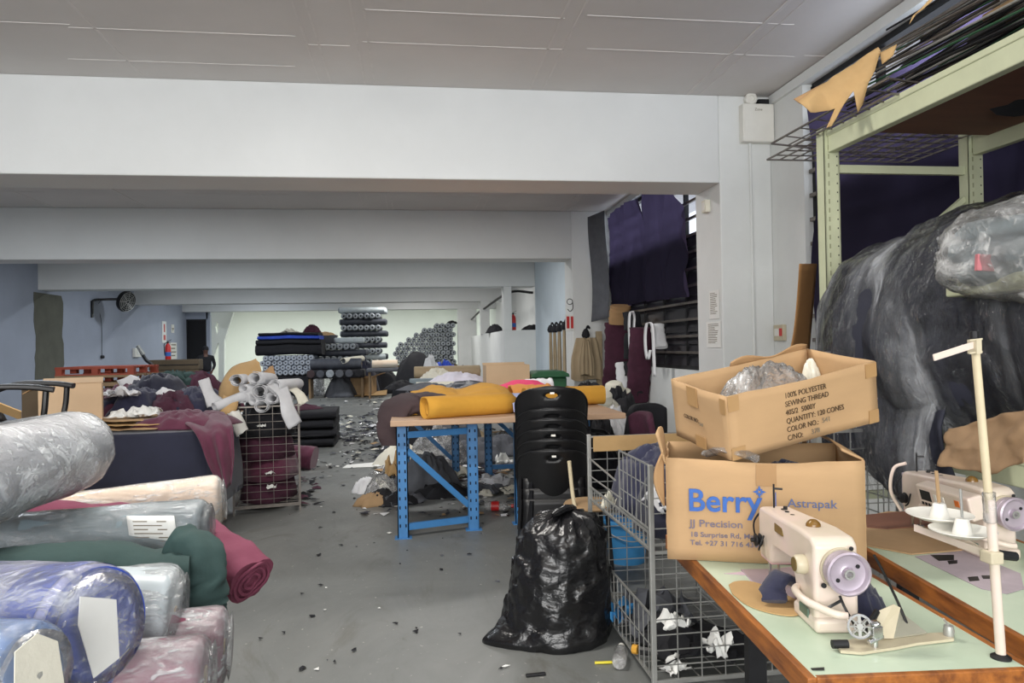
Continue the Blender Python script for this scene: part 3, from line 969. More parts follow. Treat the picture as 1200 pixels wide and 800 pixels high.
for i, (px, py, yy, rx, ry, h, lbl) in enumerate([(132, 458, 7.0, .14, .08, .06, 'small white cloth scrap at the left of the garment heap'), (175, 452, 7.55, .22, .1, .09, 'long white cloth scrap on top of the garment heap'),
                                          (205, 460, 7.3, .2, .08, .08, 'twisted white cloth scrap on the green garment'), (145, 460, 6.85, .1, .07, .05, 'white cloth scrap lying on the plum garment')]):
    c = at(px, py, yy); c.z -= 0.04
    tag(scrap('cloth_scrap', M_['white_cloth'], c, rx * 1.1, ry, h + .05, 80 + i), lbl, 'cloth', 'white scraps on the garment heap')

# tan carton, torn board and chair at the far left
def carton(name, label, w, d, h, loc, rot, m, m_in, th=0.006, group=None, flaps=()):
    root = thing(name, label, 'box', loc, rot, group)
    mb = MB()
    mb.span((0, 0, 0), (w, d, th)).span((0, 0, th), (w, th, h)).span((0, d - th, th), (w, d, h)).span((0, th, th), (th, d - th, h)).span((w - th, th, th), (w, d - th, h))
    mb.build('box_walls', m, root)
    return root
b = at(55, 496, 6.15)
bx = carton('cardboard_box', 'pale tan cardboard box on the navy covered table', 0.43, 0.3, 0.37, (b.x, 6.02, 0.868), R(20), M_['tan_box'], M_['carton_in'])
MB().grid(lambda u, v: Vector((lerp(0.0, 0.43, u), 0.29 + v * 0.1, 0.37 + 0.04 * v)), 3, 2).build('flap', M_['tan_box'], bx, solid=0.006)
MB().grid(lambda u, v: Vector((-v * 0.1, lerp(0, 0.3, u), 0.37 - v * 0.06)), 3, 2).build('flap', M_['carton_in'], bx, solid=0.006)
MB().span((0.3, -0.004, 0.02), (0.42, 0.0, 0.075)).build('yellow_sticker', mat('yellow_sticker', rgb(226, 200, 40), 0.6), bx)
b = at(22, 492, 6.6)
bx = carton('cardboard_box', 'dark box added for the left face of the tan box behind the black plastic chair', 0.34, 0.4, 0.33, (b.x, 6.65, 0.868), R(-4), M_['brown_box'], M_['carton_in'])  # separate box stands in for the tan box's shaded side, shade in its colour
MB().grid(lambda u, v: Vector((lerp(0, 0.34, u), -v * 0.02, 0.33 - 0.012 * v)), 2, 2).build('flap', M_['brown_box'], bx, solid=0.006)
cr = thing('wooden_crate', 'slatted wooden crate carrying the black plastic armchair', 'crate', (-2.56, 5.0, 0))
for z in (0.02, 0.17, 0.32, 0.47):
    MB().span((-0.3, -0.3, z), (0.3, -0.28, z + 0.11)).span((-0.3, 0.28, z), (0.3, 0.3, z + 0.11)).span((-0.3, -0.28, z), (-0.28, 0.28, z + 0.11)).span((0.28, -0.28, z), (0.3, 0.28, z + 0.11)).build('slat_course', M_['pallet'], cr)
MB().span((-0.3, -0.3, 0.60), (0.3, 0.3, 0.62)).span((-0.27, -0.27, 0), (-0.24, -0.24, 0.6)).span((0.24, -0.27, 0), (0.27, -0.24, 0.6)).span((-0.27, 0.24, 0), (-0.24, 0.27, 0.6)).span((0.24, 0.24, 0), (0.27, 0.27, 0.6)).build('top', M_['pallet'], cr)
ac = thing('plastic_armchair', 'black plastic armchair with long flat arms beside the tan box', 'chair', (-2.5, 5.0, 0.62), R(-78))
# local: back at -y... chair faces +y
for s in (-1, 1):
    arm = bez([(s * 0.25, -0.22, 0.62), (s * 0.27, -0.08, 0.665), (s * 0.27, 0.12, 0.66), (s * 0.26, 0.24, 0.64)], 6)
    soft_tube(MB(), arm, 0.042, 0.018, 14, 2, 0.02, sq=3.5).build('armrest', M_['black_plastic'], ac, smooth=True)
    for y in (-0.2, 0.2):
        mb = MB().tube(bez([(s * 0.23, y * 0.85, 0.42), (s * 0.25, y, 0.2), (s * 0.27, y * 1.12, 0.0)], 5), 0.022, 8)
        mb.build('leg', M_['black_plastic'], ac, smooth=True)
    MB().tube(bez([(s * 0.25, 0.17, 0.4), (s * 0.265, 0.19, 0.52), (s * 0.265, 0.2, 0.645)], 5), 0.018, 8).build('arm_post', M_['black_plastic'], ac, smooth=True)
MB().grid(lambda u, v: Vector((lerp(-.24, .24, u), lerp(-.2, .24, v), 0.42 - 0.03 * math.sin(PI * u) * math.sin(PI * v) - 0.02 * max(0, v - 0.85) * 6)), 12, 12).build('seat', M_['black_plastic'], ac, smooth=True, solid=0.012)
MB().grid(lambda u, v: Vector((lerp(-.25, .25, u) * (1 - 0.15 * v * v), -0.2 - 0.12 * v + 0.05 * (2 * u - 1) ** 2, 0.42 + 0.31 * v - 0.05 * (2 * u - 1) ** 4 * v)), 12, 12).build('backrest', M_['black_plastic'], ac, smooth=True, solid=0.012)
q = at(8, 480, 4.6)
tf = thing('board_flap', 'loose kraft board flap poking up at the left edge by the chair', 'card', (q.x, 4.6, q.z - 0.1))
part(MB().grid(lambda u, v: at(lerp(-25, 25, u), lerp(466, 486, u) + 10 * v - 4, 4.6 + 0.1 * v), 5, 3), 'sheet', M_['kraft'], tf, solid=0.006)

# ------------------------------------------------------------------ wire cage of maroon cloth
def mesh_panel(p, ux, uz, w, h, cx, cz, r=0.003, frame=0.007):
    """a welded wire panel: origin p, unit vectors ux, uz"""
    p, ux, uz = Vector(p), Vector(ux), Vector(uz)
    mb = MB()
    nx, nz = max(1, round(w / cx)), max(1, round(h / cz))
    for i in range(nx + 1):
        rr = frame if i in (0, nx) else r
        a = p + ux * (w * i / nx)
        mb.bar(a, a + uz * h, rr * 2, rr * 2)
    for j in range(nz + 1):
        rr = frame if j in (0, nz) else r
        a = p + uz * (h * j / nz)
        mb.bar(a, a + ux * w, rr * 2, rr * 2)
    return mb

def wire_cage(label, x0, x1, y0, y1, z0, z1, cx, cz, m, group=None, post=0.012, rot=0.0, r=0.003):
    root = thing('wire_cage', label, 'wire cage', ((x0 + x1) / 2, (y0 + y1) / 2, 0), rot, group=group)
    W, D = x1 - x0, y1 - y0
    H_ = z1 - z0
    ax, ay = -W / 2, -D / 2
    mesh_panel((ax, ay, z0), (1, 0, 0), (0, 0, 1), W, H_, cx, cz, r).build('mesh_panel', m, root)
    mesh_panel((ax, -ay, z0), (1, 0, 0), (0, 0, 1), W, H_, cx, cz, r).build('mesh_panel', m, root)
    mesh_panel((ax, ay, z0), (0, 1, 0), (0, 0, 1), D, H_, cx, cz, r).build('mesh_panel', m, root)
    mesh_panel((-ax, ay, z0), (0, 1, 0), (0, 0, 1), D, H_, cx, cz, r).build('mesh_panel', m, root)
    mesh_panel((ax + 0.012, ay + 0.012, z0 + 0.012), (1, 0, 0), (0, 1, 0), W - 0.024, D - 0.024, cx, cx).build('mesh_floor', m, root)
    for sx in (-1, 1):
        for sy in (-1, 1):
            MB().span((sx * W / 2 - post, sy * D / 2 - post, 0), (sx * W / 2 + post, sy * D / 2 + post, z1 + 0.01)).build('corner_post', m, root)
    return root
wire_cage('wire cage full of maroon cloth beside the navy covered table', -1.69, -1.12, 6.76, 7.66, 0.06, 0.97, 0.115, 0.068, M_['wire_dark'], post=0.009, rot=R(9), r=0.0019)
for i, (z, h, m, ox, lbl) in enumerate([(0.07, .25, 'maroon2', 0, 'maroon cloth bundle at the bottom of the wire cage'), (0.27, .25, 'maroon', 0.02, 'plum cloth bundle second from the bottom of the wire cage'),
                                (0.46, .28, 'maroon2', -0.02, 'maroon cloth bundle in the middle of the wire cage'), (0.68, .30, 'black', 0.0, 'black cloth bundle at the top of the wire cage'),]):
    tag(crumple('cloth_bundle', M_[m], Vector((-1.405 + ox, 7.22, z)), 0.262, 0.4, h * 1.25, 90 + i, fold=0.5, freq=3.0, edge=0.06, power=7), lbl, 'cloth')
for i, (px, py, lbl) in enumerate([(306, 500, 'white paper scrap caught high in the wire cage'), (316, 556, 'white paper scrap caught low in the wire cage'), (318, 572, 'white paper scrap lowest in the wire cage')]):
    c = at(px, py, 6.82)
    tag(scrap('paper_scrap', M_['paper'], c, .04, .035, .05, 120 + i, 6), lbl, 'paper')

# rolled white paper patterns on the cage
def paper_roll(label, p, d, r, L, turns=2, m='paper_roll', seed=0):
    """an open paper roll seen end-on: spiral sheet"""
    p, d = Vector(p), Vector(d).normalized()
    fr = frame_to(p, d)
    root = thing('paper_roll', label, 'paper roll', p - Vector((0, 0, r)), group='rolled white patterns on the wire cage')
    N = 26 * turns
    def f(u, v):
        a = u * turns * 2 * PI + seed
        rr = r * (1 - 0.42 * u)
        return fr @ Vector((rr * math.cos(a), rr * math.sin(a) * 0.9, L * v))
    part(MB().grid(f, N, 3), 'rolled_sheet', M_[m], root, smooth=True, angle=0, solid=0.003)
    return root
prl = [(277, 446, .055, 'upper left'), (298, 443, .06, 'upper middle'), (285, 455, .042, 'second row left'), (304, 458, .065, 'second row middle'), (284, 466, .055, 'lower left flattened'),
       (296, 470, .04, 'lowest small'), (306, 476, .06, 'lowest and nearest'), (318, 466, .055, 'lower right'), (322, 452, .06, 'upper right')]
for i, (px, py, r, wh) in enumerate(prl):
    p_ = at(px, py, 6.7 + 0.012 * (i % 3))
    paper_roll('%s white paper roll of the bunch on the wire cage' % wh, p_, (-0.06 + 0.16 * (i % 3), 0.97, -0.02 - 0.05 * (i % 2)), r * 1.15, 0.5, 2, seed=i * 1.3)
p_ = at(251, 477, 6.6)
paper_roll('white paper roll with one end reared up left of the bunch on the cage', p_, (0.75, 0.6, 0.3), 0.055, 0.4, 2, seed=2)
def sheet(name, label, m, cols, cat='paper', solid=0.002, grp=None, nu=10, nv=14):
    """sheet through rows of (px,py,Y) left/right pairs"""
    Ls = bez([at(*c[0]) for c in cols], 5); Rs = bez([at(*c[1]) for c in cols], 5)
    c0 = (Ls[-1] + Rs[-1]) / 2
    root = thing(name, label, cat, c0, group=grp)
    def f(u, v):
        k_ = min(len(Ls) - 1, int(round(v * (len(Ls) - 1))))
        w = Ls[k_].lerp(Rs[k_], u)
        return w + Vector((0, -0.03 * math.sin(PI * u), 0.012 * fbm(Vector((u * 3, v * 4, len(label))), 3)))
    part(MB().grid(f, nu, len(Ls) - 1), 'sheet', M_[m], root, smooth=True, angle=0, solid=solid)
    return root
sheet('paper_sheet', 'white paper sheet reared up at the left of the cage top', 'paper_roll', [((232, 446, 6.75), (245, 442, 6.8)), ((238, 462, 6.7), (252, 460, 6.75)), ((243, 478, 6.65), (266, 470, 6.7))])
sheet('kraft_sheet', 'big mustard kraft paper sheet standing behind the white rolls', 'kraft', [((300, 420, 7.3), (304, 424, 7.2)), ((272, 430, 7.2), (306, 440, 7.1)), ((258, 452, 7.1), (290, 450, 7.0)), ((256, 470, 7.0), (280, 468, 6.95))])
sheet('kraft_sheet', 'crumpled kraft paper hanging off the left of the cage top', 'kraft', [((262, 462, 6.7), (280, 468, 6.7)), ((256, 480, 6.62), (278, 478, 6.65)), ((254, 490, 6.6), (272, 490, 6.62))])
sheet('pattern_card', 'pale grey card hanging down from the left of the cage top', 'white_plastic', [((266, 484, 6.58), (280, 480, 6.6)), ((272, 500, 6.58), (288, 496, 6.6)), ((277, 512, 6.58), (291, 503, 6.6))])
sheet('paper_sheet', 'white paper sheet hanging down the right of the wire cage', 'paper_roll', [((312, 450, 6.7), (335, 446, 6.9)), ((326, 464, 6.66), (340, 460, 6.8)), ((330, 486, 6.62), (346, 478, 6.7)), ((338, 503, 6.62), (354, 494, 6.7))])
sheet('paper_sheet', 'cream paper sheet drooping at the far right of the cage top', 'cream_cloth', [((330, 452, 6.95), (345, 452, 7.1)), ((345, 462, 6.9), (356, 460, 7.0)), ((350, 476, 6.88), (362, 470, 6.95))])
sheet('kraft_sheet', 'rust brown paper sheet behind the right hand white rolls', 'carton_in', [((302, 440, 7.3), (320, 428, 7.4)), ((306, 446, 7.2), (324, 442, 7.3)), ((315, 452, 7.1), (330, 446, 7.2))])
# ------------------------------------------------------------------ small fixtures on the walls
# wall fan on its bracket
fa = thing('wall_fan', 'dark wall fan on a bent bracket arm high on the blue wall', 'fan', (XL + 0.005, 20.9, 2.9))
MB().tube(bez([(0.02, -0.15, -0.35), (0.03, -0.15, -0.1), (0.06, -0.12, 0.02), (0.25, 0.02, 0.05), (0.6, 0.1, 0.06)], 6), 0.035, 8).build('bracket_arm', M_['black_plastic'], fa, smooth=True)
MB().span((0, -0.2, -0.45), (0.03, -0.1, 0.0)).build('wall_plate', M_['black_plastic'], fa)
fm = frame_to((0.78, 0.12, 0.0), (0.85, -0.35, -0.28))
MB().lathe([(0.0, -0.12), (0.1, -0.12), (0.28, -0.06), (0.3, 0.0), (0.28, 0.05), (0.27, 0.05), (0.0, 0.0)], 24, fm).build('fan_shroud', M_['dark_metal'], fa, smooth=True)
gb = MB()
for i in range(5):
    rr = 0.06 + i * 0.052
    gb.tube([fm @ Vector((rr * math.cos(a), rr * math.sin(a), 0.07)) for a in [2 * PI * t / 20 for t in range(20)]], 0.006, 5, closed=True)
for i in range(8):
    a = PI * i / 4
    gb.tube([fm @ Vector((0.03 * math.cos(a), 0.03 * math.sin(a), 0.075)), fm @ Vector((0.28 * math.cos(a), 0.28 * math.sin(a), 0.065))], 0.006, 5)
gb.build('fan_guard', M_['steel'], fa)
MB().tube(bez([(0.62, 0.11, 0.05), (0.02, 0.3, 0.0), (0.02, 0.42, -0.6), (0.02, 0.42, -1.5)], 6), 0.008, 5).lathe([(0.0, 0.05), (0.05, 0.04), (0.06, 0), (0.05, -0.04), (0, -0.05)], 10, Matrix.Translation((0.03, 0.42, -1.52))).build('pull_cord', M_['black_plastic'], fa)

def wall_plate(name, label, cat, c, sy, sz, m, sx=0.02, face='x', mark=None):
    root = thing(name, label, cat, c)
    if face == 'x':
        MB().span((0, -sy / 2, -sz / 2), (sx, sy / 2, sz / 2)).build('plate', m, root, bevel=0.004)
    elif face == '-x':
        MB().span((-sx, -sy / 2, -sz / 2), (0, sy / 2, sz / 2)).build('plate', m, root, bevel=0.004)
    else:
        MB().span((-sy / 2, -sx, -sz / 2), (sy / 2, 0, sz / 2)).build('plate', m, root, bevel=0.004)
    return root
q = atx(159, 413, XL)
o = wall_plate('switch_box', 'white switch box on the blue wall left of the bent trolley handle', 'switch', q, 0.5, 0.28, M_['white_plastic'], 0.08)
MB().span((0.08, -0.12, -0.06), (0.095, 0.12, 0.06)).build('rocker', M_['paper'], o)
q = atx(192, 389, XL)
o = wall_plate('wall_sign', 'tall white sign with red pictogram above the red extinguisher', 'sign', q, 0.42, 0.75, M_['paper'])
MB().span((0.02, -0.1, -0.28), (0.024, 0.1, -0.1)).span((0.02, -0.06, 0.0), (0.024, 0.06, 0.28)).build('pictogram', M_['red'], o)
q = atx(202, 385, XL)
o = wall_plate('notice_sign', 'small paper notice between the tall sign and the dark doorway', 'paper', q, 0.3, 0.3, M_['white_plastic'])
MB().span((0.02, -0.1, -0.02), (0.024, 0.1, 0.02)).span((0.02, -0.02, -0.1), (0.024, 0.02, 0.02)).build('printed_mark', M_['ink_grey'], o)
q = atx(203, 411, XL)
o = wall_plate('wall_notice', 'white notice sheet behind the red extinguisher', 'notice', q, 0.7, 0.6, M_['white_plastic'])
lb = MB()
for i in range(4):
    lb.span((0.02, -0.28, 0.2 - i * 0.13), (0.024, 0.24 - 0.1 * (i % 2), 0.24 - i * 0.13))
lb.build('printed_lines', M_['ink_grey'], o)
q = at(214, 362, 28.85)
o = wall_plate('exit_sign', 'grey EXIT sign over the dark doorway', 'sign', (q.x, 28.89, q.z), 0.42, 0.27, mat('grey_sign', rgb(132, 146, 150), 0.6), 0.03, 'y')
lettering('lettering', [('EXIT', -0.16, -0.06, 0.17)], o, M_['dark_metal'], (0, -0.031, 0), (1, 0, 0), (0, 0, 1))

def extinguisher(label, c, s=1.0):
    root = thing('fire_extinguisher', label, 'fire extinguisher', c)
    MB().lathe([(0, 0), (0.075 * s, 0.0), (0.082 * s, 0.02 * s), (0.082 * s, 0.36 * s), (0.06 * s, 0.43 * s), (0.03 * s, 0.46 * s), (0.026 * s, 0.48 * s), (0, 0.48 * s)], 20).build('cylinder_body', M_['red'], root, smooth=True)
    MB().lathe([(0.0835 * s, 0.1 * s), (0.0835 * s, 0.22 * s)], 20).build('printed_band', M_['ink_blue'], root, smooth=True)
    MB().span((-0.025 * s, -0.025 * s, 0.48 * s), (0.025 * s, 0.025 * s, 0.53 * s)).bar((-0.02 * s, 0, 0.54 * s), (0.1 * s, 0, 0.58 * s), 0.025 * s, 0.012 * s).bar((-0.02 * s, 0, 0.52 * s), (0.09 * s, 0, 0.51 * s), 0.02 * s, 0.012 * s).build('valve_handle', M_['black_plastic'], root)
    MB().tube(bez([(-0.02 * s, 0, 0.5 * s), (-0.1 * s, 0, 0.46 * s), (-0.105 * s, 0, 0.3 * s), (-0.09 * s, 0, 0.12 * s)], 5), 0.012 * s, 6).build('hose', M_['black_plastic'], root, smooth=True)
    return root
extinguisher('red fire extinguisher standing on the white ledge wall', (at(602, 386, 18.2).x, 18.25, 1.87), 0.85)
# brown boxes behind the trolley, with an extinguisher on top
q = on(183, 470, 0)
for k_, (z, lbl) in enumerate([(0.0, 'lowest brown box of the stack before the dark doorway'), (0.5, 'middle brown box of the stack before the dark doorway'), (0.95, 'topmost brown box of the stack before the dark doorway')]):
    h = [0.5, 0.45, 0.31][k_]
    bx = thing('brown_box', lbl, 'box', (at(209, 430, 22.5).x, 22.6, z), group='brown boxes before the doorway')
    w2 = [0.66, 0.68, 0.70][k_]
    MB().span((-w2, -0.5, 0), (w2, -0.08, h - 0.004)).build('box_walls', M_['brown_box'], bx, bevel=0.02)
    MB().span((-w2 + 0.02, -0.51, h * 0.45), (w2 - 0.02, -0.5, h * 0.52)).build('strap', M_['dark_metal'], bx)
extinguisher('red fire extinguisher standing on the brown boxes', (at(197, 418, 22.3).x, 22.3, 1.26), 1.0)

# hand truck with a bent steel handle
q = at(178, 440, 20.0)
ht = thing('hand_truck', 'dark hand truck whose bent handle rises before the blue wall', 'trolley', (q.x, 20.0, 0))
MB().tube(bez([(0.0, 0, 0.12), (0.02, 0, 0.9), (0.0, 0, 1.15), (-0.15, 0.0, 1.3), (-0.34, 0.0, 1.66)], 6), 0.045, 8).build('handle_tube', M_['dark_metal'], ht, smooth=True)
MB().tube([(0.3, 0.3, 0.12), (0.3, 0.3, 0.95)], 0.03, 8).tube([(0, 0, 0.5), (0.3, 0.3, 0.5)], 0.025, 8).build('back_frame', M_['dark_metal'], ht)
MB().tube(bez([(-0.2, 0.0, 1.42), (-0.34, 0, 1.66)], 4), 0.052, 8).build('grip', M_['steel'], ht)
MB().span((-0.15, -0.35, 0.1), (0.45, 0.3, 0.13)).build('toe_plate', M_['dark_metal'], ht)
for x in (-0.1, 0.4):
    MB().lathe([(0, -0.025), (0.11, -0.025), (0.125, -0.01), (0.125, 0.01), (0.11, 0.025), (0, 0.025)], 18, frame_to((x, 0.1, 0.126), (1, 0, 0))).build('wheel', M_['black_plastic'], ht, smooth=True)

# red and bare pallets stacked by the blue wall
q = at(116, 440, 12.6)
pal0 = None
for i in range(6):
    z = 0.58 + i * 0.0
pz = 0.0
for i in range(9):
    m = 'pallet_red' if i == 8 else 'pallet'
    lbl = 'red painted pallet on top of the stack by the blue wall' if i == 8 else 'bare wooden pallet in the stack under the red one'
    pl = thing('pallet', lbl, 'pallet', (q.x, 13.0, pz), R(-3), group='pallets stacked by the blue wall' if i < 8 else None)
    mb = MB()
    for k_ in range(6):
        mb.span((-0.62, -0.5 + k_ * 0.18, 0.118), (0.62, -0.4 + k_ * 0.18, 0.14))
    mb.build('deck_boards', M_[m], pl)
    for k_ in (-0.56, 0, 0.56):
        for y in (-0.45, 0, 0.45):
            MB().span((k_ - 0.05, y - 0.05, 0.02), (k_ + 0.05, y + 0.05, 0.1)).build('block', M_['pallet_red' if i > 6 else 'pallet'], pl)
    MB().span((-0.62, -0.5, 0.1), (0.62, -0.4, 0.118)).span((-0.62, 0.4, 0.1), (0.62, 0.5, 0.118)).span((-0.62, -0.05, 0.1), (0.62, 0.05, 0.118)).span((-0.62, -0.5, 0), (0.62, -0.4, 0.02)).span((-0.62, 0.4, 0), (0.62, 0.5, 0.02)).build('stringers', M_[m], pl)
    pz += 0.1405

# ------------------------------------------------------------------ distant stacks of rolls
def roll_mesh(name, r, L, m_body, m_end, m_hole):
    """a distant roll lying along +y, seen end at y=0, resting on z=0"""
    mb = MB()
    fr = frame_to((0, 0, r), (0, 1, 0))
    prof = [(0, 0.05), (r * 0.28, 0.05), (r * 0.28, 0.0), (r * 0.62, -0.012), (r * 0.86, 0.0), (r, 0.03), (r, L * 0.5), (r, L - 0.03), (r * 0.6, L), (0, L)]
    mb.lathe(prof, 16, fr, mis=[2, 2, 1, 1, 1, 0, 0, 0, 0])
    o = mb.build(name, [m_body, m_end, m_hole], None, smooth=True, angle=50)
    return o
def put_roll(src, used, loc, rot, label, group):
    if not used:
        o = src
        used.append(1)
    else:
        o = src.copy(); COL.objects.link(o)
    o.location = loc
    o.rotation_euler = rot
    return tag(o, label, 'fabric roll', group)
rnd = random.Random(11)
RA = roll_mesh('fabric_roll', 0.105, 1.5, M_['roll_dark'], M_['roll_end'], M_['dark']); ua = []
RB = roll_mesh('fabric_roll', 0.088, 1.5, mat('pale_grey_roll', rgb(150, 158, 172), 0.4, 0.2, 8), mat('pale_grey_roll_end', rgb(176, 182, 192), 0.5, 0.25, 14), M_['roll_dark']); ub = []
RC = roll_mesh('fabric_roll', 0.105, 1.66, M_['roll_pale'], M_['roll_end'], M_['dark']); uc = []
RD = roll_mesh('fabric_roll', 0.105, 1.66, M_['roll_dark'], M_['roll_end'], M_['dark']); ud = []
PI2 = PI / 2
# tall stack: rows seen end-on alternating with rolls laid across
x0, x1 = at(400, 400, 26.5).x, at(447, 400, 26.5).x
z, layer = 0.0, 0
while z < 2.62:
    n = 7
    for i in range(n):
        put_roll(RA, ua, (lerp(x0 + 0.11, x1 - 0.11, i / (n - 1)) + rnd.uniform(-.008, .008), 26.3 + rnd.uniform(-0.05, 0.05), z), (0, 0, 0), 'dark roll seen end-on in the tall alternating stack before the end wall', 'end-on rolls of the tall stack')
    z += 0.212
    for j in range(4):
        src, us = (RC, uc) if z > 2.5 or (j == 0 and layer in (2,)) else (RD, ud)
        put_roll(src, us, (x0 - 0.04 + rnd.uniform(-.05, .03), 26.42 + j * 0.36, z), (0, 0, -PI2), 'dark roll laid crosswise in the tall stack before the end wall' if src is RD else 'pale wrapped roll laid crosswise in the tall stack before the end wall', 'crosswise rolls of the tall stack' if src is RD else 'pale crosswise rolls of the tall stack')
    z += 0.212
    layer += 1
# second stack, lower
x0, x1 = at(372, 400, 24.6).x, at(417, 400, 24.6).x
z = 0.6
sb = thing('wooden_crate', 'low crate buried under the middle roll stack', 'crate', ((x0 + x1) / 2, 25.3, 0))
MB().span((-0.68, -0.7, 0.5), (0.68, 0.7, 0.59)).build('top', M_['pallet'], sb)
for sx in (-0.66, 0.62):
    for sy in (-0.68, 0.64):
        MB().span((sx, sy, 0), (sx + 0.04, sy + 0.04, 0.5)).build('leg', M_['pallet'], sb)
for layer in range(3):
    for i in range(6):
        put_roll(RA, ua, (lerp(x0 + 0.11, x1 - 0.11, i / 5), 24.6 + rnd.uniform(-.05, .05), z), (0, 0, 0), 'dark roll seen end-on in the shorter stack left of the tall one', 'end-on rolls of the shorter stack')
    z += 0.212
    if layer < 2:
        for j in range(3):
            put_roll(RD, ud, (x0 - 0.05, 24.75 + j * 0.45, z), (0, 0, -PI2), 'dark roll laid crosswise in the shorter stack left of the tall one', 'crosswise rolls of the shorter stack')
        z += 0.212
RC2, u2 = roll_mesh('fabric_roll', 0.1, 1.0, M_['roll_pale'], M_['roll_end'], M_['dark']), []
put_roll(RC2, u2, (at(391, 388, 24.6).x, 24.8, z), (0, 0, -PI2 + 0.06), 'pale wrapped roll lying on top of the shorter roll stack', None)
q = at(388, 390, 25.0)
gb_ = thing('grey_tub', 'grey tub of scraps on top of the shorter roll stack', 'tub', (q.x - 0.25, 25.35, z))
MB().prism([(-0.36, 0), (0.36, 0), (0.42, 0.3), (-0.42, 0.3)], -0.25, 0.25, 'y').build('tub_body', M_['grey_cloth'], gb_, bevel=0.02)
o = crumple('scraps', M_['kraft2'], Vector((0, 0, 0.28)), 0.4, 0.24, 0.16, 7, fold=0.9, parent=gb_)
# pale grey rolls with black and blue cloth on top
x0, x1 = at(304, 420, 23.4).x, at(371, 420, 23.4).x
dm = thing('dark_plinth', 'black cloth covered base under the pale grey rolls', 'table', ((x0 + x1) / 2, 24.1, 0))
MB().span((-0.93, -0.68, 0.0), (0.93, 0.72, 0.66)).build('cloth_skirt', M_['black'], dm, bevel=0.03)
z = 0.665
for layer in range(4):
    for i in range(10 if layer % 2 == 0 else 9):
        xx = lerp(x0 + 0.09, x1 - 0.09, (i + (0.5 if layer % 2 else 0)) / 9)
        put_roll(RB, ub, (xx, 23.4 + rnd.uniform(-.05, .05), z + rnd.uniform(0, .004)), (0, 0, 0), 'pale grey roll seen end-on under the black and blue cloth pile', 'pale grey end-on rolls')
    z += 0.154
z += 0.03
for i, (h, m, w2, lbl) in enumerate([(0.34, 'black', 1.02, 'folded black cloth lying on the pale grey rolls'), (0.17, 'black', 1.0, 'thin black cloth under the blue one on the roll pile'), (0.13, 'royal', 0.95, 'bright blue folded cloth near the top of the roll pile'), (0.1, 'black', 0.92, 'black cloth on the very top of the roll pile')]):
    f_ = thing('folded_cloth', lbl, 'cloth', ((x0 + x1) / 2, 24.1, z))
    soft_tube(MB(), [(-w2, 0, h / 2), (-w2 / 2, 0, h / 2), (0, 0, h / 2 + 0.02), (w2 / 2, 0, h / 2), (w2, 0, h / 2 - 0.01)], 0.62, h / 2, 30, i + 3, 0.06, 9, sq=5).build('cloth', M_[m], f_, smooth=True, angle=50)
    z += h * 0.97
o = tag(crumple('garment', M_['maroon2'], Vector((at(366, 384, 24.2).x, 24.1, z)), 0.3, 0.3, 0.3, 77, fold=0.8), 'red and black scraps heaped on the right of the cloth pile', 'garment')
o = tag(scrap('paper_scrap', M_['cream_cloth'], Vector((at(340, 386, 24.2).x, 24.1, z)), 0.2, 0.2, 0.18, 78), 'cream paper scrap on top of the cloth pile', 'paper')
# triangular heap
xa, xb = at(459, 420, 29.6).x, at(534, 420, 29.6).x
pitch = 0.2125
row = 0
z = 0.0
ncol = int((xb - xa) / pitch)
def zmax(x):
    pts = [(459, 1.45), (470, 1.7), (480, 1.9), (490, 2.08), (505, 2.32), (520, 2.45), (540, 2.5)]
    for (a_, za), (b_2, zb) in zip(pts, pts[1:]):
        xa_, xb_ = at(a_, 400, 29.6).x, at(b_2, 400, 29.6).x
        if x <= xb_:
            return lerp(za, zb, max(0, (x - xa_) / (xb_ - xa_)))
    return 2.5
z = 0.76
while z < 2.4:
    x = xb - 0.1 - (pitch / 2 if row % 2 else 0)
    while x > xa + 0.08:
        if z + 0.1 < zmax(x):
            put_roll(RA, ua, (x + rnd.uniform(-.012, .012), 29.3 + rnd.uniform(-0.12, 0.12), z), (0, 0, 0), 'dark roll seen end-on in the triangular heap by the far pillar', 'end-on rolls of the triangular heap')
        x -= pitch
    row += 1
    z += 0.186
hb = thing('wooden_crate', 'low crate buried under the triangular roll heap', 'crate', ((xa + xb) / 2, 29.95, 0))
MB().span((-1.35, -0.6, 0.68), (1.35, 0.8, 0.755)).span((-1.35, -0.6, 0), (-1.3, 0.8, 0.68)).span((1.3, -0.6, 0), (1.35, 0.8, 0.68)).build('crate_body', M_['pallet'], hb)
tag(crumple('garment', M_['black'], Vector((at(530, 380, 29.5).x, 29.6, 2.42)), 0.25, 0.3, 0.16, 12, fold=0.9), 'black scrap on the peak of the triangular roll heap', 'cloth')

# the dark bolts lying in front of the stacks
def bolt(label, px0, px1, py, Y, rp, m, end='roll_end', rot=0.0, z=None, group=None, wrap=None):
    a, b = at(px0, py, Y), at(px1, py, Y)
    r = rp * Y / 840
    zc = a.z if z is None else z + r
    root = thing('fabric_roll', label, 'fabric roll', ((a.x + b.x) / 2, Y, zc - r), rot, group)
    L = (b.x - a.x)
    fr = frame_to((L / 2, 0, r), (-1, 0, 0))
    wobble_roll(MB(), Vector((L / 2, 0, r)), Vector((-1, 0, 0)), r, L, len(label), 0.05, n=20, nz=12, end_round=r * 0.15, core=r * 0.25).build('rolled_cloth', M_[m], root, smooth=True)
    MB().lathe([(r * 0.25, 0.03), (r * 0.25, -0.006), (r * 0.2, -0.006), (r * 0.2, 0.05), (0, 0.05)], 12, fr).build('cardboard_core', M_['tube_card'], root)
    return root
bolt('dark charcoal roll lying crosswise before the shorter stack', 364, 424, 432, 22.2, 6.2, 'roll_dark', z=0.86)
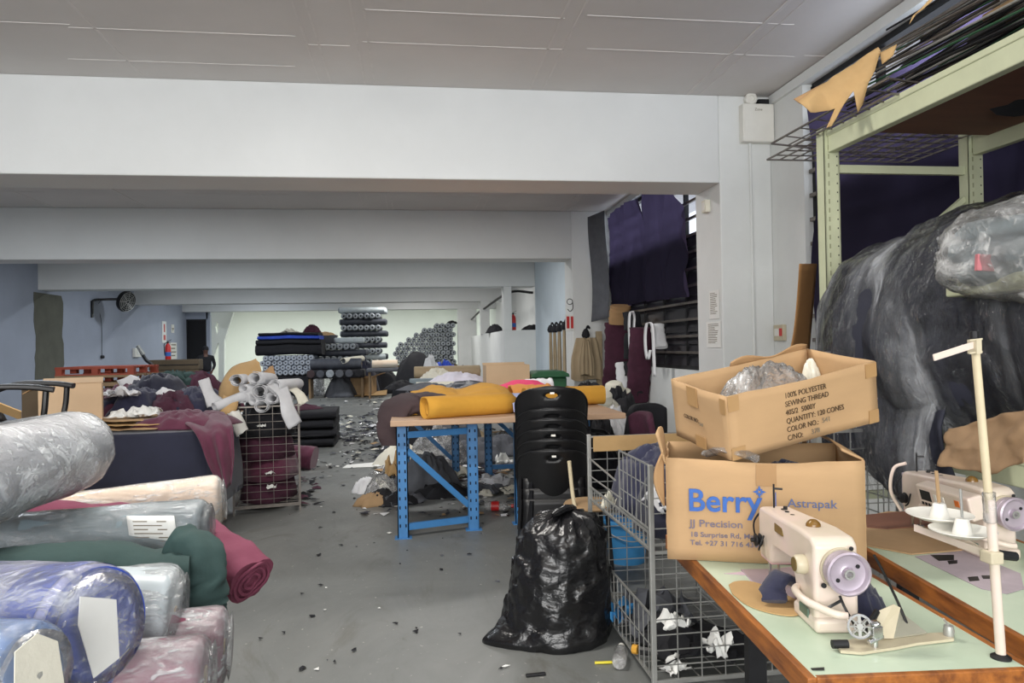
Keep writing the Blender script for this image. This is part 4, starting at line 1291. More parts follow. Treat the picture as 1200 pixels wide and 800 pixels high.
bs = thing('dark_bench', 'low bench of dark bundles under the charcoal roll', 'bench', (at(394, 440, 22.2).x, 22.3, 0))
MB().span((-0.85, -0.3, 0.6), (0.85, 0.5, 0.85)).build('top', M_['black'], bs, bevel=0.05)
for i in range(6):
    p_ = (-0.72 + i * 0.28, -0.34, 0.42)
    wobble_roll(MB(), Vector((p_[0], p_[1], 0.74)), Vector((0, 1, 0)), 0.12, 0.6, i, 0.06, n=14, nz=4).build('bundle', M_[['brown_cloth', 'roll_dark', 'roll_end', 'grey_cloth', 'roll_dark', 'black'][i]], bs, smooth=True)
for sx in (-0.8, 0.74):
    MB().span((sx, -0.2, 0), (sx + 0.06, 0.4, 0.6)).build('leg', M_['pallet'], bs)
o = paper_roll('cream paper roll lying on the charcoal roll', at(402, 423, 22.0), (0.5, 0.7, 0.05), 0.12, 0.9, 1, 'cream_cloth')
o['group'] = ''
del o['group']
tag(crumple('plastic_bag', M_['poly_bag'], on(378, 463, 0), 0.5, 0.45, 0.85, 31, fold=0.5, freq=2.2), 'pale crinkled plastic bag slumped before the charcoal roll', 'plastic bag')
tag(crumple('plastic_bag', M_['grey_cloth'], on(399, 465, 0), 0.46, 0.4, 0.72, 33, fold=0.4, freq=1.8), 'dark grey bag slumped beside the small brown carton', 'plastic bag')
bq = on(424, 464, 0)
bx = carton('cardboard_box', 'small open brown carton on the floor before the black bags', 0.68, 0.5, 0.6, (bq.x - 0.34, bq.y, 0), R(-14), M_['kraft2'], M_['carton_in'], 0.012)
MB().grid(lambda u, v: Vector((lerp(0, .68, u), -0.02 - v * 0.3, 0.6 + 0.03 * v)), 2, 2).build('flap', M_['kraft'], bx, solid=0.01)
MB().grid(lambda u, v: Vector((0.68 + 0.3 * v, lerp(0, .5, u), 0.6 + 0.1 * v)), 2, 2).build('flap', M_['kraft2'], bx, solid=0.01)
for i, (px, py, rr, lbl) in enumerate([(432, 464, .55, 'flattened kraft card on the floor right of the small carton'), (446, 458, .3, 'smaller kraft card leaning by the black bags')]):
    c = on(px, py, 0)
    tag(MB().grid(lambda u, v: Vector((lerp(-rr, rr, u), lerp(-.3, .3, v) + 0.2 * u, 0.03 + 0.12 * u * v * (i + 1))), 5, 4).build('kraft_card', M_['kraft'], None, solid=0.012), lbl, 'card').location = c
tag(crumple('bin_bag', M_['black'], on(442, 460, 0), 1.0, 0.8, 0.95, 35, fold=0.5, freq=2.0), 'black bag slumped on the floor right of the small carton', 'bag')
c = at(488, 428, 21.0); c.z = 0
tag(crumple('bin_bag', M_['black'], c, 0.78, 0.6, 1.4, 36, power=3.2, fold=0.35, freq=1.9), 'tall black bag heaped before the triangular roll heap', 'bag')
tag(crumple('bin_bag', M_['navy'], Vector((at(424, 430, 23.3).x, 23.3, 0)), 0.5, 0.4, 1.32, 37, fold=0.4), 'dark bag between the charcoal roll and the tall stack', 'bag')
bolt('pale cream roll lying crosswise left of the tall black bag', 436, 466, 426, 21.4, 4.5, 'peach', z=0.9)
bl = thing('low_bench', 'low bench of offcuts under the pale cream roll', 'bench', (at(450, 436, 21.5).x, 21.6, 0))
MB().span((-0.5, -0.3, 0.78), (0.5, 0.4, 0.89)).build('top', M_['grey_cloth'], bl, bevel=0.03)
for sx in (-0.45, 0.4):
    MB().span((sx, -0.2, 0), (sx + 0.05, 0.3, 0.78)).build('leg', M_['pallet'], bl)
tag(crumple('white_bag', M_['white_cloth'], Vector((at(441, 440, 24.4).x, 24.4, 0.0)), 0.24, 0.2, 1.1, 38, fold=0.4, power=4), 'white bag standing left of the tall black bag', 'bag')

# ------------------------------------------------------------------ people and fittings on the window side of the far bays
tag(crumple('garment', M_['black'], Vector((at(580, 390, 21.5).x, 21.5, 1.87)), 0.3, 0.3, 0.3, 61, fold=0.9), 'dark scraps lying on the white ledge behind the slim post', 'cloth')
tag(crumple('garment', M_['black'], Vector((at(624, 386, 18.4).x, 18.4, 1.87)), 0.3, 0.2, 0.16, 62, fold=0.6), 'black cloth lying on the white ledge right of the extinguisher', 'cloth')
cb_ = MB()
cp = [(2.32, 28.4, 2.55), (2.4, 24.4, 2.78), (2.36, 23.6, 2.72), (2.5, 18.5, 2.86), (3.1, 18.3, 2.84)]
cb_.tube(bez(cp, 8), 0.035, 6)
tag(cb_.build('sagging_cable', M_['black_plastic'], None, smooth=True), 'black cable sagging under the far beams along the ledge wall', 'cable')

# a person standing by the white partition, far off
pq = at(241.5, 440, 23.2)
pn = thing('person', 'person in a dark jacket and blue jeans standing behind the brown boxes', 'person', (pq.x, 23.2, 0), R(12))
def skinned(name, verts, edges, radii, m, parent, root=0, sub_=2):
    me = bpy.data.meshes.new(name)
    me.from_pydata(verts, edges, [])
    o = bpy.data.objects.new(name, me)
    COL.objects.link(o)
    o.parent = parent
    me.materials.append(m)
    md = o.modifiers.new('skin', 'SKIN')
    md.use_smooth_shade = True
    for i, d in enumerate(me.skin_vertices[0].data):
        d.radius = (radii[i], radii[i] * 0.85) if not isinstance(radii[i], tuple) else radii[i]
        d.use_root = (i == root)
    sb_ = o.modifiers.new('sub', 'SUBSURF'); sb_.levels = sub_; sb_.render_levels = sub_
    return o
V = [(0, 0, 0.86), (0, 0.0, 1.08), (0, 0.0, 1.28), (0, -0.01, 1.40), (0, -0.02, 1.50), (0, -0.03, 1.58),
     (0.10, 0, 0.80), (0.11, -0.02, 0.45), (0.12, 0.0, 0.08), (0.13, -0.12, 0.035),
     (-0.10, 0, 0.80), (-0.11, 0.02, 0.45), (-0.12, 0.04, 0.08), (-0.13, -0.08, 0.035),
     (0.18, 0, 1.30), (0.24, 0.02, 1.06), (0.20, -0.12, 0.90), (0.17, -0.19, 0.85),
     (-0.18, 0, 1.30), (-0.25, 0.02, 1.06), (-0.23, -0.10, 0.86), (-0.22, -0.15, 0.79)]
E_ = [(0, 1), (1, 2), (2, 3), (3, 4), (4, 5), (0, 6), (6, 7), (7, 8), (8, 9), (0, 10), (10, 11), (11, 12), (12, 13), (2, 14), (14, 15), (15, 16), (16, 17), (2, 18), (18, 19), (19, 20), (20, 21)]
rad = [0.11, 0.11, 0.13, 0.055, 0.085, 0.075, 0.085, 0.058, 0.04, 0.035, 0.085, 0.058, 0.04, 0.035, 0.06, 0.045, 0.034, 0.03, 0.06, 0.045, 0.034, 0.03]
skinned('body', V, E_, rad, M_['skin'], pn)
for sgn, i0, i1 in ((1, 16, 17), (-1, 20, 21)):
    a_, b_2 = Vector(V[i0]), Vector(V[i1])
    d_ = (b_2 - a_).normalized()
    for k_ in range(5):
        off_ = Vector((0.012 * (k_ - 2), 0.0, -0.008 if k_ else 0.012))
        pts_ = [b_2 + off_, b_2 + off_ * 1.2 + d_ * (0.05 if k_ else 0.03), b_2 + off_ * 1.2 + d_ * (0.075 - 0.006 * abs(k_ - 2)) + Vector((0, 0, -0.02))]
        MB().tube(pts_, [0.010, 0.009, 0.007], 6).build('finger', M_['skin'], pn, smooth=True)
skinned('jacket', [(0, 0, 0.80), (0, 0, 1.08), (0, 0, 1.30), (0, -0.005, 1.39), (0.19, 0, 1.30), (0.25, 0.02, 1.06), (0.205, -0.11, 0.915), (-0.19, 0, 1.30), (-0.26, 0.02, 1.06), (-0.235, -0.09, 0.88)],
        [(0, 1), (1, 2), (2, 3), (2, 4), (4, 5), (5, 6), (2, 7), (7, 8), (8, 9)], [0.20, 0.165, 0.17, 0.07, 0.075, 0.058, 0.046, 0.075, 0.058, 0.046], M_['black'], pn)
skinned('jeans', [(0, 0, 0.94), (0.10, 0, 0.78), (0.11, -0.02, 0.45), (0.12, 0.0, 0.10), (-0.10, 0, 0.78), (-0.11, 0.02, 0.45), (-0.12, 0.04, 0.10)],
        [(0, 1), (1, 2), (2, 3), (0, 4), (4, 5), (5, 6)], [0.14, 0.10, 0.072, 0.06, 0.10, 0.072, 0.06], M_['denim'], pn)
MB().lathe([(0, 0.105), (0.05, 0.095), (0.085, 0.055), (0.092, 0.0), (0.085, -0.03)], 18, Matrix.Translation((0, -0.012, 1.545))).build('hair', M_['black'], pn, smooth=True)
MB().lathe([(0, 0), (0.012, 0.0), (0.004, 0.035), (0, 0.036)], 8, Matrix.Translation((0, -0.105, 1.50))).build('nose', M_['skin'], pn, smooth=True)
for sx in (-1, 1):
    MB().lathe([(0, 0.008), (0.008, 0.004), (0.01, 0)], 8, frame_to((sx * 0.032, -0.095, 1.535), (0, -1, 0))).build('eye', M_['dark'], pn)
    MB().lathe([(0, 0.01), (0.015, 0.006), (0.025, 0)], 8, frame_to((sx * 0.082, -0.02, 1.52), (sx, 0, 0))).build('ear', M_['skin'], pn, smooth=True)
MB().bar((-0.022, -0.104, 1.475), (0.022, -0.104, 1.475), 0.008, 0.006).build('mouth', M_['maroon2'], pn)
# ------------------------------------------------------------------ the blue framed cutting table
bt = thing('cutting_table', 'cutting table on blue punched steel frames with mustard cloth on top', 'table', (0.72, 6.9, 0))
def punched_post(mb_, c, z0, z1, w=0.085, d=0.06):
    x, y = c
    # an open lipped channel, web facing the camera
    mb_.span((x - w / 2, y - d / 2, z0), (x + w / 2, y - d / 2 + 0.008, z1))
    mb_.span((x - w / 2, y - d / 2, z0), (x - w / 2 + 0.008, y + d / 2, z1))
    mb_.span((x + w / 2 - 0.008, y - d / 2, z0), (x + w / 2, y + d / 2, z1))
TZ = 0.93
top = MB().prism([(-0.18 - 0.72, 5.47 - 6.9), (1.66 - 0.72, 5.50 - 6.9), (1.66 - 0.72, 8.45 - 6.9), (-0.18 - 0.72, 8.45 - 6.9)], TZ - 0.045, TZ, 'z')
top.build('tabletop', M_['table_wood'], bt, bevel=0.006)
front = [(-0.10, 5.66), (0.46, 5.80), (0.86, 5.92), (1.42, 5.98)]
rear = [(-0.10, 8.2), (0.46, 8.22), (0.84, 8.24), (1.42, 8.24)]
for grp in (front, rear):
    for (x, y) in grp:
        mb = MB(); punched_post(mb, (x - 0.72, y - 6.9), 0.0, TZ - 0.045)
        leg = mb.build('leg', M_['blue_metal'], bt)
        hb_ = MB()
        for k in range(11):
            z = 0.1 + k * 0.07
            for sx in (-0.022, 0.022):
                hb_.box((x - 0.72 + sx, y - 6.9 - 0.0315, z), (0.011, 0.003, 0.024))
        hb_.build('punched_holes', M_['hole'], leg)
        MB().span((x - 0.72 - 0.065, y - 6.9 - 0.05, 0), (x - 0.72 + 0.065, y - 6.9 + 0.05, 0.006)).build('foot_plate', M_['blue_metal'], leg)
    for i in (0, 2):
        (xa_, ya_), (xb_, yb_) = grp[i], grp[i + 1]
        A, B = Vector((xa_ - 0.72 + 0.04, ya_ - 6.9, 0)), Vector((xb_ - 0.72 - 0.04, yb_ - 6.9, 0))
        def zz(v, z): return Vector((v.x, v.y, z))
        MB().bar(zz(A, 0.80), zz(B, 0.80), 0.03, 0.05).build('top_rail', M_['blue_metal'], bt)
        MB().bar(zz(A, 0.085), zz(B, 0.085), 0.03, 0.05).build('bottom_rail', M_['blue_metal'], bt)
        MB().bar(zz(A, 0.68), zz(B, 0.2), 0.03, 0.045).build('diagonal_brace', M_['blue_metal'], bt)
for x in (-0.10, 1.42):
    MB().bar((x - 0.72, -1.1, 0.83), (x - 0.72, 1.25, 0.83), 0.04, 0.06).build('side_beam', M_['blue_metal'], bt)

# cloths on the table
TT = TZ + 0.001
def world_soft(name, label, cat, m, path, rw, rh, seed, amp, freq=8, sq=3.2, group=None, taper=None, n=28):
    c = sum((Vector(p) for p in path), Vector()) / len(path)
    root = thing(name, label, cat, (c.x, c.y, min(p[2] for p in path) - rh), group=group)
    part(soft_tube(MB(), bez(path, 8), rw, rh, n, seed, amp, freq, sq=sq, taper=taper), 'cloth', M_[m], root, smooth=True, angle=60)
    return root
# front mustard roll
a, b = at(497, 476, 5.62), at(598, 470, 5.78)
mr = thing('fabric_roll', 'mustard cloth roll with its open end facing left, at the front of the table', 'fabric roll', ((a.x + b.x) / 2, 5.7, TT))
R_ = 0.088
pth = [Vector((lerp(a.x, b.x, t / 8), lerp(5.57, 5.82, t / 8), TT + R_ * 0.92)) for t in range(9)]
part(soft_tube(MB(), pth, R_ * 1.1, R_ * 0.92, 30, 5, 0.05, 6, sq=2.4, caps=False), 'rolled_cloth', M_['yellow'], mr, smooth=True, angle=0, solid=0.012)
part(soft_tube(MB(), [p_ + Vector((0.03, 0, 0)) for p_ in pth], R_ * 0.75, R_ * 0.6, 24, 6, 0.1, 6, caps=False), 'inner_turn', M_['yellow'], mr, smooth=True, angle=0, solid=0.01)
part(soft_tube(MB(), [p_ + Vector((0.08, 0, 0)) for p_ in pth], R_ * 0.5, R_ * 0.4, 20, 6, 0.1, 6), 'core', M_['brown_box'], mr, smooth=True)
# loose mustard cloth behind it
def hill(u, v, x0, x1, y0, y1, prof, seed):
    x, y = lerp(x0, x1, u), lerp(y0, y1, v)
    e = math.sin(PI * min(1, max(0, v))) ** 0.4
    z = prof(u) * e * (0.82 + 0.22 * ridge(Vector((u * 2.4 + v * 1.5, v * 4 - u, seed)), 3)) + 0.012 * fbm(Vector((u * 6, v * 6, seed)), 3)
    return Vector((x, y, TT + max(0.004, z)))
def loose(label, m, x0, x1, y0, y1, prof, seed, nu=44, nv=26):
    root = thing('loose_cloth', label, 'cloth', ((x0 + x1) / 2, (y0 + y1) / 2, TT))
    mb = MB().grid(lambda u, v: hill(u, v, x0, x1, y0, y1, prof, seed), nu, nv)
    part(mb, 'cloth', M_[m], root, smooth=True, angle=0, solid=0.006)
    return root
xl, xr = at(481, 460, 6.1).x, at(598, 460, 6.1).x
loose('rumpled mustard cloth heaped behind the front mustard roll', 'yellow', xl, xr, 5.84, 6.9, lambda u: 0.175 + 0.055 * math.sin(PI * min(1, u * 1.9)) ** 2 * (u < 0.53) + 0.055 * (0.5 - 0.5 * math.cos(2 * PI * max(0, min(1, (u - 0.45) / 0.62)))), 3)
# right hand mustard roll
a, b = at(600, 466, 6.35), at(704, 466, 6.5)
world_soft('fabric_roll', 'mustard cloth roll at the right end of the table', 'fabric roll', 'yellow', [(b.x - 0.75, 6.3, TT + 0.085), (b.x - 0.4, 6.34, TT + 0.085), (b.x - 0.02, 6.4, TT + 0.085)], 0.1, 0.084, 9, 0.06)
# blue grey strap of paper around the middle
o = thing('paper_band', 'pale lilac paper strip lying between the two mustard rolls', 'paper', (at(604, 470, 5.9).x, 5.85, TT))
MB().grid(lambda u, v: Vector((lerp(-0.05, 0.05, u), lerp(-0.2, 0.35, v), 0.02 + 0.13 * math.sin(PI * v) ** 0.7)), 4, 14).build('strip', mat('lilac_paper', rgb(168, 176, 214), 0.8), o, smooth=True, solid=0.004)
# orange and pink cloths further back
xl, xr = at(606, 455, 7.2).x, at(640, 455, 7.2).x
loose('orange cloth folded behind the mustard heap', 'orange', xl - 0.1, xr, 6.72, 7.3, lambda u: 0.17, 8, 14, 10)
xl, xr = at(600, 452, 7.6).x, at(656, 455, 7.6).x
loose('bright pink cloth curling behind the orange one', 'pink', xl - 0.2, xr + 0.05, 7.35, 8.1, lambda u: 0.19 * math.sin(PI * (0.12 + 0.84 * u)), 12, 20, 12)
xl, xr = at(618, 450, 8.1).x, at(650, 450, 8.1).x
loose('white cloth edge at the back of the table behind the pink one', 'white_cloth', xl, xr, 8.12, 8.4, lambda u: 0.17, 15, 12, 8)
# brown cloth hanging off the left end
bc = thing('brown_cloth', 'dark brown cloth slumped off the left end of the table', 'cloth', (-0.15, 5.9, TT))
pth = bez([at(532, 478, 6.0), at(505, 472, 6.0), at(482, 473, 5.98), at(466, 478, 5.9), at(458, 495, 5.84), at(457, 522, 5.82)], 8)
pth[0].z = max(pth[0].z, TT + 0.05)
part(soft_tube(MB(), pth, 0.26, 0.085, 30, 3, 0.14, 9, sq=3.0, taper=lambda t: 1.0 - 0.72 * max(0, t - 0.35) / 0.65), 'cloth', M_['brown_cloth'], bc, smooth=True, angle=60)

# ------------------------------------------------------------------ stacked black chairs
def chair_parts(root):
    """armless moulded chair, back towards -y, seat towards +y; back leans to -y"""
    Hs, Hb = 0.44, 0.80
    def hw(t):                      # half width of the back shell, t 0 seat level .. 1 top
        w = 0.252 - 0.02 * (1 - t)
        return w * (1 - max(0, (t - 0.62) / 0.38) ** 2.6) ** 0.42 if t < 1 else 0.001
    def bp(u, t, off=0.0):
        s = 2 * u - 1
        w = max(0.012, hw(min(t, 0.9985)))
        x = s * w
        y = -0.19 - 0.10 * t + 0.10 * (abs(x) / 0.232) ** 2.2
        z = Hs - 0.04 + (Hb - Hs + 0.04) * t
        return Vector((x, y + off, z))
    nu, nt = 26, 26
    vs = [bp(i / nu, j / nt) for j in range(nt + 1) for i in range(nu + 1)]
    hz, hx, hzz = Hs + (Hb - Hs) * 0.84, 0.042, 0.019
    fs = []
    for j in range(nt):
        for i in range(nu):
            q = [j * (nu + 1) + i, j * (nu + 1) + i + 1, (j + 1) * (nu + 1) + i + 1, (j + 1) * (nu + 1) + i]
            c = sum((vs[k_] for k_ in q), Vector()) / 4
            if (c.x / hx) ** 2 + ((c.z - hz) / hzz) ** 2 < 1.0:
                continue
            fs.append(q)
    used = {}
    for f in fs:
        for k_ in f: used[k_] = used.get(k_, 0) + 1
    for k_, n_ in used.items():
        v = vs[k_]
        e = math.sqrt((v.x / hx) ** 2 + ((v.z - hz) / hzz) ** 2)
        if n_ < 4 and e < 1.7:
            v.x, v.z = v.x / e, hz + (v.z - hz) / e
    mb = MB(); mb.add(vs, fs)
    mb.build('backrest', M_['black_plastic'], root, smooth=True, angle=0, solid=0.010)
    # raised rim of the back
    rim = [bp(0.0, t / 20) for t in range(21)] + [bp(1.0, t / 20) for t in reversed(range(21))]
    MB().tube(rim, 0.0075, 6).build('back_rim', M_['black_plastic'], root, smooth=True)
    MB().grid(lambda u, v: Vector(((2 * u - 1) * (0.215 + 0.015 * v), lerp(-0.2, 0.23, v), Hs - 0.02 * math.sin(PI * u) - 0.05 * max(0, v - 0.86) / 0.14)), 14, 14).build('seat', M_['black_plastic'], root, smooth=True, solid=0.012)
    for s in (-1, 1):
        # rear legs: deep open channels flaring downwards
        prof = []
        path = [Vector((s * 0.165, -0.225, Hs + 0.02)), Vector((s * 0.18, -0.245, 0.25)), Vector((s * 0.195, -0.275, 0.0))]
        mb = MB()
        for k_ in range(2):
            A, B = path[k_], path[k_ + 1]
            mb.bar(A, B, 0.075, 0.012)
            mb.bar(A + Vector((s * 0.035, 0.02, 0)), B + Vector((s * 0.035, 0.02, 0)), 0.010, 0.05)
            mb.bar(A + Vector((-s * 0.035, 0.02, 0)), B + Vector((-s * 0.035, 0.02, 0)), 0.010, 0.05)
        mb.build('leg', M_['black_plastic'], root)
        mb = MB().tube([(s * 0.19, 0.2, Hs - 0.02), (s * 0.205, 0.22, 0.2), (s * 0.215, 0.235, 0.0)], [0.03, 0.024, 0.02], 8)
        mb.build('leg', M_['black_plastic'], root, smooth=True)
        MB().grid(lambda u, v: Vector((s * (0.213 + 0.006 * v), lerp(-0.2, 0.22, u), Hs - 0.012 - 0.055 * v)), 10, 3).build('seat_side', M_['black_plastic'], root, smooth=True, solid=0.008)
    # lower panel between the rear legs
    MB().grid(lambda u, v: Vector((lerp(-0.2, 0.2, u) * (1 + 0.04 * v), -0.232 - 0.012 * v, Hs + 0.03 - 0.36 * v * (1 - 0.12 * math.sin(PI * u)))), 12, 8).build('back_apron', M_['black_plastic'], root, smooth=True, solid=0.008)
    return root
cpos = Vector((0.935, 4.86, 0.0))
crot = R(-9)
n_ch = 6
words_ = ['lowest chair of the black plastic stack by the bin bag', 'second chair from the bottom of the black plastic stack', 'third chair from the bottom of the black plastic stack',
          'third chair from the top of the black plastic stack', 'second chair from the top of the black plastic stack', 'topmost chair of the black plastic stack with a handle slot']
first = None
for i in range(n_ch):
    dz = [0, 0.065, 0.13, 0.195, 0.26, 0.40][i]
    dy = 0.022 * i
    loc = (cpos.x + math.sin(-crot) * dy, cpos.y + math.cos(crot) * dy, dz)
    if first is None:
        first = chair_parts(thing('plastic_chair', words_[0], 'chair', loc, crot, 'stacked black chairs'))
        MB().span((-0.012, -0.325, 0.755), (0.016, -0.318, 0.767)).build('sticker', M_['white_plastic'], first)
    else:
        c = copy_tree(first)
        c.location = loc
        c['label'] = words_[i]
        if i in (1, 3, 4):
            for ch in list(c.children):
                if ch.name.startswith('sticker'):
                    bpy.data.objects.remove(ch)

# black refuse sack
q = on(655, 760, 0)
tagb = thing('bin_bag', 'full black refuse sack slumped in front of the stacked chairs', 'bag', (0.70, 3.62, 0))
def sack(u, v):
    a = u * 2 * PI
    prof = [(0, 1.04), (0.05, 1.08), (0.15, 1.05), (0.3, 0.99), (0.5, 0.96), (0.68, 0.90), (0.8, 0.84), (0.88, 0.76), (0.95, 0.58), (1.0, 0.0)]
    for (v0, r0), (v1, r1) in zip(prof, prof[1:]):
        if v <= v1 + 1e-9:
            r = lerp(r0, r1, (v - v0) / (v1 - v0)); break
    d = Vector((math.cos(a), math.sin(a), 0))
    z = 0.63 * v
    n1 = ridge(Vector((d.x * 1.6, d.y * 1.6, v * 3.4 + 2)), 3)
    n2 = fbm(Vector((d.x * 4, d.y * 4, v * 7)), 3)
    k_ = 1 + 0.09 * (n1 - 0.5) + 0.05 * n2
    tail = 0.11 * math.exp(-((a - PI * 1.06) / 0.42) ** 2) * math.exp(-(v / 0.12) ** 2)
    x = d.x * (0.268 * r * k_ + tail)
    y = d.y * (0.24 * r * k_)
    x += 0.055 * v + (0.02 if v > .85 else 0) * n2
    return Vector((x, y, max(0.0, z + 0.03 * n2 * (v > 0.1) - (0.0 if v else 0))))
MB().grid(sack, 84, 60).build('sack', M_['bin_bag'], tagb, smooth=True, angle=0)
MB().tube(bez([(-0.02, -0.08, 0.625), (0.06, -0.03, 0.645), (0.12, 0.03, 0.63)], 6), [0.012, 0.016, 0.02, 0.02, 0.018, 0.02, 0.022, 0.02, 0.018, 0.02, 0.018, 0.014, 0.01], 8).build('knotted_neck', M_['bin_bag'], tagb, smooth=True)

# pale wooden pole and card leaning by the chairs
q = on(676, 690, 0)
wp = thing('wooden_pole', 'pale bent pole standing between the chair stack and the wire trolley', 'pole', (at(678, 604, 4.2).x, 4.2, 0.0))
part(MB().tube(bez([at(667, 540, 4.25), at(669, 560, 4.25), at(672, 585, 4.22), at(677, 603, 4.15), at(690, 606, 4.05)], 6), 0.012, 8), 'pole_shaft', M_['wood_pole'], wp, smooth=True)
part(MB().tube([at(679, 604, 4.15), Vector((at(679, 604, 4.15).x, 4.15, 0.0))], 0.012, 8), 'lower_shaft', M_['wood_pole'], wp, smooth=True)
# ------------------------------------------------------------------ rubbish under and around the table
rnd = random.Random(5)
def heap_item(name, label, cat, m, px, py, rx, ry, h, seed, group=None, fold=0.7, z=0.0):
    c = on(px, py, z)
    if rx < 0.2 and 'scrap' in name:
        return tag(scrap(name, M_[m], c, rx, ry, h, seed), label, cat, group)
    return tag(crumple(name, M_[m], c, rx, ry, h, seed, fold=fold, freq=2.6, edge=0.35), label, cat, group)
heap_item('plastic_bag', 'white plastic bag at the left end of the rubbish under the table', 'plastic bag', 'white_cloth', 430, 576, .14, .13, .17, 1)
heap_item('plastic_bag', 'blue grey plastic bag beside the white one in the rubbish', 'plastic bag', 'poly_bag', 447, 580, .17, .15, .24, 2)
heap_item('cloth_scrap', 'mustard scrap on the rubbish heap by the blue leg', 'cloth', 'kraft', 462, 560, .1, .1, .28, 3)
heap_item('cloth_scrap', 'black cloth lying at the front of the rubbish heap', 'cloth', 'black', 462, 590, .26, .14, .12, 4)
heap_item('cloth_scrap', 'grey cloth heaped behind the diagonal brace', 'cloth', 'grey_cloth', 500, 572, .34, .3, .42, 5)
heap_item('cloth_scrap', 'black cloth spread right of the diagonal brace', 'cloth', 'black', 520, 580, .3, .18, .14, 6)
heap_item('plastic_bag', 'clear plastic bag of offcuts under the middle of the table', 'plastic bag', 'poly_bag', 512, 545, .42, .3, .55, 7)
heap_item('cloth_scrap', 'cream cloth heap at the back left under the table', 'cloth', 'cream_cloth', 470, 545, .35, .26, .3, 8)
heap_item('cloth_scrap', 'pale cloth bundle at the middle under the table', 'cloth', 'cream_cloth', 540, 560, .16, .14, .18, 9)
heap_item('cloth_scrap', 'dark cloth heap behind the second blue leg', 'cloth', 'grey_cloth', 560, 540, .4, .3, .34, 10)
heap_item('cloth_scrap', 'light grey cloth heap at the right under the table', 'cloth', 'grey_cloth', 590, 532, .4, .3, .3, 11)
heap_item('paper_scrap', 'white paper cone standing on the floor under the table', 'paper', 'paper', 591, 545, .1, .08, .2, 12, fold=.3)
heap_item('cloth_scrap', 'khaki cloth bundle far under the table', 'cloth', 'khaki', 545, 520, .4, .3, .3, 13)
q = on(585, 592, 0.05)
bo = thing('plastic_bottle', 'clear drinks bottle with a red label lying under the table', 'bottle', (q.x, q.y, 0.045), R(-12))
fb = frame_to((-0.13, 0, 0), (1, 0, 0))
MB().lathe([(0, 0), (0.035, 0), (0.042, 0.02), (0.042, 0.17), (0.034, 0.2), (0.016, 0.235), (0.014, 0.25), (0, 0.25)], 16, fb).build('bottle_body', M_['poly_bag'], bo, smooth=True)
MB().lathe([(0.0435, 0.06), (0.0435, 0.13)], 16, fb).build('red_label', M_['red'], bo, smooth=True)
MB().lathe([(0.017, 0.238), (0.017, 0.262), (0, 0.262)], 12, fb).build('cap', M_['red'], bo)
pal_ = [('grey_cloth', 'grey'), ('black', 'black'), ('cream_cloth', 'cream'), ('roll_dark', 'charcoal'), ('white_cloth', 'white'), ('kraft2', 'tan'), ('poly_bag', 'clear film')]
for i in range(30):
    px, py = rnd.uniform(478, 612), rnd.uniform(512, 580)
    if i < 8: px, py = rnd.uniform(428, 476), rnd.uniform(545, 592)
    m_, nm_ = pal_[i % 7]
    c = on(px, py, 0)
    s_ = rnd.uniform(.08, .17)
    o = crumple('cloth_scrap', M_[m_], c, s_, s_ * .8, s_ * rnd.uniform(.7, 1.2), 300 + i, fold=.8, freq=3.2, edge=.5, nr=9, na=26, power=3) if i % 2 else scrap('cloth_scrap', M_[m_], c, s_ * 1.2, s_, s_ * .9, 300 + i, 9)
    tag(o, '%s scrap lying loose in the rubbish under the blue framed table' % nm_, 'cloth', '%s scraps under the table' % nm_)
# loose sheets out on the floor
for i, (px, py, w_, d_, m, lbl) in enumerate([(421, 546, .2, .12, 'paper', 'lone white paper sheet out on the open floor'), (452, 521, .16, .1, 'paper', 'white paper offcut on the floor left of the brown cloth'), (366, 517, .22, .1, 'paper', 'white paper strip on the floor by the black folded cloth')]):
    c = on(px, py, 0)
    tag(MB().grid(lambda u, v: Vector((lerp(-w_, w_, u) + 0.04 * v, lerp(-d_, d_, v), 0.004 + 0.02 * u * v)), 5, 4).build('paper_sheet', M_[m], None, solid=0.003), lbl, 'paper').location = c
# the uncounted litter of offcuts
def litter(name, label, spots, mats, seed, kind='stuff'):
    rnd = random.Random(seed)
    mb = MB()
    for (px0, px1, py0, py1, n_, s0, s1) in spots:
        for _ in range(n_):
            c = on(rnd.uniform(px0, px1), rnd.uniform(py0, py1), 0)
            a = rnd.uniform(0, 2 * PI); s_ = rnd.uniform(s0, s1)
            k_ = rnd.choice((3, 4, 5, 6))
            pts = []
            el = rnd.uniform(0.3, 1)
            for j in range(k_):
                t = 2 * PI * j / k_ + rnd.uniform(-.3, .3)
                r_ = s_ * rnd.uniform(.6, 1.1)
                x, y = r_ * math.cos(t), r_ * math.sin(t) * el
                pts.append(c + Vector((x * math.cos(a) - y * math.sin(a), x * math.sin(a) + y * math.cos(a), 0.004 + rnd.uniform(0, .35) * s_)))
            o_ = sum(pts, Vector()) / k_ + Vector((0, 0, rnd.uniform(.05, .3) * s_))
            vs = pts + [o_]
            mb.add(vs, [(j, (j + 1) % k_, k_) for j in range(k_)], rnd.randrange(len(mats)))
    o = mb.build(name, mats, None, solid=0.002)
    return tag(o, label, 'offcuts', None, kind)
LM = [M_['white_cloth'], M_['black'], M_['grey_cloth'], M_['paper'], M_['cream_cloth'], M_['navy'], M_['khaki'], M_['black'], M_['white_cloth']]
litter('offcut_litter', 'dense litter of cloth and paper offcuts on the floor before the table', [(385, 470, 486, 520, 230, .03, .11), (400, 460, 520, 545, 80, .02, .07), (430, 480, 468, 490, 90, .04, .13), (375, 470, 462, 480, 50, .03, .11), (425, 470, 495, 510, 60, .06, .16)], [M_['white_cloth'], M_['black'], M_['grey_cloth'], M_['grey_cloth'], M_['cream_cloth'], M_['navy'], M_['black'], M_['roll_dark'], M_['black'], M_['poly_bag']], 3)
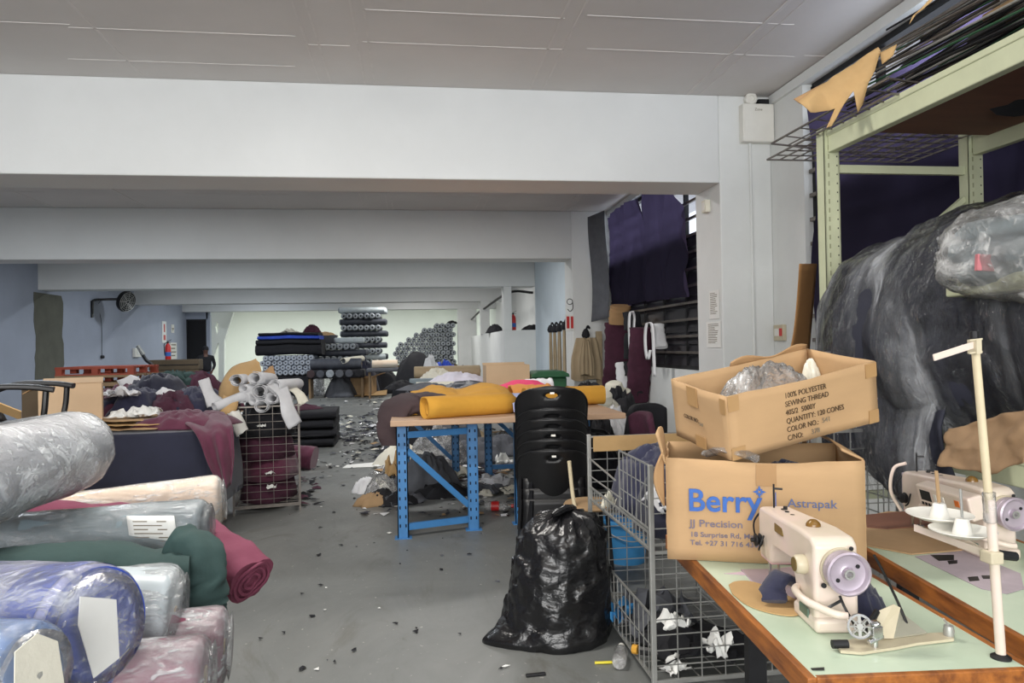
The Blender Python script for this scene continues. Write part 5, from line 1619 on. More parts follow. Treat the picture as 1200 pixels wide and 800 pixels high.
litter('offcut_litter', 'litter of offcuts under the blue framed table', [(440, 615, 500, 560, 420, .04, .14), (500, 610, 535, 580, 120, .03, .09), (560, 610, 550, 605, 70, .015, .05), (420, 560, 575, 605, 50, .02, .06)], [M_['grey_cloth'], M_['black'], M_['grey_cloth'], M_['paper'], M_['brown_cloth'], M_['navy'], M_['kraft2'], M_['black'], M_['white_cloth'], M_['roll_dark']], 4)
litter('offcut_litter', 'few stray scraps on the open grey floor', [(300, 600, 600, 790, 38, .008, .03), (330, 420, 540, 600, 26, .01, .04), (350, 400, 530, 560, 20, .02, .06)], [M_['black'], M_['grey_cloth'], M_['paper'], M_['black']], 5)
litter('offcut_litter', 'dark scraps on the floor beside the left wire cage', [(345, 372, 560, 592, 26, .03, .09)], [M_['black'], M_['maroon2'], M_['black']], 6)
q = on(628, 792, 0)
tag(MB().bar((-0.045, 0, 0.006), (0.045, 0.004, 0.006), 0.018, 0.012).build('wood_chip', M_['dark_metal'], None, bevel=0.003), 'small dark stick lying on the floor before the refuse sack', 'stick').location = q

# ------------------------------------------------------------------ between the cage and the table
for i in range(4):
    f_ = thing('folded_suiting', ['lowest', 'second', 'third', 'top'][i] + ' folded black cloth of the pile right of the wire cage', 'cloth', (-1.62 + 0.02 * (i % 2), 11.55, 0.004 + i * 0.138), R(3 * (i % 2)), 'folded black cloth pile')
    soft_tube(MB(), [(-0.42, 0, 0.069), (-0.2, 0, 0.07), (0.1, 0, 0.07), (0.33, 0, 0.069), (0.41, 0, 0.067)], 0.5, 0.068, 30, i + 2, 0.06, 7, sq=4.5).build('cloth', M_['black'], f_, smooth=True, angle=50)
tag(crumple('cloth_scrap', M_['maroon2'], Vector((-1.75, 11.5, 0.555)), 0.3, 0.3, 0.1, 44, fold=.9), 'maroon scrap on top of the folded black cloth pile', 'cloth')
a = on(345, 552, 0)
mr = thing('fabric_roll', 'maroon cloth roll on the floor behind the wire cage', 'fabric roll', (a.x - 0.1, 9.2, 0.0))
soft_tube(MB(), bez([(-0.6, 0, 0.14), (-0.2, 0, 0.15), (0.15, 0, 0.145), (0.32, -0.02, 0.12)], 6), 0.17, 0.145, 26, 3, 0.1, 6).build('rolled_cloth', M_['maroon'], mr, smooth=True, angle=60)
tag(crumple('garment', M_['maroon2'], Vector((a.x - 0.75, 9.5, 0)), 0.5, 0.4, 0.42, 45, fold=.8), 'maroon cloth heap behind the left wire cage', 'cloth')

# ------------------------------------------------------------------ second table and heap beyond it
t2 = thing('cutting_table', 'farther cutting table buried under pale and dark cloth', 'table', (1.25, 11.6, 0))
MB().span((-1.15, -0.8, 0.78), (1.2, 0.95, 0.82)).build('tabletop', M_['table_wood'], t2)
for sx in (-1.05, 1.05):
    for sy in (-0.7, 0.85):
        MB().span((sx - 0.04, sy - 0.04, 0), (sx + 0.04, sy + 0.04, 0.78)).build('leg', M_['blue_metal'], t2)
def on_table(name, label, cat, m, px, Y, rx, ry, h, seed, fold=.8, z=0.822, power=2.2):
    c = at(px, 440, Y); c.z = z
    return tag(crumple(name, M_[m], c, rx, ry, h, seed, fold=fold, freq=2.8, edge=.35, power=power), label, cat)
on_table('dark_cloth', 'dark grey cloth along the front of the farther table', 'cloth', 'grey_cloth', 500, 11.3, .45, .35, .12, 101)
on_table('dark_cloth', 'charcoal cloth at the right front of the farther table', 'cloth', 'roll_dark', 548, 11.2, .5, .35, .14, 102)
on_table('white_cloth', 'large lilac white cloth crumpled on the farther table', 'cloth', 'lilac_cloth', 535, 11.8, .62, .32, .28, 103)
on_table('cream_cloth', 'cream cloth crumpled behind the lilac white one', 'cloth', 'cream_cloth', 513, 12.3, .36, .22, .34, 104)
a, b = at(482, 438, 12.0), at(515, 438, 12.0)
wobble_roll(MB(), Vector((0, 0, 0.07)), Vector((-1, 0, 0)), 0.07, 0.6, 3, 0.06, n=20, nz=8, core=0.02).build('tmp', M_['slate_roll'])
gr = bpy.data.objects['tmp']; gr.name = 'fabric_roll'; gr.location = (b.x + 0.1, 12.1, 0.822)
tag(gr, 'slate grey roll in film at the left of the farther table', 'fabric roll')
a = at(484, 448, 11.5)
fb_ = thing('folded_cloth', 'folded pale blue and cream cloth at the left of the farther table', 'cloth', (a.x + 0.35, 11.55, 0.822))
soft_tube(MB(), [(-0.3, 0, 0.05), (0, 0, 0.05), (0.3, 0, 0.05)], 0.16, 0.05, 20, 4, 0.06, sq=4).build('cloth', M_['cream_cloth'], fb_, smooth=True, angle=50)
a, b = at(528, 428, 13.0), at(561, 428, 13.0)
for n_, (x0_, x1_, zz_, yy_, rr_, m_, lbl_) in enumerate([(at(485, 430, 12.9).x, at(560, 430, 12.9).x, 0.822, 12.45, 0.1, 'khaki', 'long khaki brown roll lying at the back of the farther table')]):
    rl = thing('fabric_roll', lbl_, 'fabric roll', (x1_, yy_, zz_ + 0.13))
    wobble_roll(MB(), Vector((0, 0, rr_)), Vector((-1, 0.02, 0)), rr_, x1_ - x0_, 5, 0.03, n=20, nz=10, core=0.03).build('rolled_cloth', M_[m_], rl, smooth=True)
    MB().lathe([(0.03, 0.02), (0.03, -0.008), (0.02, -0.008), (0.02, .06), (0, .06)], 12, frame_to((0, 0, rr_), (-1, 0.02, 0))).build('cardboard_core', M_['tube_card'], rl)
on_table('dark_cloth', 'black cloth between the khaki roll and the lilac cloth', 'cloth', 'black', 470, 11.6, .26, .3, .16, 105)
sb = thing('low_bench', 'low bench under the long khaki roll', 'bench', (at(522, 440, 12.45).x, 12.62, 0.822))
MB().span((-0.5, -0.2, 0), (0.5, 0.0, 0.126)).build('bench_block', M_['kraft2'], sb, bevel=0.01)
on_table('dark_cloth', 'dark cloth at the foot of the farther table beside the litter', 'cloth', 'grey_cloth', 478, 10.6, .3, .3, .9, 107, z=0, fold=.5)
on_table('dark_cloth', 'charcoal cloth hanging before the farther table', 'cloth', 'black', 500, 10.45, .34, .3, .86, 108, z=0, fold=.5)
on_table('dark_cloth', 'blue grey cloth heaped before the farther table', 'cloth', 'grey_cloth', 532, 10.4, .4, .3, .84, 109, z=0, fold=.5)
a = at(505, 418, 18.5)
tag(crumple('white_bag', M_['white_cloth'], Vector((a.x, 18.5, 0)), 0.35, 0.3, 1.36, 110, fold=.4), 'white bag peak rising behind the khaki roll', 'bag')
a = at(521, 420, 19)
tag(crumple('blue_cloth', M_['royal'], Vector((a.x, 19.2, 0)), 0.5, 0.3, 1.24, 111, fold=.5), 'navy and royal blue cloth before the triangular roll heap', 'cloth')
a = at(545, 424, 17)
tag(crumple('cloth_scrap', M_['grey_cloth'], Vector((a.x, 17.2, 0)), 0.6, 0.3, 1.1, 112, fold=.6), 'black and white scraps heaped against the ledge wall', 'cloth')
# tan box and wheelie bin
b = at(570, 452, 10.9)
bx = carton('cardboard_box', 'tan cardboard box on the farther table left of the green bin', 0.68, 0.4, 0.36, (at(570, 450, 10.95).x, 10.95, 0.822), R(2), M_['tan_box'], M_['carton_in'])
MB().grid(lambda u, v: Vector((lerp(0, .68, u), 0.4 + 0.05 * v, 0.36 + 0.03 * v)), 2, 2).build('flap', M_['tan_box'], bx, solid=0.006)
wb = thing('wheelie_bin', 'green wheelie bin beside the white pillar with hanging khaki clothes', 'bin', (at(643, 440, 11.0).x, 11.15, 0))
MB().prism([(-0.235, 0.06), (0.235, 0.06), (0.27, 0.98), (-0.27, 0.98)], -0.26, 0.26, 'y').build('bin_body', M_['green_bin'], wb, bevel=0.03)
MB().prism([(-0.30, 0.98), (0.30, 0.98), (0.29, 1.03), (0.2, 1.075), (-0.2, 1.075), (-0.29, 1.03)], -0.32, 0.30, 'y').build('lid', M_['green_bin'], wb, bevel=0.012)
MB().tube([(-0.22, 0.34, 1.0), (0.22, 0.34, 1.0)], 0.016, 8).build('handle', M_['green_bin'], wb)
for s in (-1, 1):
    MB().lathe([(0, -0.025), (0.09, -0.025), (0.1, 0), (0.09, 0.025), (0, 0.025)], 18, frame_to((s * 0.27, 0.24, 0.1), (1, 0, 0))).build('wheel', M_['black_plastic'], wb, smooth=True)
MB().tube([(-0.27, 0.24, 0.1), (0.27, 0.24, 0.1)], 0.012, 6).build('axle', M_['dark_metal'], wb)
MB().span((-0.2, -0.27, 0.0), (0.2, -0.2, 0.07)).build('front_foot', M_['green_bin'], wb)

# ------------------------------------------------------------------ clothes hung on the pillar and wall
def hung(name, label, cat, m, x0p, x1p, ytop, ybot, Y, seed, wtop=0.6, hook='black', depth=0.06, group=None, folds=3.0):
    a, b = at(x0p, ytop, Y), at(x1p, ybot, Y)
    cx, w_ = (a.x + b.x) / 2, (b.x - a.x)
    h_ = a.z - b.z
    root = thing(name, label, cat, (cx, Y, b.z), group=group)
    def f(u, v):
        an = u * 2 * PI
        k_ = lerp(wtop, 1.0, min(1, (1 - v) * 1.6) ** 0.7)
        wx = math.cos(an) * w_ / 2 * k_ * (1 + .06 * fbm(Vector((math.cos(an), v * 3, seed)), 2))
        yy = math.sin(an) * depth * (0.6 + 0.4 * (1 - v)) * (1 + 0.35 * math.sin(math.cos(an) * folds * PI + seed)) - depth
        return Vector((wx, yy, h_ * v + (0.02 * math.sin(an * 3 + seed) if v == 0 else 0)))
    mb = MB().grid(f, 40, 22)
    top = [f(j / 40, 1.0) for j in range(40)]; bot = [f(j / 40, 0.0) for j in range(40)]
    mb.add(top, [tuple(range(40))]); mb.add(bot, [tuple(range(40))])
    mb.build('cloth', M_[m], root, smooth=True, angle=50)
    if hook:
        MB().lathe([(0, 0), (0.05, 0.0), (0.075, 0.05), (0.06, 0.11), (0.03, 0.16), (0, 0.17)], 10, Matrix.Translation((0, -depth, h_ - 0.01))).tube(bez([(0, -depth, h_ + 0.1), (0.03, -depth - 0.02, h_ + 0.2), (0.07, -depth, h_ + 0.16)], 4), 0.02, 6).build('hook_knot', M_[hook], root, smooth=True)
    return root
for i, (x0p, x1p, yt, yb, Y, lbl) in enumerate([(642.5, 647.5, 389, 433, 15.6, 'leftmost khaki trousers hung on the pale blue wall'), (647, 652.5, 389, 433, 15.1, 'second khaki trousers from the left on the pale blue wall'), (652, 658, 388, 434, 14.6, 'third khaki trousers from the left on the pale blue wall'), (658, 664, 386, 435, 14.1, 'rightmost khaki trousers hung beside the red hose sign')]):
    hung('hanging_trousers', lbl, 'trousers', 'khaki', x0p, x1p, yt, yb, Y, i, 0.7, 'black', 0.06, 'khaki trousers on the pale blue wall', 2.0)
hung('hanging_garments', 'broad bunch of khaki garments hung on the second pillar', 'garment', 'khaki', 667, 704, 396, 444, 12.2, 5, 0.62, 'black', 0.09)
hung('hanging_garment', 'narrow khaki garment hung in front of the broad khaki bunch', 'garment', 'khaki', 676, 696, 398, 439, 12.02, 7, 0.35, None, 0.05, folds=4)
a, b = at(699, 388, 12.1), at(707, 442, 12.1)
kb = thing('khaki_board', 'khaki brown board standing at the right edge of the second pillar', 'board', ((a.x + b.x) / 2, 12.15, 0))
MB().span(((a.x - b.x) / 2, -0.03, 0), ((b.x - a.x) / 2, 0.03, a.z)).build('board', M_['khaki'], kb, bevel=0.004)
q = at(668, 378, 12.23)
o = wall_plate('hose_sign', 'red and white fire hose sign on the second pillar', 'sign', (q.x, 12.245, q.z), 0.16, 0.28, M_['paper'], 0.01, 'y')
MB().span((-0.06, -0.014, -0.1), (-0.01, -0.010, 0.11)).span((0.015, -0.014, -0.1), (0.06, -0.010, 0.11)).build('pictogram', M_['red'], o)
q = at(668, 358, 12.23)
o = wall_plate('wall_number', 'small black painted squiggle above the hose sign', 'marking', (q.x, 12.248, q.z), 0.01, 0.01, M_['paper'], 0.002, 'y')
MB().tube([(0.05 * math.cos(t), -0.004, 0.07 + 0.05 * math.sin(t)) for t in [2 * PI * k_ / 12 for k_ in range(12)]], 0.007, 5, closed=True).tube(bez([(0.05, -0.004, 0.06), (0.05, -0.004, -0.05), (0.0, -0.004, -0.1), (-0.04, -0.004, -0.06)], 4), 0.007, 5).build('painted_stroke', M_['dark_metal'], o)

# hats and dark clothes at the pillar's foot
def hat(label, px, py, Y, r, rot=(0, 0, 0)):
    c = at(px, py, Y)
    root = thing('sun_hat', label, 'hat', c, rot)
    MB().lathe([(0, 0.62 * r), (0.3 * r, 0.6 * r), (0.5 * r, 0.48 * r), (0.58 * r, 0.2 * r), (0.6 * r, 0.02)], 28).build('crown', M_['cream_cloth'], root, smooth=True, solid=0.004)
    MB().lathe([(0.6 * r, 0.02), (0.8 * r, -0.02), (1.0 * r, -0.06 * r)], 28).build('brim', M_['cream_cloth'], root, smooth=True, solid=0.004)
    return root
tag(crumple('dark_bundle', M_['black'], Vector((at(690, 455, 9.9).x, 9.9, 0)), 0.5, 0.4, 1.02, 131, fold=.5), 'black bundle under the hanging khaki garments', 'bundle')
tag(crumple('dark_bundle', M_['black'], Vector((at(725, 470, 9.2).x, 9.2, 0)), 0.42, 0.38, 0.98, 132, fold=.5), 'black bundle under the two cream hats', 'bundle')
hat('larger cream sun hat tipped on the black bundle by the mustard roll', 703, 470, 9.0, 0.26, (R(25), R(10), 0))
hat('smaller cream sun hat behind the larger one', 720, 458, 9.5, 0.22, (R(10), R(-8), 0))
tag(crumple('white_bag', M_['white_cloth'], Vector((at(722, 505, 7.6).x, 7.6, 0)), 0.26, 0.22, 0.86, 133, fold=.5), 'white bag standing right of the blue framed table', 'bag')
tag(crumple('dark_bundle', M_['black'], Vector((at(705, 520, 7.4).x, 7.4, 0)), 0.2, 0.3, 0.82, 134, fold=.5), 'black bundle at the right end under the table', 'bundle')
# high backed black chair and dark red chair behind the trolley
def office_chair(label, loc, rot, m, w_=0.46, back=0.52):
    root = thing('office_chair', label, 'chair', loc, rot)
    MB().grid(lambda u, v: Vector(((2 * u - 1) * w_ / 2 * (1 - .12 * v * v), 0.22 + 0.06 * v - 0.05 * (1 - (2 * u - 1) ** 2), 0.5 + back * v - 0.05 * (2 * u - 1) ** 4 * v)), 14, 14).build('backrest', M_[m], root, smooth=True, solid=0.05)
    MB().span((-w_ / 2, -0.24, 0.42), (w_ / 2, 0.22, 0.5)).build('seat', M_[m], root, bevel=0.03)
    MB().tube([(0, 0, 0.06), (0, 0, 0.42)], 0.028, 10).build('gas_column', M_['dark_metal'], root)
    for k_ in range(5):
        a = 2 * PI * k_ / 5 + 0.3
        lg = MB().bar((0, 0, 0.09), (0.28 * math.cos(a), 0.28 * math.sin(a), 0.07), 0.04, 0.03).build('leg', M_['black_plastic'], root)
        MB().lathe([(0, -0.02), (0.025, -0.02), (0.03, 0), (0.025, 0.02), (0, 0.02)], 12, frame_to((0.28 * math.cos(a), 0.28 * math.sin(a), 0.03), (math.sin(a), -math.cos(a), 0))).build('caster', M_['black_plastic'], lg, smooth=True)
    for s in (-1, 1):
        MB().tube(bez([(s * w_ / 2, 0.1, 0.46), (s * (w_ / 2 + 0.05), 0.08, 0.6), (s * (w_ / 2 + 0.05), 0.02, 0.68), (s * (w_ / 2 + 0.05), -0.2, 0.68)], 5), 0.02, 8).build('armrest', M_['black_plastic'], root, smooth=True)
    return root
a = at(738, 500, 6.4)
office_chair('black cloth office chair with a rounded back behind the wire trolley', (a.x, 6.4, 0), R(200), 'black', 0.46, 0.44)
a = at(776, 490, 5.6)
office_chair('dark red vinyl office chair beside the upper carton', (a.x + 0.1, 5.7, 0), R(100), 'maroon2', 0.4, 0.42)

# ------------------------------------------------------------------ window cloth and hanging things
k = Nt('navy_curtain_cloth')
df = k.n('ShaderNodeBsdfDiffuse'); df.inputs['Color'].default_value = (*rgb(46, 44, 58), 1)
tr = k.n('ShaderNodeBsdfTranslucent'); tr.inputs['Color'].default_value = (*rgb(112, 100, 134), 1)
mxs = k.n('ShaderNodeMixShader'); mxs.inputs['Fac'].default_value = 0.45
k.l(df.outputs[0], mxs.inputs[1]); k.l(tr.outputs[0], mxs.inputs[2]); k.l(mxs.outputs[0], k.out.inputs['Surface'])
M_['curtain'] = k.m
def curtain(label, y0, y1, z0f, z1f, x, seed, folds, swag=0.0, nu=90, nv=40, amp=0.03, g0=0.0, g1=0.0):
    root = thing('curtain', label, 'curtain', (x, (y0 + y1) / 2, 1.2))
    def f(u, v):
        yy = lerp(y0 + g0 * max(0, v - 0.42) ** 1.2, y1 + g1 * max(0, v - 0.42) ** 1.2, u)
        zt, zb = z1f(u), z0f(u)
        z = lerp(zb, zt, v)
        xx = x - 0.03 + amp * math.sin(u * folds * 2 * PI + seed + 0.8 * math.sin(v * 3)) * (0.4 + 0.6 * (1 - v)) + 0.035 * math.sin(9 * v + 7 * (2 * ((u * 2) % 1) - 1) ** 2 + seed) + swag * math.sin(PI * u) * (v - 1) * 0.5
        xx += 0.02 * fbm(Vector((u * 6, v * 4, seed)), 3)
        return Vector((min(xx, x + 0.06), yy, z))
    part(MB().grid(f, nu, nv), 'hanging_cloth', M_['curtain'], root, smooth=True, angle=0)
    return root
XC = 3.40
# middle window: two cloths meeting in a bright split, with a strip at the far edge
yA, yB, yC = atx(716, 300, XC).y, atx(761, 300, XC).y, atx(809, 300, XC).y
curtain('left half of the navy cloth pinned over the middle window', yA, yB - 0.02, lambda u: 2.02 + 0.1 * u, lambda u: 3.70 - 0.10 * (1 - math.sin(PI * u)) * 0.6, XC, 1.0, 2.4, g1=0.8)
curtain('right half of the navy cloth pinned over the middle window', yB + 0.03, yC, lambda u: 2.08 - 0.04 * u, lambda u: 3.74 - 0.75 * u ** 3, XC - 0.04, 2.4, 2.0)
cs = thing('curtain', 'narrow dark cloth strip hanging at the far edge of the middle window', 'curtain', (3.12, 12.0, 1.9))
part(MB().grid(lambda u, v: Vector((3.04 + 0.2 * u + 0.03 * math.sin(v * 5), 12.0 - 0.35 * u, lerp(1.86, 3.66, v) + 0.05 * u)), 8, 16), 'hanging_cloth', M_['grey_cloth'], cs, smooth=True, angle=0, solid=0.004)
# near window behind the rack
curtain('wide navy cloth covering the near window behind the rack', 5.62, 1.4, lambda u: 1.0, lambda u: 3.42 - 0.12 * math.sin(u * 9), 3.37, 0.4, 5, nu=140, amp=0.025)

def hang_tube(name, label, cat, m, pts, rw, rd, seed, group=None):
    c = pts[-1]
    root = thing(name, label, cat, c, group=group)
    part(soft_tube(MB(), bez(pts, 7), rw, rd, 18, seed, 0.16, 8), 'cloth', M_[m], root, smooth=True, angle=60)
    return root
WB = 3.25
def wx(px, py, x=WB): return atx(px, py, x)
hang_tube('hanging_garment', 'maroon garment hung at the left of the window bars', 'garment', 'maroon2', [wx(724, 378), wx(723, 400), wx(722, 430), wx(720, 452)], 0.2, 0.06, 3)
hang_tube('hanging_garment', 'black garment hung between the two white belts', 'garment', 'black', [wx(740, 366), wx(742, 390), wx(741, 420), wx(742, 440)], 0.13, 0.06, 4)
hang_tube('hanging_garment', 'wine red garment hung right of the first white belt', 'garment', 'maroon2', [wx(752, 384), wx(751, 410), wx(749, 440), wx(747, 470)], 0.17, 0.07, 5)
hang_tube('hanging_garment', 'long black garment hung lowest under the window bars', 'garment', 'black', [wx(746, 430), wx(748, 455), wx(746, 478)], 0.15, 0.06, 6)
hang_tube('hanging_bag', 'orange brown bag hung at the top left of the window bars', 'bag', 'carton_in', [wx(727, 358), wx(726, 368), wx(725, 379)], 0.16, 0.07, 7)
def belt(label, pts, r=0.05):
    root = thing('hanging_belt', label, 'belt', pts[-1], group='white belts on the window bars')
    mb = MB()
    P = bez(pts, 7)
    def f(u, v):
        i = min(len(P) - 1, int(round(v * (len(P) - 1))))
        return P[i] + Vector((-0.01, lerp(-r, r, u), 0))
    part(MB().grid(f, 2, len(P) - 1), 'strap', M_['white_cloth'], root, smooth=True, solid=0.008)
    return root
WB2 = 3.16
belt('white belt looped over the bars left of the wine red garment', [wx(740, 424, WB2), wx(738.5, 400, WB2), wx(738, 380, WB2), wx(739, 367, WB2), wx(742, 365, WB2), wx(744, 372, WB2 + .05), wx(743, 390, WB2 + .05)], 0.055)
belt('white belt loop hanging in the middle of the window bars', [wx(768, 441, WB2), wx(767, 415, WB2), wx(766, 390, WB2), wx(764, 379, WB2), wx(759, 379, WB2), wx(757, 392, WB2), wx(757.5, 410, WB2), wx(760, 421, WB2), wx(763, 410, WB2)], 0.055)
hang_tube('hanging_cloth', 'small pale grey cloth hung right of the white belt loop', 'cloth', 'white_cloth', [wx(770, 380), wx(772, 394), wx(775, 407)], 0.09, 0.04, 8)
hang_tube('hanging_cloth', 'white cloth hanging below the sill left of the wine red garment', 'cloth', 'white_cloth', [wx(731, 425, 3.2), wx(733, 445, 3.2), wx(735, 462, 3.2)], 0.13, 0.06, 9)

# papers and fittings on the near pillar
def pillar_sheet(label, px0, py0, px1, py1, seed):
    a, b = atx(px0, py0, 2.9), atx(px1, py1, 2.9)
    root = thing('wall_notice', label, 'notice', (2.896, (a.y + b.y) / 2, (a.z + b.z) / 2))
    hy, hz = abs(a.y - b.y) / 2, abs(a.z - b.z) / 2
    MB().span((-0.002, -hy, -hz), (0, hy, hz)).build('sheet', M_['paper'], root)
    mb = MB(); rnd = random.Random(seed)
    for i in range(12):
        z = hz * 0.8 - i * hz * 0.13
        mb.span((-0.0035, hy * 0.75, z - 0.003), (-0.0025, hy * 0.75 - hy * rnd.uniform(0.9, 1.5), z + 0.003))
    mb.build('printed_lines', M_['ink_grey'], root)
    return root
pillar_sheet('upper white notice taped to the side of the near pillar', 843, 339, 832, 374, 1)
pillar_sheet('lower white notice taped to the side of the near pillar', 845, 376, 829, 407, 2)
q = atx(830, 242, 2.9)
o = wall_plate('socket_box', 'small cream junction box high on the side of the near pillar', 'electrical box', (2.9, q.y, q.z), 0.1, 0.12, M_['cream_cloth'], 0.05, '-x')
MB().span((-0.056, -0.03, -0.04), (-0.05, 0.03, 0.04)).build('cover', M_['white_plastic'], o, bevel=0.004)
# emergency light box with its bell
a, b = at(866, 124, 6.42), at(903, 169, 6.42)
eb = thing('alarm_box', 'white metal alarm box with a round sounder at the top of the near pillar', 'electrical box', ((a.x + b.x) / 2, 6.43, (a.z + b.z) / 2))
hx, hz = (b.x - a.x) / 2, (a.z - b.z) / 2
MB().span((-hx, -0.09, -hz), (hx, 0, hz)).build('box_case', M_['white_plastic'], eb, bevel=0.008)
MB().span((-hx * .93, -0.094, -hz * .93), (hx * .93, -0.09, hz * .93)).build('cover_plate', M_['white_plastic'], eb, bevel=0.003)
lettering('lettering', [('Zone', -0.04, hz * 0.62, 0.035)], eb, M_['ink_grey'], (0, -0.0945, 0), (1, 0, 0), (0, 0, 1))
fm = frame_to((-hx * 0.35, -0.06, hz + 0.055), (0, -1, 0))
MB().lathe([(0, -0.05), (0.055, -0.05), (0.06, 0.0), (0.05, 0.012), (0.03, 0.012), (0.026, 0.0), (0, 0.0)], 24, fm).build('sounder', M_['white_plastic'], eb, smooth=True)
MB().span((hx * 0.1, -0.07, hz), (hx * 0.75, -0.01, hz + 0.05)).build('terminal_block', M_['dark_metal'], eb)
a = at(905, 390, 6.4)
so = thing('wall_switch', 'grey double switch plate with a red mark on the near pillar', 'switch', (atx(905, 390, 3.41).x, atx(905, 390, 3.41).y, atx(905, 390, 3.41).z))
so.location = (XR, 6.3, at(905, 390, 6.35).z)
MB().span((-0.035, -0.09, -0.075), (0, 0.09, 0.075)).build('plate', M_['cream_dark'], so, bevel=0.006)
MB().span((-0.042, -0.02, -0.03), (-0.035, 0.06, 0.04)).build('rocker', M_['white_plastic'], so)
MB().span((-0.043, -0.07, -0.03), (-0.035, -0.03, 0.04)).build('red_mark', M_['red'], so)
# ------------------------------------------------------------------ wire trolley
TX0, TX1, TY0, TY1, TZT = 0.985, 1.62, 2.93, 4.0, 0.965
tr_ = thing('wire_trolley', 'grey wire mesh trolley half full of navy cloth under the two cartons', 'trolley', ((TX0 + TX1) / 2, (TY0 + TY1) / 2, 0))
W_, D_ = TX1 - TX0, TY1 - TY0
st = M_['steel']
for sx in (-1, 1):
    for sy in (-1, 1):
        MB().span((sx * W_ / 2 - 0.011, sy * D_ / 2 - 0.011, 0.0), (sx * W_ / 2 + 0.011, sy * D_ / 2 + 0.011, TZT)).build('corner_post', st, tr_, bevel=0.003)
hw, hd = W_ / 2, D_ / 2
mesh_panel((-hw, -hd, 0.05), (1, 0, 0), (0, 0, 1), W_, 0.90, 0.106, 0.064, 0.0021, 0.005).build('front_panel', st, tr_)
mesh_panel((-hw, hd, 0.05), (1, 0, 0), (0, 0, 1), W_, 0.90, 0.106, 0.064, 0.0021, 0.005).build('back_panel', st, tr_)
mesh_panel((hw, -hd, 0.05), (0, 1, 0), (0, 0, 1), D_, 0.90, 0.106, 0.1, 0.0021, 0.005).build('side_panel', st, tr_)
# window side: raised half gate, shelf ladder rail, lower gate
mesh_panel((-hw + 0.002, -hd + 0.012, 0.684), (0, 1, 0), (0, 0, 1), 0.46, 0.275, 0.066, 0.1, 0.002, 0.0035).build('half_gate', st, tr_)
mesh_panel((-hw, -hd, 0.60), (0, 1, 0), (0, 0, 1), D_, 0.07, 0.053, 0.07, 0.002, 0.0042).build('ladder_rail', st, tr_)
mesh_panel((-hw, -hd, 0.05), (0, 1, 0), (0, 0, 1), D_, 0.27, 0.066, 0.14, 0.002, 0.0042).build('lower_gate', st, tr_)
MB().bar((-hw, hd, 0.83), (-hw, 0.0, 0.80), 0.007).bar((-hw, hd, 0.73), (-hw, -0.1, 0.73), 0.006).build('loose_bars', st, tr_)
mesh_panel((-hw + 0.014, -hd + 0.014, 0.588), (1, 0, 0), (0, 1, 0), W_ - 0.028, D_ - 0.028, 0.106, 0.106, 0.0025, 0.006).build('mesh_shelf', st, tr_)
mesh_panel((-hw + 0.014, -hd + 0.014, 0.036), (1, 0, 0), (0, 1, 0), W_ - 0.028, D_ - 0.028, 0.106, 0.106, 0.0025, 0.006).build('mesh_floor', st, tr_)
MB().span((-hw + 0.02, hd - 0.03, 0.87), (hw - 0.02, hd - 0.018, 0.955)).build('tan_board', M_['kraft'], tr_)
def inside(name, label, cat, m, x, y, z, rx, ry, h, seed, fold=.7, power=2.6, edge=.2):
    if 'scrap' in name:
        return tag(scrap(name, M_[m], Vector((x, y, z)), rx, ry, h, seed), label, cat)
    return tag(crumple(name, M_[m], Vector((x, y, z)), rx, ry, h, seed, fold=fold, freq=2.6, edge=edge, power=power), label, cat)
inside('navy_cloth', 'navy cloth piled at the far end of the wire trolley shelf', 'cloth', 'navy2', 1.28, 3.66, 0.606, .26, .28, .36, 201, power=5)
inside('navy_cloth', 'navy cloth piled at the near end of the wire trolley shelf', 'cloth', 'navy', 1.26, 3.24, 0.606, .25, .26, .33, 202, power=5)
inside('cloth_scrap', 'white cloth scrap between navy cloth and torn carton in the trolley', 'cloth', 'white_cloth', 1.12, 3.12, 0.70, .06, .08, .14, 203)
inside('cloth_scrap', 'cream scrap at the left on the trolley shelf', 'cloth', 'cream_cloth', 1.04, 3.72, 0.606, .04, .07, .12, 204)
inside('cloth_scrap', 'grey cloth on the bottom of the wire trolley', 'cloth', 'grey_cloth', 1.2, 3.55, 0.056, .17, .24, .2, 205)
inside('cloth_scrap', 'black cloth on the bottom of the wire trolley, near end', 'cloth', 'black', 1.3, 3.2, 0.056, .24, .2, .14, 206)
inside('paper_scrap', 'crumpled white paper caught mid height at the front of the trolley', 'paper', 'paper', 1.12, 3.05, 0.22, .055, .05, .1, 207, .9)
inside('paper_scrap', 'crumpled white paper low at the front of the trolley', 'paper', 'paper', 1.3, 3.0, 0.12, .07, .045, .12, 208, .9)
inside('paper_scrap', 'torn white paper at the near bottom of the trolley', 'paper', 'paper', 1.1, 3.0, 0.056, .05, .04, .06, 209, .9)
inside('cloth_scrap', 'blue and white cloth at the lower left of the trolley', 'cloth', 'blue_plastic', 1.06, 3.62, 0.056, .05, .12, .12, 210)
q = on(740, 668, 0)
bk = thing('bucket', 'bright blue plastic bucket behind the wire trolley', 'bucket', (1.42, 4.75, 0))
MB().lathe([(0, 0.0), (0.12, 0.0), (0.155, 0.27), (0.17, 0.27), (0.17, 0.29), (0.148, 0.29), (0.115, 0.02), (0, 0.02)], 28).build('bucket_body', M_['blue_plastic'], bk, smooth=True)
MB().tube(bez([(-0.165, 0, 0.27), (-0.12, -0.1, 0.2), (0, -0.16, 0.17), (0.12, -0.1, 0.2), (0.165, 0, 0.27)], 6), 0.004, 6).build('handle', M_['steel'], bk)
sto = thing('stool', 'low stool with a tan wooden seat behind the refuse sack', 'stool', (1.06, 4.28, 0))
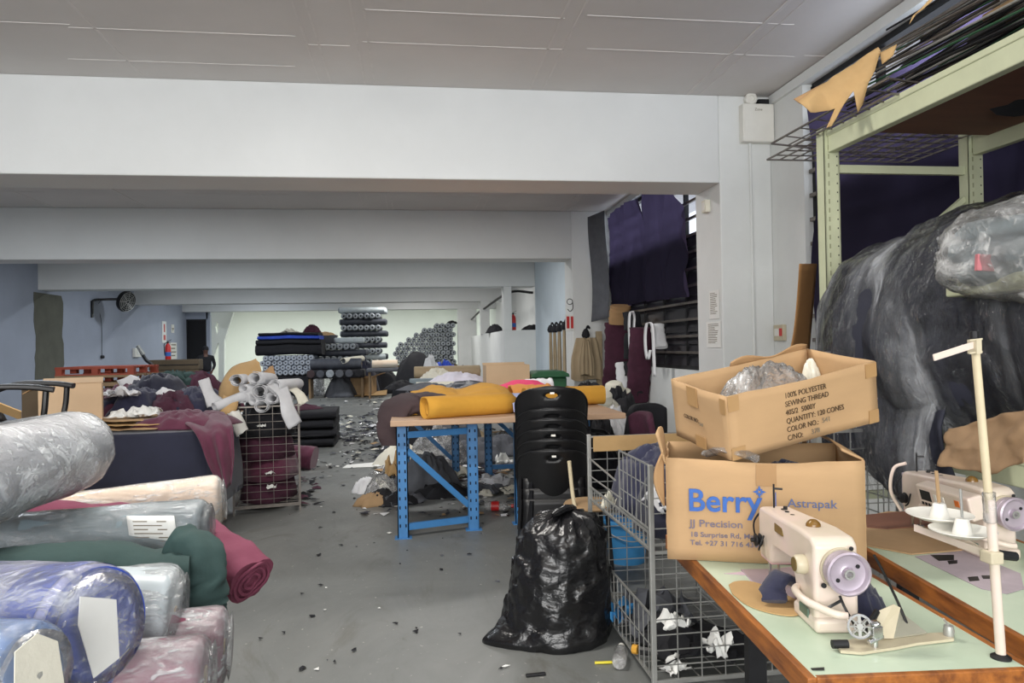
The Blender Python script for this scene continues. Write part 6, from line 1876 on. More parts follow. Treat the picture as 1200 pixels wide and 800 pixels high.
MB().lathe([(0, 0.49), (0.16, 0.49), (0.17, 0.5), (0.16, 0.515), (0, 0.515)], 28).build('seat', M_['kraft2'], sto)
for k_ in range(4):
    a = PI / 4 + k_ * PI / 2
    MB().tube([(0.11 * math.cos(a), 0.11 * math.sin(a), 0.49), (0.15 * math.cos(a), 0.15 * math.sin(a), 0)], 0.013, 8).build('leg', M_['dark_metal'], sto)
# bits on the floor under the trolley's near corner
q = on(732, 775, 0)
bo = thing('plastic_bottle', 'clear plastic bottle lying by the trolley corner', 'bottle', (q.x - 0.02, q.y, 0.035), R(70))
fb = frame_to((-0.09, 0, 0), (1, 0, 0))
MB().lathe([(0, 0), (0.03, 0), (0.033, 0.015), (0.033, 0.12), (0.014, 0.16), (0.013, 0.175), (0, 0.175)], 16, fb).build('bottle_body', M_['poly_bag'], bo, smooth=True)
MB().lathe([(0.016, 0.165), (0.016, 0.185), (0, 0.185)], 12, fb).build('cap', M_['white_plastic'], bo)
q = on(710, 778, 0)
tag(MB().tube(bez([(-0.05, 0.01, 0.006), (0, 0, 0.008), (0.05, 0.0, 0.006)], 4), 0.006, 6).build('yellow_straw', mat('yellow_plastic', rgb(222, 206, 50), 0.5), None), 'yellow plastic strip on the floor beside the refuse sack', 'strip').location = q
q = on(757, 785, 0)
tk = thing('tool_handle', 'black and yellow handle lying under the trolley corner', 'tool', (q.x + 0.03, q.y, 0.05))
MB().tube(bez([(-0.05, 0.03, 0.03), (0, 0, 0.03), (0.05, -0.05, 0.02)], 4), [0.02] * 9, 8).build('grip', M_['black_plastic'], tk, smooth=True)
MB().tube([(-0.055, 0.034, 0.03), (-0.075, 0.05, 0.03)], 0.021, 8).build('yellow_cap', M_['yellow'], tk)

# second cage behind the lower carton
wire_cage('wire cage behind the lower carton under the wrapped bundle', 1.82, 2.22, 3.05, 3.75, 0.05, 1.06, 0.075, 0.082, M_['steel'], r=0.0022)
inside('plastic_bag', 'white plastic bag inside the cage behind the lower carton', 'plastic bag', 'white_cloth', 1.97, 3.25, 0.06, .12, .16, .82, 221, .4, 3)
inside('dark_cloth', 'black cloth inside the cage behind the lower carton', 'cloth', 'black', 2.06, 3.52, 0.06, .14, .2, .9, 222, .4, 3)

# ------------------------------------------------------------------ sewing tables
def sew_table(label, loc, rot, w, L, group=None):
    t = thing('sewing_table', label, 'sewing table', loc, rot)
    zt = 0.79
    MB().span((0.006, 0.006, zt - 0.035), (w - 0.006, L - 0.006, zt)).build('laminate_top', M_['laminate'], t)
    e = MB()
    e.span((0, 0, zt - 0.05), (0.02, L, zt + 0.0005)).span((w - 0.02, 0, zt - 0.05), (w, L, zt + 0.0005)).span((0.02, 0, zt - 0.05), (w - 0.02, 0.016, zt + 0.0005)).span((0.02, L - 0.016, zt - 0.05), (w - 0.02, L, zt + 0.0005))
    e.build('wooden_edge', M_['red_wood'], t, bevel=0.003)
    for y in (0.2, L - 0.2):
        MB().span((w / 2 - 0.03, y - 0.02, 0.06), (w / 2 + 0.03, y + 0.02, zt - 0.05)).build('leg', M_['dark_metal'], t)
        MB().span((0.03, y - 0.025, 0.0), (w - 0.03, y + 0.025, 0.06)).build('foot', M_['dark_metal'], t, bevel=0.008)
        MB().span((0.03, y - 0.02, zt - 0.08), (w - 0.03, y + 0.02, zt - 0.05)).build('bracket', M_['cream_dark'], t)
    MB().bar((w / 2, 0.2, 0.2), (w / 2, L - 0.2, 0.2), 0.04, 0.04).build('stretcher', M_['dark_metal'], t)
    return t
T1 = (0.785, 1.371, 0); R1 = -0.092
sew_table('mint topped sewing table with the near bare machine and thread stand', T1, R1, 0.487, 1.12)
T2 = (1.312, 1.10, 0); R2 = -0.135
sew_table('mint topped sewing table behind, under brown pattern card', T2, R2, 0.56, 1.55)
def t1(x, y, z=0.79):
    c, s = math.cos(R1), math.sin(R1)
    return Vector((T1[0] + x * c - y * s, T1[1] + x * s + y * c, z))

def sewing_machine(label, loc, rot):
    """local y runs from the hand wheel towards the needle head"""
    m = thing('sewing_machine', label, 'sewing machine', loc, rot)
    # C-shaped casting
    prof = [(0.0, 0.0), (0.125, 0.0), (0.118, 0.06), (0.124, 0.105), (0.15, 0.122), (0.31, 0.115), (0.325, 0.095), (0.33, 0.06), (0.42, 0.06), (0.43, 0.09), (0.43, 0.19), (0.415, 0.205), (0.10, 0.222), (0.02, 0.22), (0.0, 0.205)]
    mb = MB().prism(prof, -0.052, 0.052, 'x')
    mb.v = [Vector((v.x * (1.0 if v.y < 0.14 else 0.80), v.y, v.z)) for v in mb.v]
    mb.build('machine_casting', M_['cream_metal'], m, bevel=0.014, seg=4, smooth=True)
    MB().span((-0.056, -0.012, 0.0), (0.056, 0.13, 0.035)).build('column_base', M_['cream_metal'], m, bevel=0.01, seg=3, smooth=True)
    MB().span((-0.085, 0.13, -0.004), (0.085, 0.47, 0.004)).build('bed_plate', M_['lilac_metal'], m, bevel=0.002)
    MB().span((-0.04, 0.335, 0.055), (0.04, 0.425, 0.075)).build('lower_head', mat('rosy_enamel', rgb(226, 186, 186), 0.4), m, bevel=0.008, seg=3, smooth=True)
    # face plate and head fittings
    MB().span((-0.036, 0.43, 0.075), (0.036, 0.436, 0.196)).build('face_plate', M_['lilac_metal'], m, bevel=0.004)
    MB().tube([(0, 0.385, 0.07), (0, 0.385, 0.012)], 0.004, 8).span((-0.008, 0.372, 0.006), (0.008, 0.40, 0.012)).build('needle_bar', M_['chrome'], m)
    MB().tube([(-0.02, 0.40, 0.075), (-0.02, 0.40, 0.01)], 0.005, 8).build('presser_bar', M_['chrome'], m)
    td = MB()
    td.lathe([(0, 0), (0.016, 0), (0.02, 0.004), (0.01, 0.010), (0.018, 0.014), (0.018, 0.018), (0.006, 0.022), (0.006, 0.03), (0, 0.03)], 18, frame_to((-0.044, 0.40, 0.11), (-1, 0, 0)))
    td.tube(bez([(-0.046, 0.37, 0.13), (-0.062, 0.36, 0.10), (-0.056, 0.385, 0.085)], 5), 0.003, 6)
    td.build('tension_dial', M_['dark_metal'], m, smooth=True)
    MB().tube(bez([(-0.03, 0.43, 0.19), (-0.05, 0.445, 0.15), (-0.045, 0.44, 0.10), (-0.03, 0.43, 0.09)], 6), 0.003, 6).build('thread_guard', M_['dark_metal'], m)
    MB().tube([(-0.01, 0.385, 0.205), (-0.01, 0.385, 0.275)], 0.003, 6).tube([(-0.01, 0.385, 0.262), (0.012, 0.375, 0.262)], 0.003, 6).lathe([(0, 0), (0.006, 0), (0.006, 0.012), (0, 0.012)], 10, Matrix.Translation((0.01, 0.35, 0.206))).build('thread_pin', M_['dark_metal'], m)
    # top holes, oil window, name plate
    for y in (0.31, 0.34, 0.27):
        MB().lathe([(0, 0.0), (0.006, 0.0), (0.006, 0.002), (0, 0.002)], 12, Matrix.Translation((0.0, y, 0.2115))).build('oil_hole', M_['dark_metal'], m)
    MB().lathe([(0.018, 0), (0.018, 0.006), (0.014, 0.012), (0.008, 0.017), (0, 0.019)], 20, Matrix.Translation((-0.006, 0.115, 0.2205))).build('oil_window', M_['amber'], m, smooth=True)
    MB().span((-0.046, 0.225, 0.165), (-0.0405, 0.285, 0.19)).build('name_plate', M_['brass'], m, bevel=0.004)
    # stitch dial and reverse lever on the left face
    MB().lathe([(0, 0), (0.022, 0), (0.024, 0.004), (0.022, 0.022), (0.018, 0.026), (0, 0.026)], 20, frame_to((-0.052, 0.055, 0.145), (-1, 0, 0))).build('stitch_dial', M_['cream_dark'], m, smooth=True)
    MB().lathe([(0, 0.0265), (0.017, 0.0265), (0.017, 0.028), (0, 0.028)], 18, frame_to((-0.052, 0.055, 0.145), (-1, 0, 0))).build('dial_face', M_['brass'], m)
    MB().span((-0.058, 0.03, 0.022), (-0.053, 0.085, 0.045)).build('serial_plate', mat('green_plate', rgb(90, 112, 98), 0.4), m, bevel=0.003)
    MB().tube(bez([(-0.055, 0.10, 0.075), (-0.075, 0.06, 0.08), (-0.072, 0.0, 0.075), (-0.03, -0.045, 0.062), (0.0, -0.055, 0.058)], 7), [0.009] * 29, 10).build('reverse_lever', M_['cream_metal'], m, smooth=True)
    MB().lathe([(0, 0), (0.006, 0), (0.006, 0.004), (0, 0.004)], 10, frame_to((-0.036, -0.012, 0.115), (0, -1, 0))).lathe([(0, 0), (0.005, 0), (0.005, 0.003), (0, 0.003)], 10, frame_to((0.03, -0.012, 0.2), (0, -1, 0))).build('cover_screw', M_['dark_metal'], m)
    # hand wheel
    fw = frame_to((0.010, -0.003, 0.150), (0, -1, 0))
    MB().lathe([(0.0, 0.0), (0.040, 0.0), (0.046, 0.006), (0.046, 0.020), (0.042, 0.024), (0.046, 0.028), (0.051, 0.031), (0.051, 0.043), (0.047, 0.046), (0.044, 0.044), (0.040, 0.036), (0.018, 0.032), (0.014, 0.034), (0.012, 0.042), (0.0, 0.042)], 40, fw).build('hand_wheel', M_['lilac_metal'], m, smooth=True)
    MB().lathe([(0.012, 0.040), (0.012, 0.046), (0.008, 0.046), (0.006, 0.042), (0, 0.042)], 16, fw).build('wheel_screw', M_['steel'], m)
    for a in (0.6, 0.6 + PI):
        MB().lathe([(0, 0.0335), (0.005, 0.0335), (0.005, 0.0355), (0, 0.0355)], 8, fw @ Matrix.Translation((0.028 * math.cos(a), 0.028 * math.sin(a), 0.0))).build('wheel_slot', M_['dark'], m)
    MB().lathe([(0.044, -0.006), (0.050, -0.004), (0.050, 0.004), (0.044, 0.004)], 32, fw).build('wheel_collar', M_['cream_dark'], m, smooth=True)
    return m
MX = (0.98, 1.575, 0.79)
sewing_machine('cream sewing machine with its lilac hand wheel facing out on the near table', MX, -0.15)
# drive belt and bobbin winder fitted in front of the column
bw = thing('bobbin_winder', 'chromed bobbin winder with a perforated wheel under the hand wheel', 'bobbin winder', (0.972, 1.50, 0.79))
fw = frame_to((0.0, -0.022, 0.052), (-0.25, -0.95, 0.1))
MB().lathe([(0.024, -0.003), (0.027, -0.003), (0.027, 0.003), (0.024, 0.003), (0.024, -0.003)], 32, fw).build('wheel_rim', M_['chrome'], bw, smooth=True)
mb = MB()
mb.lathe([(0, -0.002), (0.007, -0.002), (0.007, 0.004), (0, 0.004)], 14, fw)
for k_ in range(8):
    a = 2 * PI * k_ / 8
    mb.bar(fw @ Vector((0.006 * math.cos(a), 0.006 * math.sin(a), 0)), fw @ Vector((0.025 * math.cos(a), 0.025 * math.sin(a), 0)), 0.0065, 0.003)
mb.lathe([(0.0105, -0.001), (0.0125, -0.001), (0.0125, 0.001), (0.0105, 0.001), (0.0105, -0.001)], 18, fw)
mb.lathe([(0.0215, -0.001), (0.0245, -0.001), (0.0245, 0.001), (0.0215, 0.001), (0.0215, -0.001)], 26, fw)
mb.build('perforated_wheel', M_['steel'], bw)
mb = MB()
mb.span((-0.03, -0.035, 0.0), (0.05, 0.02, 0.006))
mb.tube([(0.03, -0.03, 0.0), (0.03, -0.03, 0.05)], 0.008, 10).tube([(0.012, -0.035, 0.02), (0.05, -0.03, 0.03)], 0.006, 8).span((0.02, -0.04, 0.03), (0.045, -0.02, 0.055))
mb.lathe([(0, 0), (0.012, 0), (0.012, 0.006), (0.006, 0.01), (0, 0.01)], 14, Matrix.Translation((0.032, -0.03, 0.055)))
mb.build('winder_body', M_['chrome'], bw, bevel=0.002)
MB().tube([(-0.028, -0.02, 0.014), (-0.062, -0.015, 0.014)], 0.0095, 12).build('spindle', M_['dark_metal'], bw, smooth=True)
MB().tube([(0.02, -0.012, 0.035), (0.075, 0.025, 0.062)], 0.007, 10).build('tension_spring', M_['dark_metal'], bw)
bl = thing('drive_belt', 'black drive belt running from the hand wheel down to the table slot', 'belt', (0.96, 1.52, 0.79))
hub = Vector((0.942, 1.548, 0.948))
mb = MB()
mb.tube(bez([on(1068, 745, .79) + Vector((0, 0, 0.003)), at(1052, 705, 1.56), at(1034, 668, 1.57), at(1024, 650, 1.575)], 6), 0.0032, 6)
mb.tube(bez([at(984, 698, 1.555), at(990, 712, 1.54), at(999, 728, 1.53), on(1003, 742, .79) + Vector((0, 0, 0.01))], 6), 0.0032, 6)
mb.tube(bez([at(985, 704, 1.545), at(974, 710, 1.545), at(966, 715, 1.55)], 6), 0.0036, 6)
part(mb, 'belt', M_['black_plastic'], bl, smooth=True)
# belt cover lying on the table
bcv = thing('belt_cover', 'grey sheet metal belt guard lying loose before the hand wheel', 'machine cover', on(1050, 748, .79))
o3 = Vector((0, 0, 0.0015))
pts = [on(978, 757, .79), on(985, 766, .79), on(1010, 768, .79), on(1050, 762, .79), on(1075, 757, .79), on(1118, 752, .79), on(1117, 744, .79), on(1090, 745, .79), on(1075, 747, .79), on(1040, 750, .79), on(1000, 752, .79)]
mb = MB(); mb.add([p_ + o3 for p_ in pts] + [p_ + o3 + Vector((0, 0, 0.006)) for p_ in pts], [tuple(range(11)), tuple(reversed(range(11, 22)))] + [(i, (i + 1) % 11, (i + 1) % 11 + 11, i + 11) for i in range(11)])
part(mb, 'base_flange', M_['cream_dark'], bcv)
def fin(name, pix, Y, m, th=0.004):
    P_ = [at(px, py, y_) for (px, py, y_) in pix]
    for p_ in P_: p_.z = max(p_.z, 0.7985)
    n_ = len(P_)
    nrm = (P_[1] - P_[0]).cross(P_[2] - P_[0]).normalized() * th
    mb = MB(); mb.add(P_ + [p_ + nrm for p_ in P_], [tuple(range(n_)), tuple(reversed(range(n_, 2 * n_)))] + [(i, (i + 1) % n_, (i + 1) % n_ + n_, i + n_) for i in range(n_)])
    return part(mb, name, m, bcv)
fin('upright_wall', [(1024, 748, 1.50), (1046, 750, 1.50), (1054, 712, 1.53), (1046, 708, 1.53), (1028, 716, 1.53)], 1.5, M_['cream_dark'])  # upright fin in the same cream as the flange
fin('tapered_wall', [(1046, 750, 1.50), (1086, 746, 1.51), (1060, 722, 1.56), (1054, 708, 1.57)], 1.5, mat('grey_cream_sheet', rgb(176, 174, 158), 0.4, metal=0.2))
p0 = on(1112, 748, .79)
mb = MB().lathe([(0, 0), (0.011, 0), (0.012, 0.012), (0.010, 0.024), (0, 0.026)], 14, Matrix.Translation(p0 + Vector((0, 0, 0.006)))).tube(bez([p0 + Vector((0, 0, 0.03)), p0 + Vector((-0.008, 0, 0.04)), p0 + Vector((-0.013, 0, 0.046))], 4), 0.003, 6)
part(mb, 'spring_clip', M_['steel'], bcv, smooth=True)
# cloth at the machine
tag(crumple('navy_cloth', M_['navy2'], t1(0.29, 0.36), 0.075, 0.09, 0.095, 231, fold=.6, edge=.3), 'navy cloth piece lying behind the hand wheel on the near table', 'cloth')
nv = thing('navy_cloth', 'navy cloth piece draped through the near machine arm', 'cloth', t1(0.12, 0.42))
part(soft_tube(MB(), bez([t1(0.215, 0.46, 0.83), t1(0.17, 0.44, 0.835), t1(0.125, 0.42, 0.86), t1(0.10, 0.41, 0.83), t1(0.095, 0.39, 0.805)], 6), 0.032, 0.012, 18, 3, 0.2, 8), 'cloth', M_['navy2'], nv, smooth=True)
# tan card, worn lilac plate and scraps on the near table
tc = thing('pattern_card', 'tan curved pattern card on the near sewing table', 'card', on(900, 705, .79))
def outline(pix, z):
    return [on(px, py, z) for px, py in pix]
def flat(name, pix, z, th, m, root):
    P_ = outline(pix, z)
    n_ = len(P_)
    mb = MB(); mb.add(P_ + [p_ + Vector((0, 0, th)) for p_ in P_], [tuple(reversed(range(n_))), tuple(range(n_, 2 * n_))] + [(i, (i + 1) % n_, (i + 1) % n_ + n_, i + n_) for i in range(n_)])
    return part(mb, name, m, root)
def smooth2(pix, n=5):
    P_ = bez([(x, y, 0) for x, y in pix], n)
    return [(p_.x, p_.y) for p_ in P_]
flat('card', smooth2([(854, 686), (862, 682), (880, 682), (905, 690), (930, 702), (942, 708)]) + smooth2([(942, 720), (925, 722), (900, 718), (875, 709), (858, 696)]), 0.7915, 0.003, M_['kraft'], tc)
pl_ = thing('lilac_card', 'worn lilac and black printed card under the near machine head', 'card', on(900, 676, .79))
flat('card', [(848, 672), (930, 664), (948, 700), (926, 700), (905, 690), (880, 681), (874, 674)], 0.7905, 0.0008, mat('lilac_card', rgb(198, 176, 188), 0.6, 0.12, 10), pl_)
flat('dark_print', [(884, 674), (912, 671), (922, 680), (900, 683)], 0.7916, 0.0004, M_['dark_metal'], pl_)
flat('dark_print', [(914, 684), (921, 684), (921, 688), (914, 688)], 0.7916, 0.0004, M_['dark_metal'], pl_)
cs_ = thing('cloth_scrap', 'dark thread scrap at the near edge of the mint table top', 'scrap', on(958, 783, .79))
flat('scrap', [(950, 783), (966, 782), (966, 785), (952, 785)], 0.7912, 0.001, M_['dark_metal'], cs_)

# thread stand
ts = thing('thread_stand', 'cream thread stand with a tall pole and two trays at the near table corner', 'thread stand', on(1173, 771, .79))
B0 = on(1173, 771, .79)
Y_ = B0.y
MB().lathe([(0, 0), (0.02, 0), (0.02, 0.004), (0.011, 0.010), (0, 0.01)], 22).build('base_flange', M_['dark_metal'], ts, smooth=True)
part(MB().tube([B0 + Vector((0, 0, 0.008)), at(1160, 585, Y_)], 0.0098, 14), 'lower_pole', M_['cream_metal'], ts, smooth=True)
part(MB().tube([at(1160, 600, Y_), at(1142, 397, Y_ + 0.01)], 0.0082, 14), 'upper_pole', M_['wood_pole'], ts, smooth=True)
part(MB().tube([at(1142, 397, Y_ + 0.01), at(1141.5, 388, Y_ + 0.01)], 0.0088, 14), 'pole_cap', M_['dark_metal'], ts)
part(wobble_roll(MB(), at(1161, 612, Y_), (at(1158, 572, Y_) - at(1161, 612, Y_)), 0.0125, 0.066, 5, 0.22, n=18, nz=12, end_round=0.003, freq=40), 'tape_joint', M_['poly_bag'], ts, smooth=True)
mb = MB().bar(at(1141, 404, Y_ - 0.006), at(1094, 419, Y_ - 0.02), 0.004, 0.014)
part(mb, 'top_arm', M_['cream_metal'], ts, bevel=0.001)
mb = MB()
for yy in (399, 414):
    mb.tube([at(1136, yy, Y_ - 0.012), at(1151, yy - 2, Y_ - 0.012)], 0.002, 6)
mb.box(at(1142, 406, Y_ - 0.004), (0.012, 0.026, 0.03))
part(mb, 'top_clamp', M_['cream_dark'], ts)
def tray(cx, cy, yv, r, nm='spool_tray'):
    c = at(cx, cy, yv)
    mb = MB().lathe([(0, 0.0), (r * 0.6, 0.0), (r, 0.012), (r, 0.014), (r * 0.6, 0.003), (0, 0.003)], 32, Matrix.Translation(c))
    part(mb, nm, M_['white_plastic'], ts, smooth=True)
    return c
Yt1, Yt2 = 1.56, 1.47
c1 = tray(1101, 608, Yt1, 0.072)
c2 = tray(1128, 627, Yt2, 0.068)
for c in (c1, c2):
    part(MB().lathe([(0.021, 0.003), (0.014, 0.036), (0.012, 0.038), (0, 0.038)], 18, Matrix.Translation(c)), 'spool_cone', M_['white_plastic'], ts, smooth=True)
part(MB().tube([c1 + Vector((0, 0, 0.04)), c1 + Vector((-0.006, 0, 0.115))], 0.0042, 8), 'spool_pin', M_['kraft2'], ts)
part(MB().tube([c2 + Vector((0, 0, 0.04)), c2 + Vector((-0.003, 0, 0.105))], 0.003, 8), 'spool_pin', M_['steel'], ts)
part(MB().bar(at(1160, 650, Y_ - 0.004), at(1072, 618, 1.60), 0.005, 0.016).bar(at(1160, 652, Y_ + 0.01), c2 + Vector((0, 0, -0.006)), 0.005, 0.012), 'tray_arm', M_['cream_metal'], ts)
mb = MB().box(at(1162, 652, Y_), (0.03, 0.034, 0.026))
part(mb, 'tray_clamp', M_['cream_dark'], ts, bevel=0.003)
part(MB().tube([at(1167, 649, Y_), at(1190, 652, Y_)], 0.010, 12), 'clamp_knob', M_['dark_metal'], ts)

# ------------------------------------------------------------------ second machine and pattern card
m2 = sewing_machine('cream sewing machine with a control panel, half hidden by the thread trays', (1.79, 1.99, 0.79), -0.05)
cp_ = MB().box((-0.088, 0.11, 0.165), (0.05, 0.25, 0.075), (0, R(-14), 0)).build('control_panel', M_['cream_metal'], m2, bevel=0.006)
def on_panel(y0, y1, z0, z1, m, name, d=0.0015):
    rm = Euler((0, R(-14), 0)).to_matrix()
    mb = MB().span((-0.025 - d, y0 - 0.11, z0), (-0.025, y1 - 0.11, z1))
    mb.v = [rm @ v + Vector((-0.088, 0.11, 0.165)) for v in mb.v]
    return mb.build(name, m, cp_)
on_panel(0.165, 0.215, -0.012, 0.022, M_['dark_metal'], 'display')
for i in range(4):
    on_panel(0.16 + i * 0.016, 0.17 + i * 0.016, -0.03, -0.02, M_['dark_metal'], 'key')
for i in range(3):
    on_panel(0.10 + i * 0.018, 0.112 + i * 0.018, -0.005, 0.018, M_['white_plastic'], 'key')
    on_panel(0.10 + i * 0.018, 0.112 + i * 0.018, -0.03, -0.012, M_['white_plastic'], 'key')
for i in range(2):
    on_panel(0.03, 0.05, -0.03 + i * 0.03, -0.01 + i * 0.03, mat('orange_key', rgb(224, 120, 50), 0.5), 'orange_key')
MB().tube(bez([(-0.03, 0.45, 0.05), (-0.05, 0.48, 0.12), (-0.03, 0.49, 0.2), (0.0, 0.46, 0.225)], 6), 0.006, 8).build('head_guard', M_['cream_metal'], m2, smooth=True)
k1 = thing('pattern_card', 'large brown pattern card on the farther sewing table', 'card', on(1070, 628, .79))
flat('card', [(1012, 606), (1040, 600), (1100, 602), (1118, 622), (1150, 640), (1130, 645), (1068, 650), (1016, 640)], 0.7912, 0.004, M_['kraft2'], k1)
k2 = thing('pattern_card', 'smaller brown pattern card laid over the large one', 'card', on(1060, 612, .79))
flat('card', [(1014, 604), (1060, 600), (1092, 606), (1096, 616), (1040, 620), (1016, 618)], 0.7955, 0.004, M_['ply'], k2)
k3 = thing('lilac_card', 'worn lilac card with dark marks on the farther sewing table', 'card', on(1140, 670, .79))
flat('card', [(1072, 652), (1130, 645), (1196, 672), (1200, 690), (1180, 696), (1150, 690)], 0.7908, 0.001, mat('lilac_card_grey', rgb(176, 164, 172), 0.6, 0.1, 10), k3)
for pix in ([(1090, 650), (1118, 650), (1118, 656), (1100, 657)], [(1110, 657), (1122, 656), (1122, 660), (1112, 661)], [(1134, 676), (1146, 675), (1148, 680), (1136, 681)], [(1150, 674), (1160, 674), (1160, 678), (1152, 678)]):
    flat('dark_print', pix, 0.792, 0.0004, M_['dark_metal'], k3)

# ------------------------------------------------------------------ the two cartons
def panel_carton(name, label, w, d, h, loc, rot, m, m_in, warp, seed, th=0.006):
    root = thing(name, label, 'box', loc, rot)
    def wall(f, nm, nu=16, nv=8):
        return MB().grid(f, nu, nv).build(nm, m, root, smooth=True, solid=th, angle=60)
    def wob(a, b, k_):
        return warp * fbm(Vector((a * 2.2, b * 1.6, seed + k_)), 3)
    topd = lambda u, k_: 0.035 * warp / 0.012 * (math.sin(u * PI) ** 2) * 0.35 + warp * 0.4 * fbm(Vector((u * 5, seed, k_)), 2)
    wall(lambda u, v: Vector((u * w, wob(u, v, 0) * math.sin(PI * u), v * (h - topd(u, 0)))), 'front_wall')
    wall(lambda u, v: Vector((u * w, d + wob(u, v, 1) * math.sin(PI * u), v * (h - topd(u, 1) * 0.5))), 'back_wall')
    wall(lambda u, v: Vector((wob(u, v, 2) * math.sin(PI * u), u * d, v * (h - topd(u, 2) * 0.5))), 'side_wall', 10)
    wall(lambda u, v: Vector((w + wob(u, v, 3) * math.sin(PI * u), u * d, v * (h - topd(u, 3) * 0.5))), 'side_wall', 10)
    MB().span((0.002, 0.002, 0), (w - 0.002, d - 0.002, th)).build('bottom_panel', m_in, root)
    return root
BW, BD, BH = 0.58, 0.385, 0.322
bb = panel_carton('cardboard_carton', 'lower open carton with blue lettering standing on the near sewing table', BW, BD, BH, (0.794, 2.2, 0.792), R(-21), M_['carton'], M_['carton_in'], 0.012, 3)
FR = ((0, -0.0075, 0), (1, 0, 0), (0, 0, 1))
lb = lettering('blue_lettering', [('Berry', 0.062, 0.158, 0.098)], bb, M_['ink_blue'], *FR, sx=1.0, thick=0.0015, bold=0.0016)
lb['label'] = 'large blue printed word'
def star(cx, cz, r):
    mb = MB()
    for k_ in range(4):
        a = PI / 2 * k_ + PI / 2
        c, s = math.cos(a), math.sin(a)
        p_ = [(0.12 * r, 0.0), (0.3 * r, 0.26 * r), (r, 0.0), (0.3 * r, -0.26 * r)]
        mb.prism([(cx + x * c - y * s, cz + x * s + y * c) for x, y in p_], -0.0095, -0.0075, 'y')
    for k_ in range(4):
        a = PI / 2 * k_ + PI / 4
        mb.bar((cx + 0.35 * r * math.cos(a), -0.0085, cz + 0.35 * r * math.sin(a)), (cx + 0.62 * r * math.cos(a), -0.0085, cz + 0.62 * r * math.sin(a)), 0.12 * r, 0.002)
    return mb
star(0.279, 0.222, 0.02).build('blue_star_mark', M_['ink_blue'], bb)
lettering('grey_lettering', [('JJ Precision', 0.068, 0.108, 0.031), ('18 Surprise Rd, Maxmead, Pinetown', 0.068, 0.076, 0.0215), ('Tel. +27 31 716 4300', 0.068, 0.05, 0.0215)], bb, M_['ink_faded'], *FR, sx=1.16, bold=0.0003)
lettering('blue_grey_lettering', [('Astrapak', 0.36, 0.178, 0.037)], bb, mat('dull_blue_print', rgb(92, 108, 150), 0.85, 0.1, 30), *FR, sx=1.06)
MB().span((0.325, -0.0095, 0.165), (0.3275, -0.0075, 0.222)).build('printed_bar', M_['ink_blue'], bb)
# torn flaps
MB().grid(lambda u, v: Vector((-0.004 - 0.025 * v + 0.02 * math.sin(3 * u) * v, lerp(0.0, 0.33, u) - 0.03 * v, BH - 0.02 + (0.10 - 0.07 * u + 0.03 * math.sin(7 * u)) * v)), 14, 6).build('torn_flap', M_['carton'], bb, smooth=True, solid=0.006)
MB().grid(lambda u, v: Vector((-0.010 - 0.03 * math.sin(PI * v) * (1 - u), 0.02 * u - 0.012, lerp(0.17, BH + 0.02, v))), 5, 12).build('torn_corner', M_['carton_in'], bb, smooth=True, solid=0.006)
MB().grid(lambda u, v: Vector((BW + 0.004 - 0.06 * v, lerp(0.02, BD - 0.02, u), BH + 0.028 * v + 0.01 * math.sin(PI * u) * v)), 10, 4).build('folded_flap', M_['carton'], bb, smooth=True, solid=0.006)
MB().grid(lambda u, v: Vector((lerp(0.27, 0.33, u), -0.008, lerp(0.24, BH - 0.014, v))), 2, 4).build('clear_tape', M_['carton_in'], bb, solid=0.0006)
bq = bb.matrix_world
def in_box(x, y, z):
    c, s = math.cos(R(-21)), math.sin(R(-21))
    return Vector((0.794 + x * c - y * s, 2.2 + x * s + y * c, 0.792 + z))
tag(crumple('navy_cloth', M_['navy2'], in_box(0.40, 0.18, 0.01), 0.14, 0.14, 0.29, 241, fold=.35, power=5, edge=.1), 'navy garments filling the right of the lower carton', 'cloth')
tag(crumple('navy_cloth', M_['navy'], in_box(0.15, 0.18, 0.01), 0.12, 0.14, 0.28, 242, fold=.35, power=5, edge=.1), 'navy garments filling the left of the lower carton', 'cloth')
pb = thing('plastic_bag', 'crinkled clear bag poking over the rim of the lower carton', 'plastic bag', in_box(0.2, 0.05, 0.25))
part(soft_tube(MB(), bez([in_box(0.14, 0.12, 0.32), in_box(0.19, 0.05, 0.345), in_box(0.24, 0.022, 0.335), in_box(0.28, 0.018, 0.318)], 6), 0.035, 0.012, 18, 3, 0.25, 8), 'film', M_['poly_bag'], pb, smooth=True)

UW, UD, UH = 0.575, 0.322, 0.207
ub_ = panel_carton('cardboard_carton', 'upper open carton lettered in dark print, tilted on top of the lower one', UW, UD, UH, (0.981, 2.13, 1.108), (R(7.7), R(-9.55), R(8.94)), M_['carton'], M_['carton_in'], 0.006, 9)
lettering('dark_lettering', [('100% POLYESTER', 0.208, 0.158, 0.025), ('SEWING THREAD', 0.208, 0.130, 0.025), ('40S/2  5000Y', 0.208, 0.102, 0.025), ('QUANTITY: 120 CONES', 0.208, 0.074, 0.025), ('COLOR NO.:', 0.208, 0.046, 0.025), ('C/NO:', 0.208, 0.018, 0.025)], ub_, M_['ink_dark'], (0, -0.0055, 0), (1, 0, 0), (0, 0, 1), sx=0.86)
lettering('grey_lettering', [('541', 0.345, 0.047, 0.023), ('378', 0.30, 0.019, 0.023)], ub_, M_['ink_grey'], (0, -0.0055, 0), (1, 0, 0), (0, 0, 1), sx=1.0)
lettering('dark_lettering', [('COLOR NO.:', 0.07, 0.085, 0.02)], ub_, M_['ink_dark'], (-0.0055, UD, 0), (0, -1, 0), (0, 0, 1), sx=0.8)
lettering('grey_lettering', [('541', 0.165, 0.078, 0.016)], ub_, M_['ink_grey'], (-0.0055, UD, 0), (0, -1, 0), (0, 0, 1), sx=0.9)
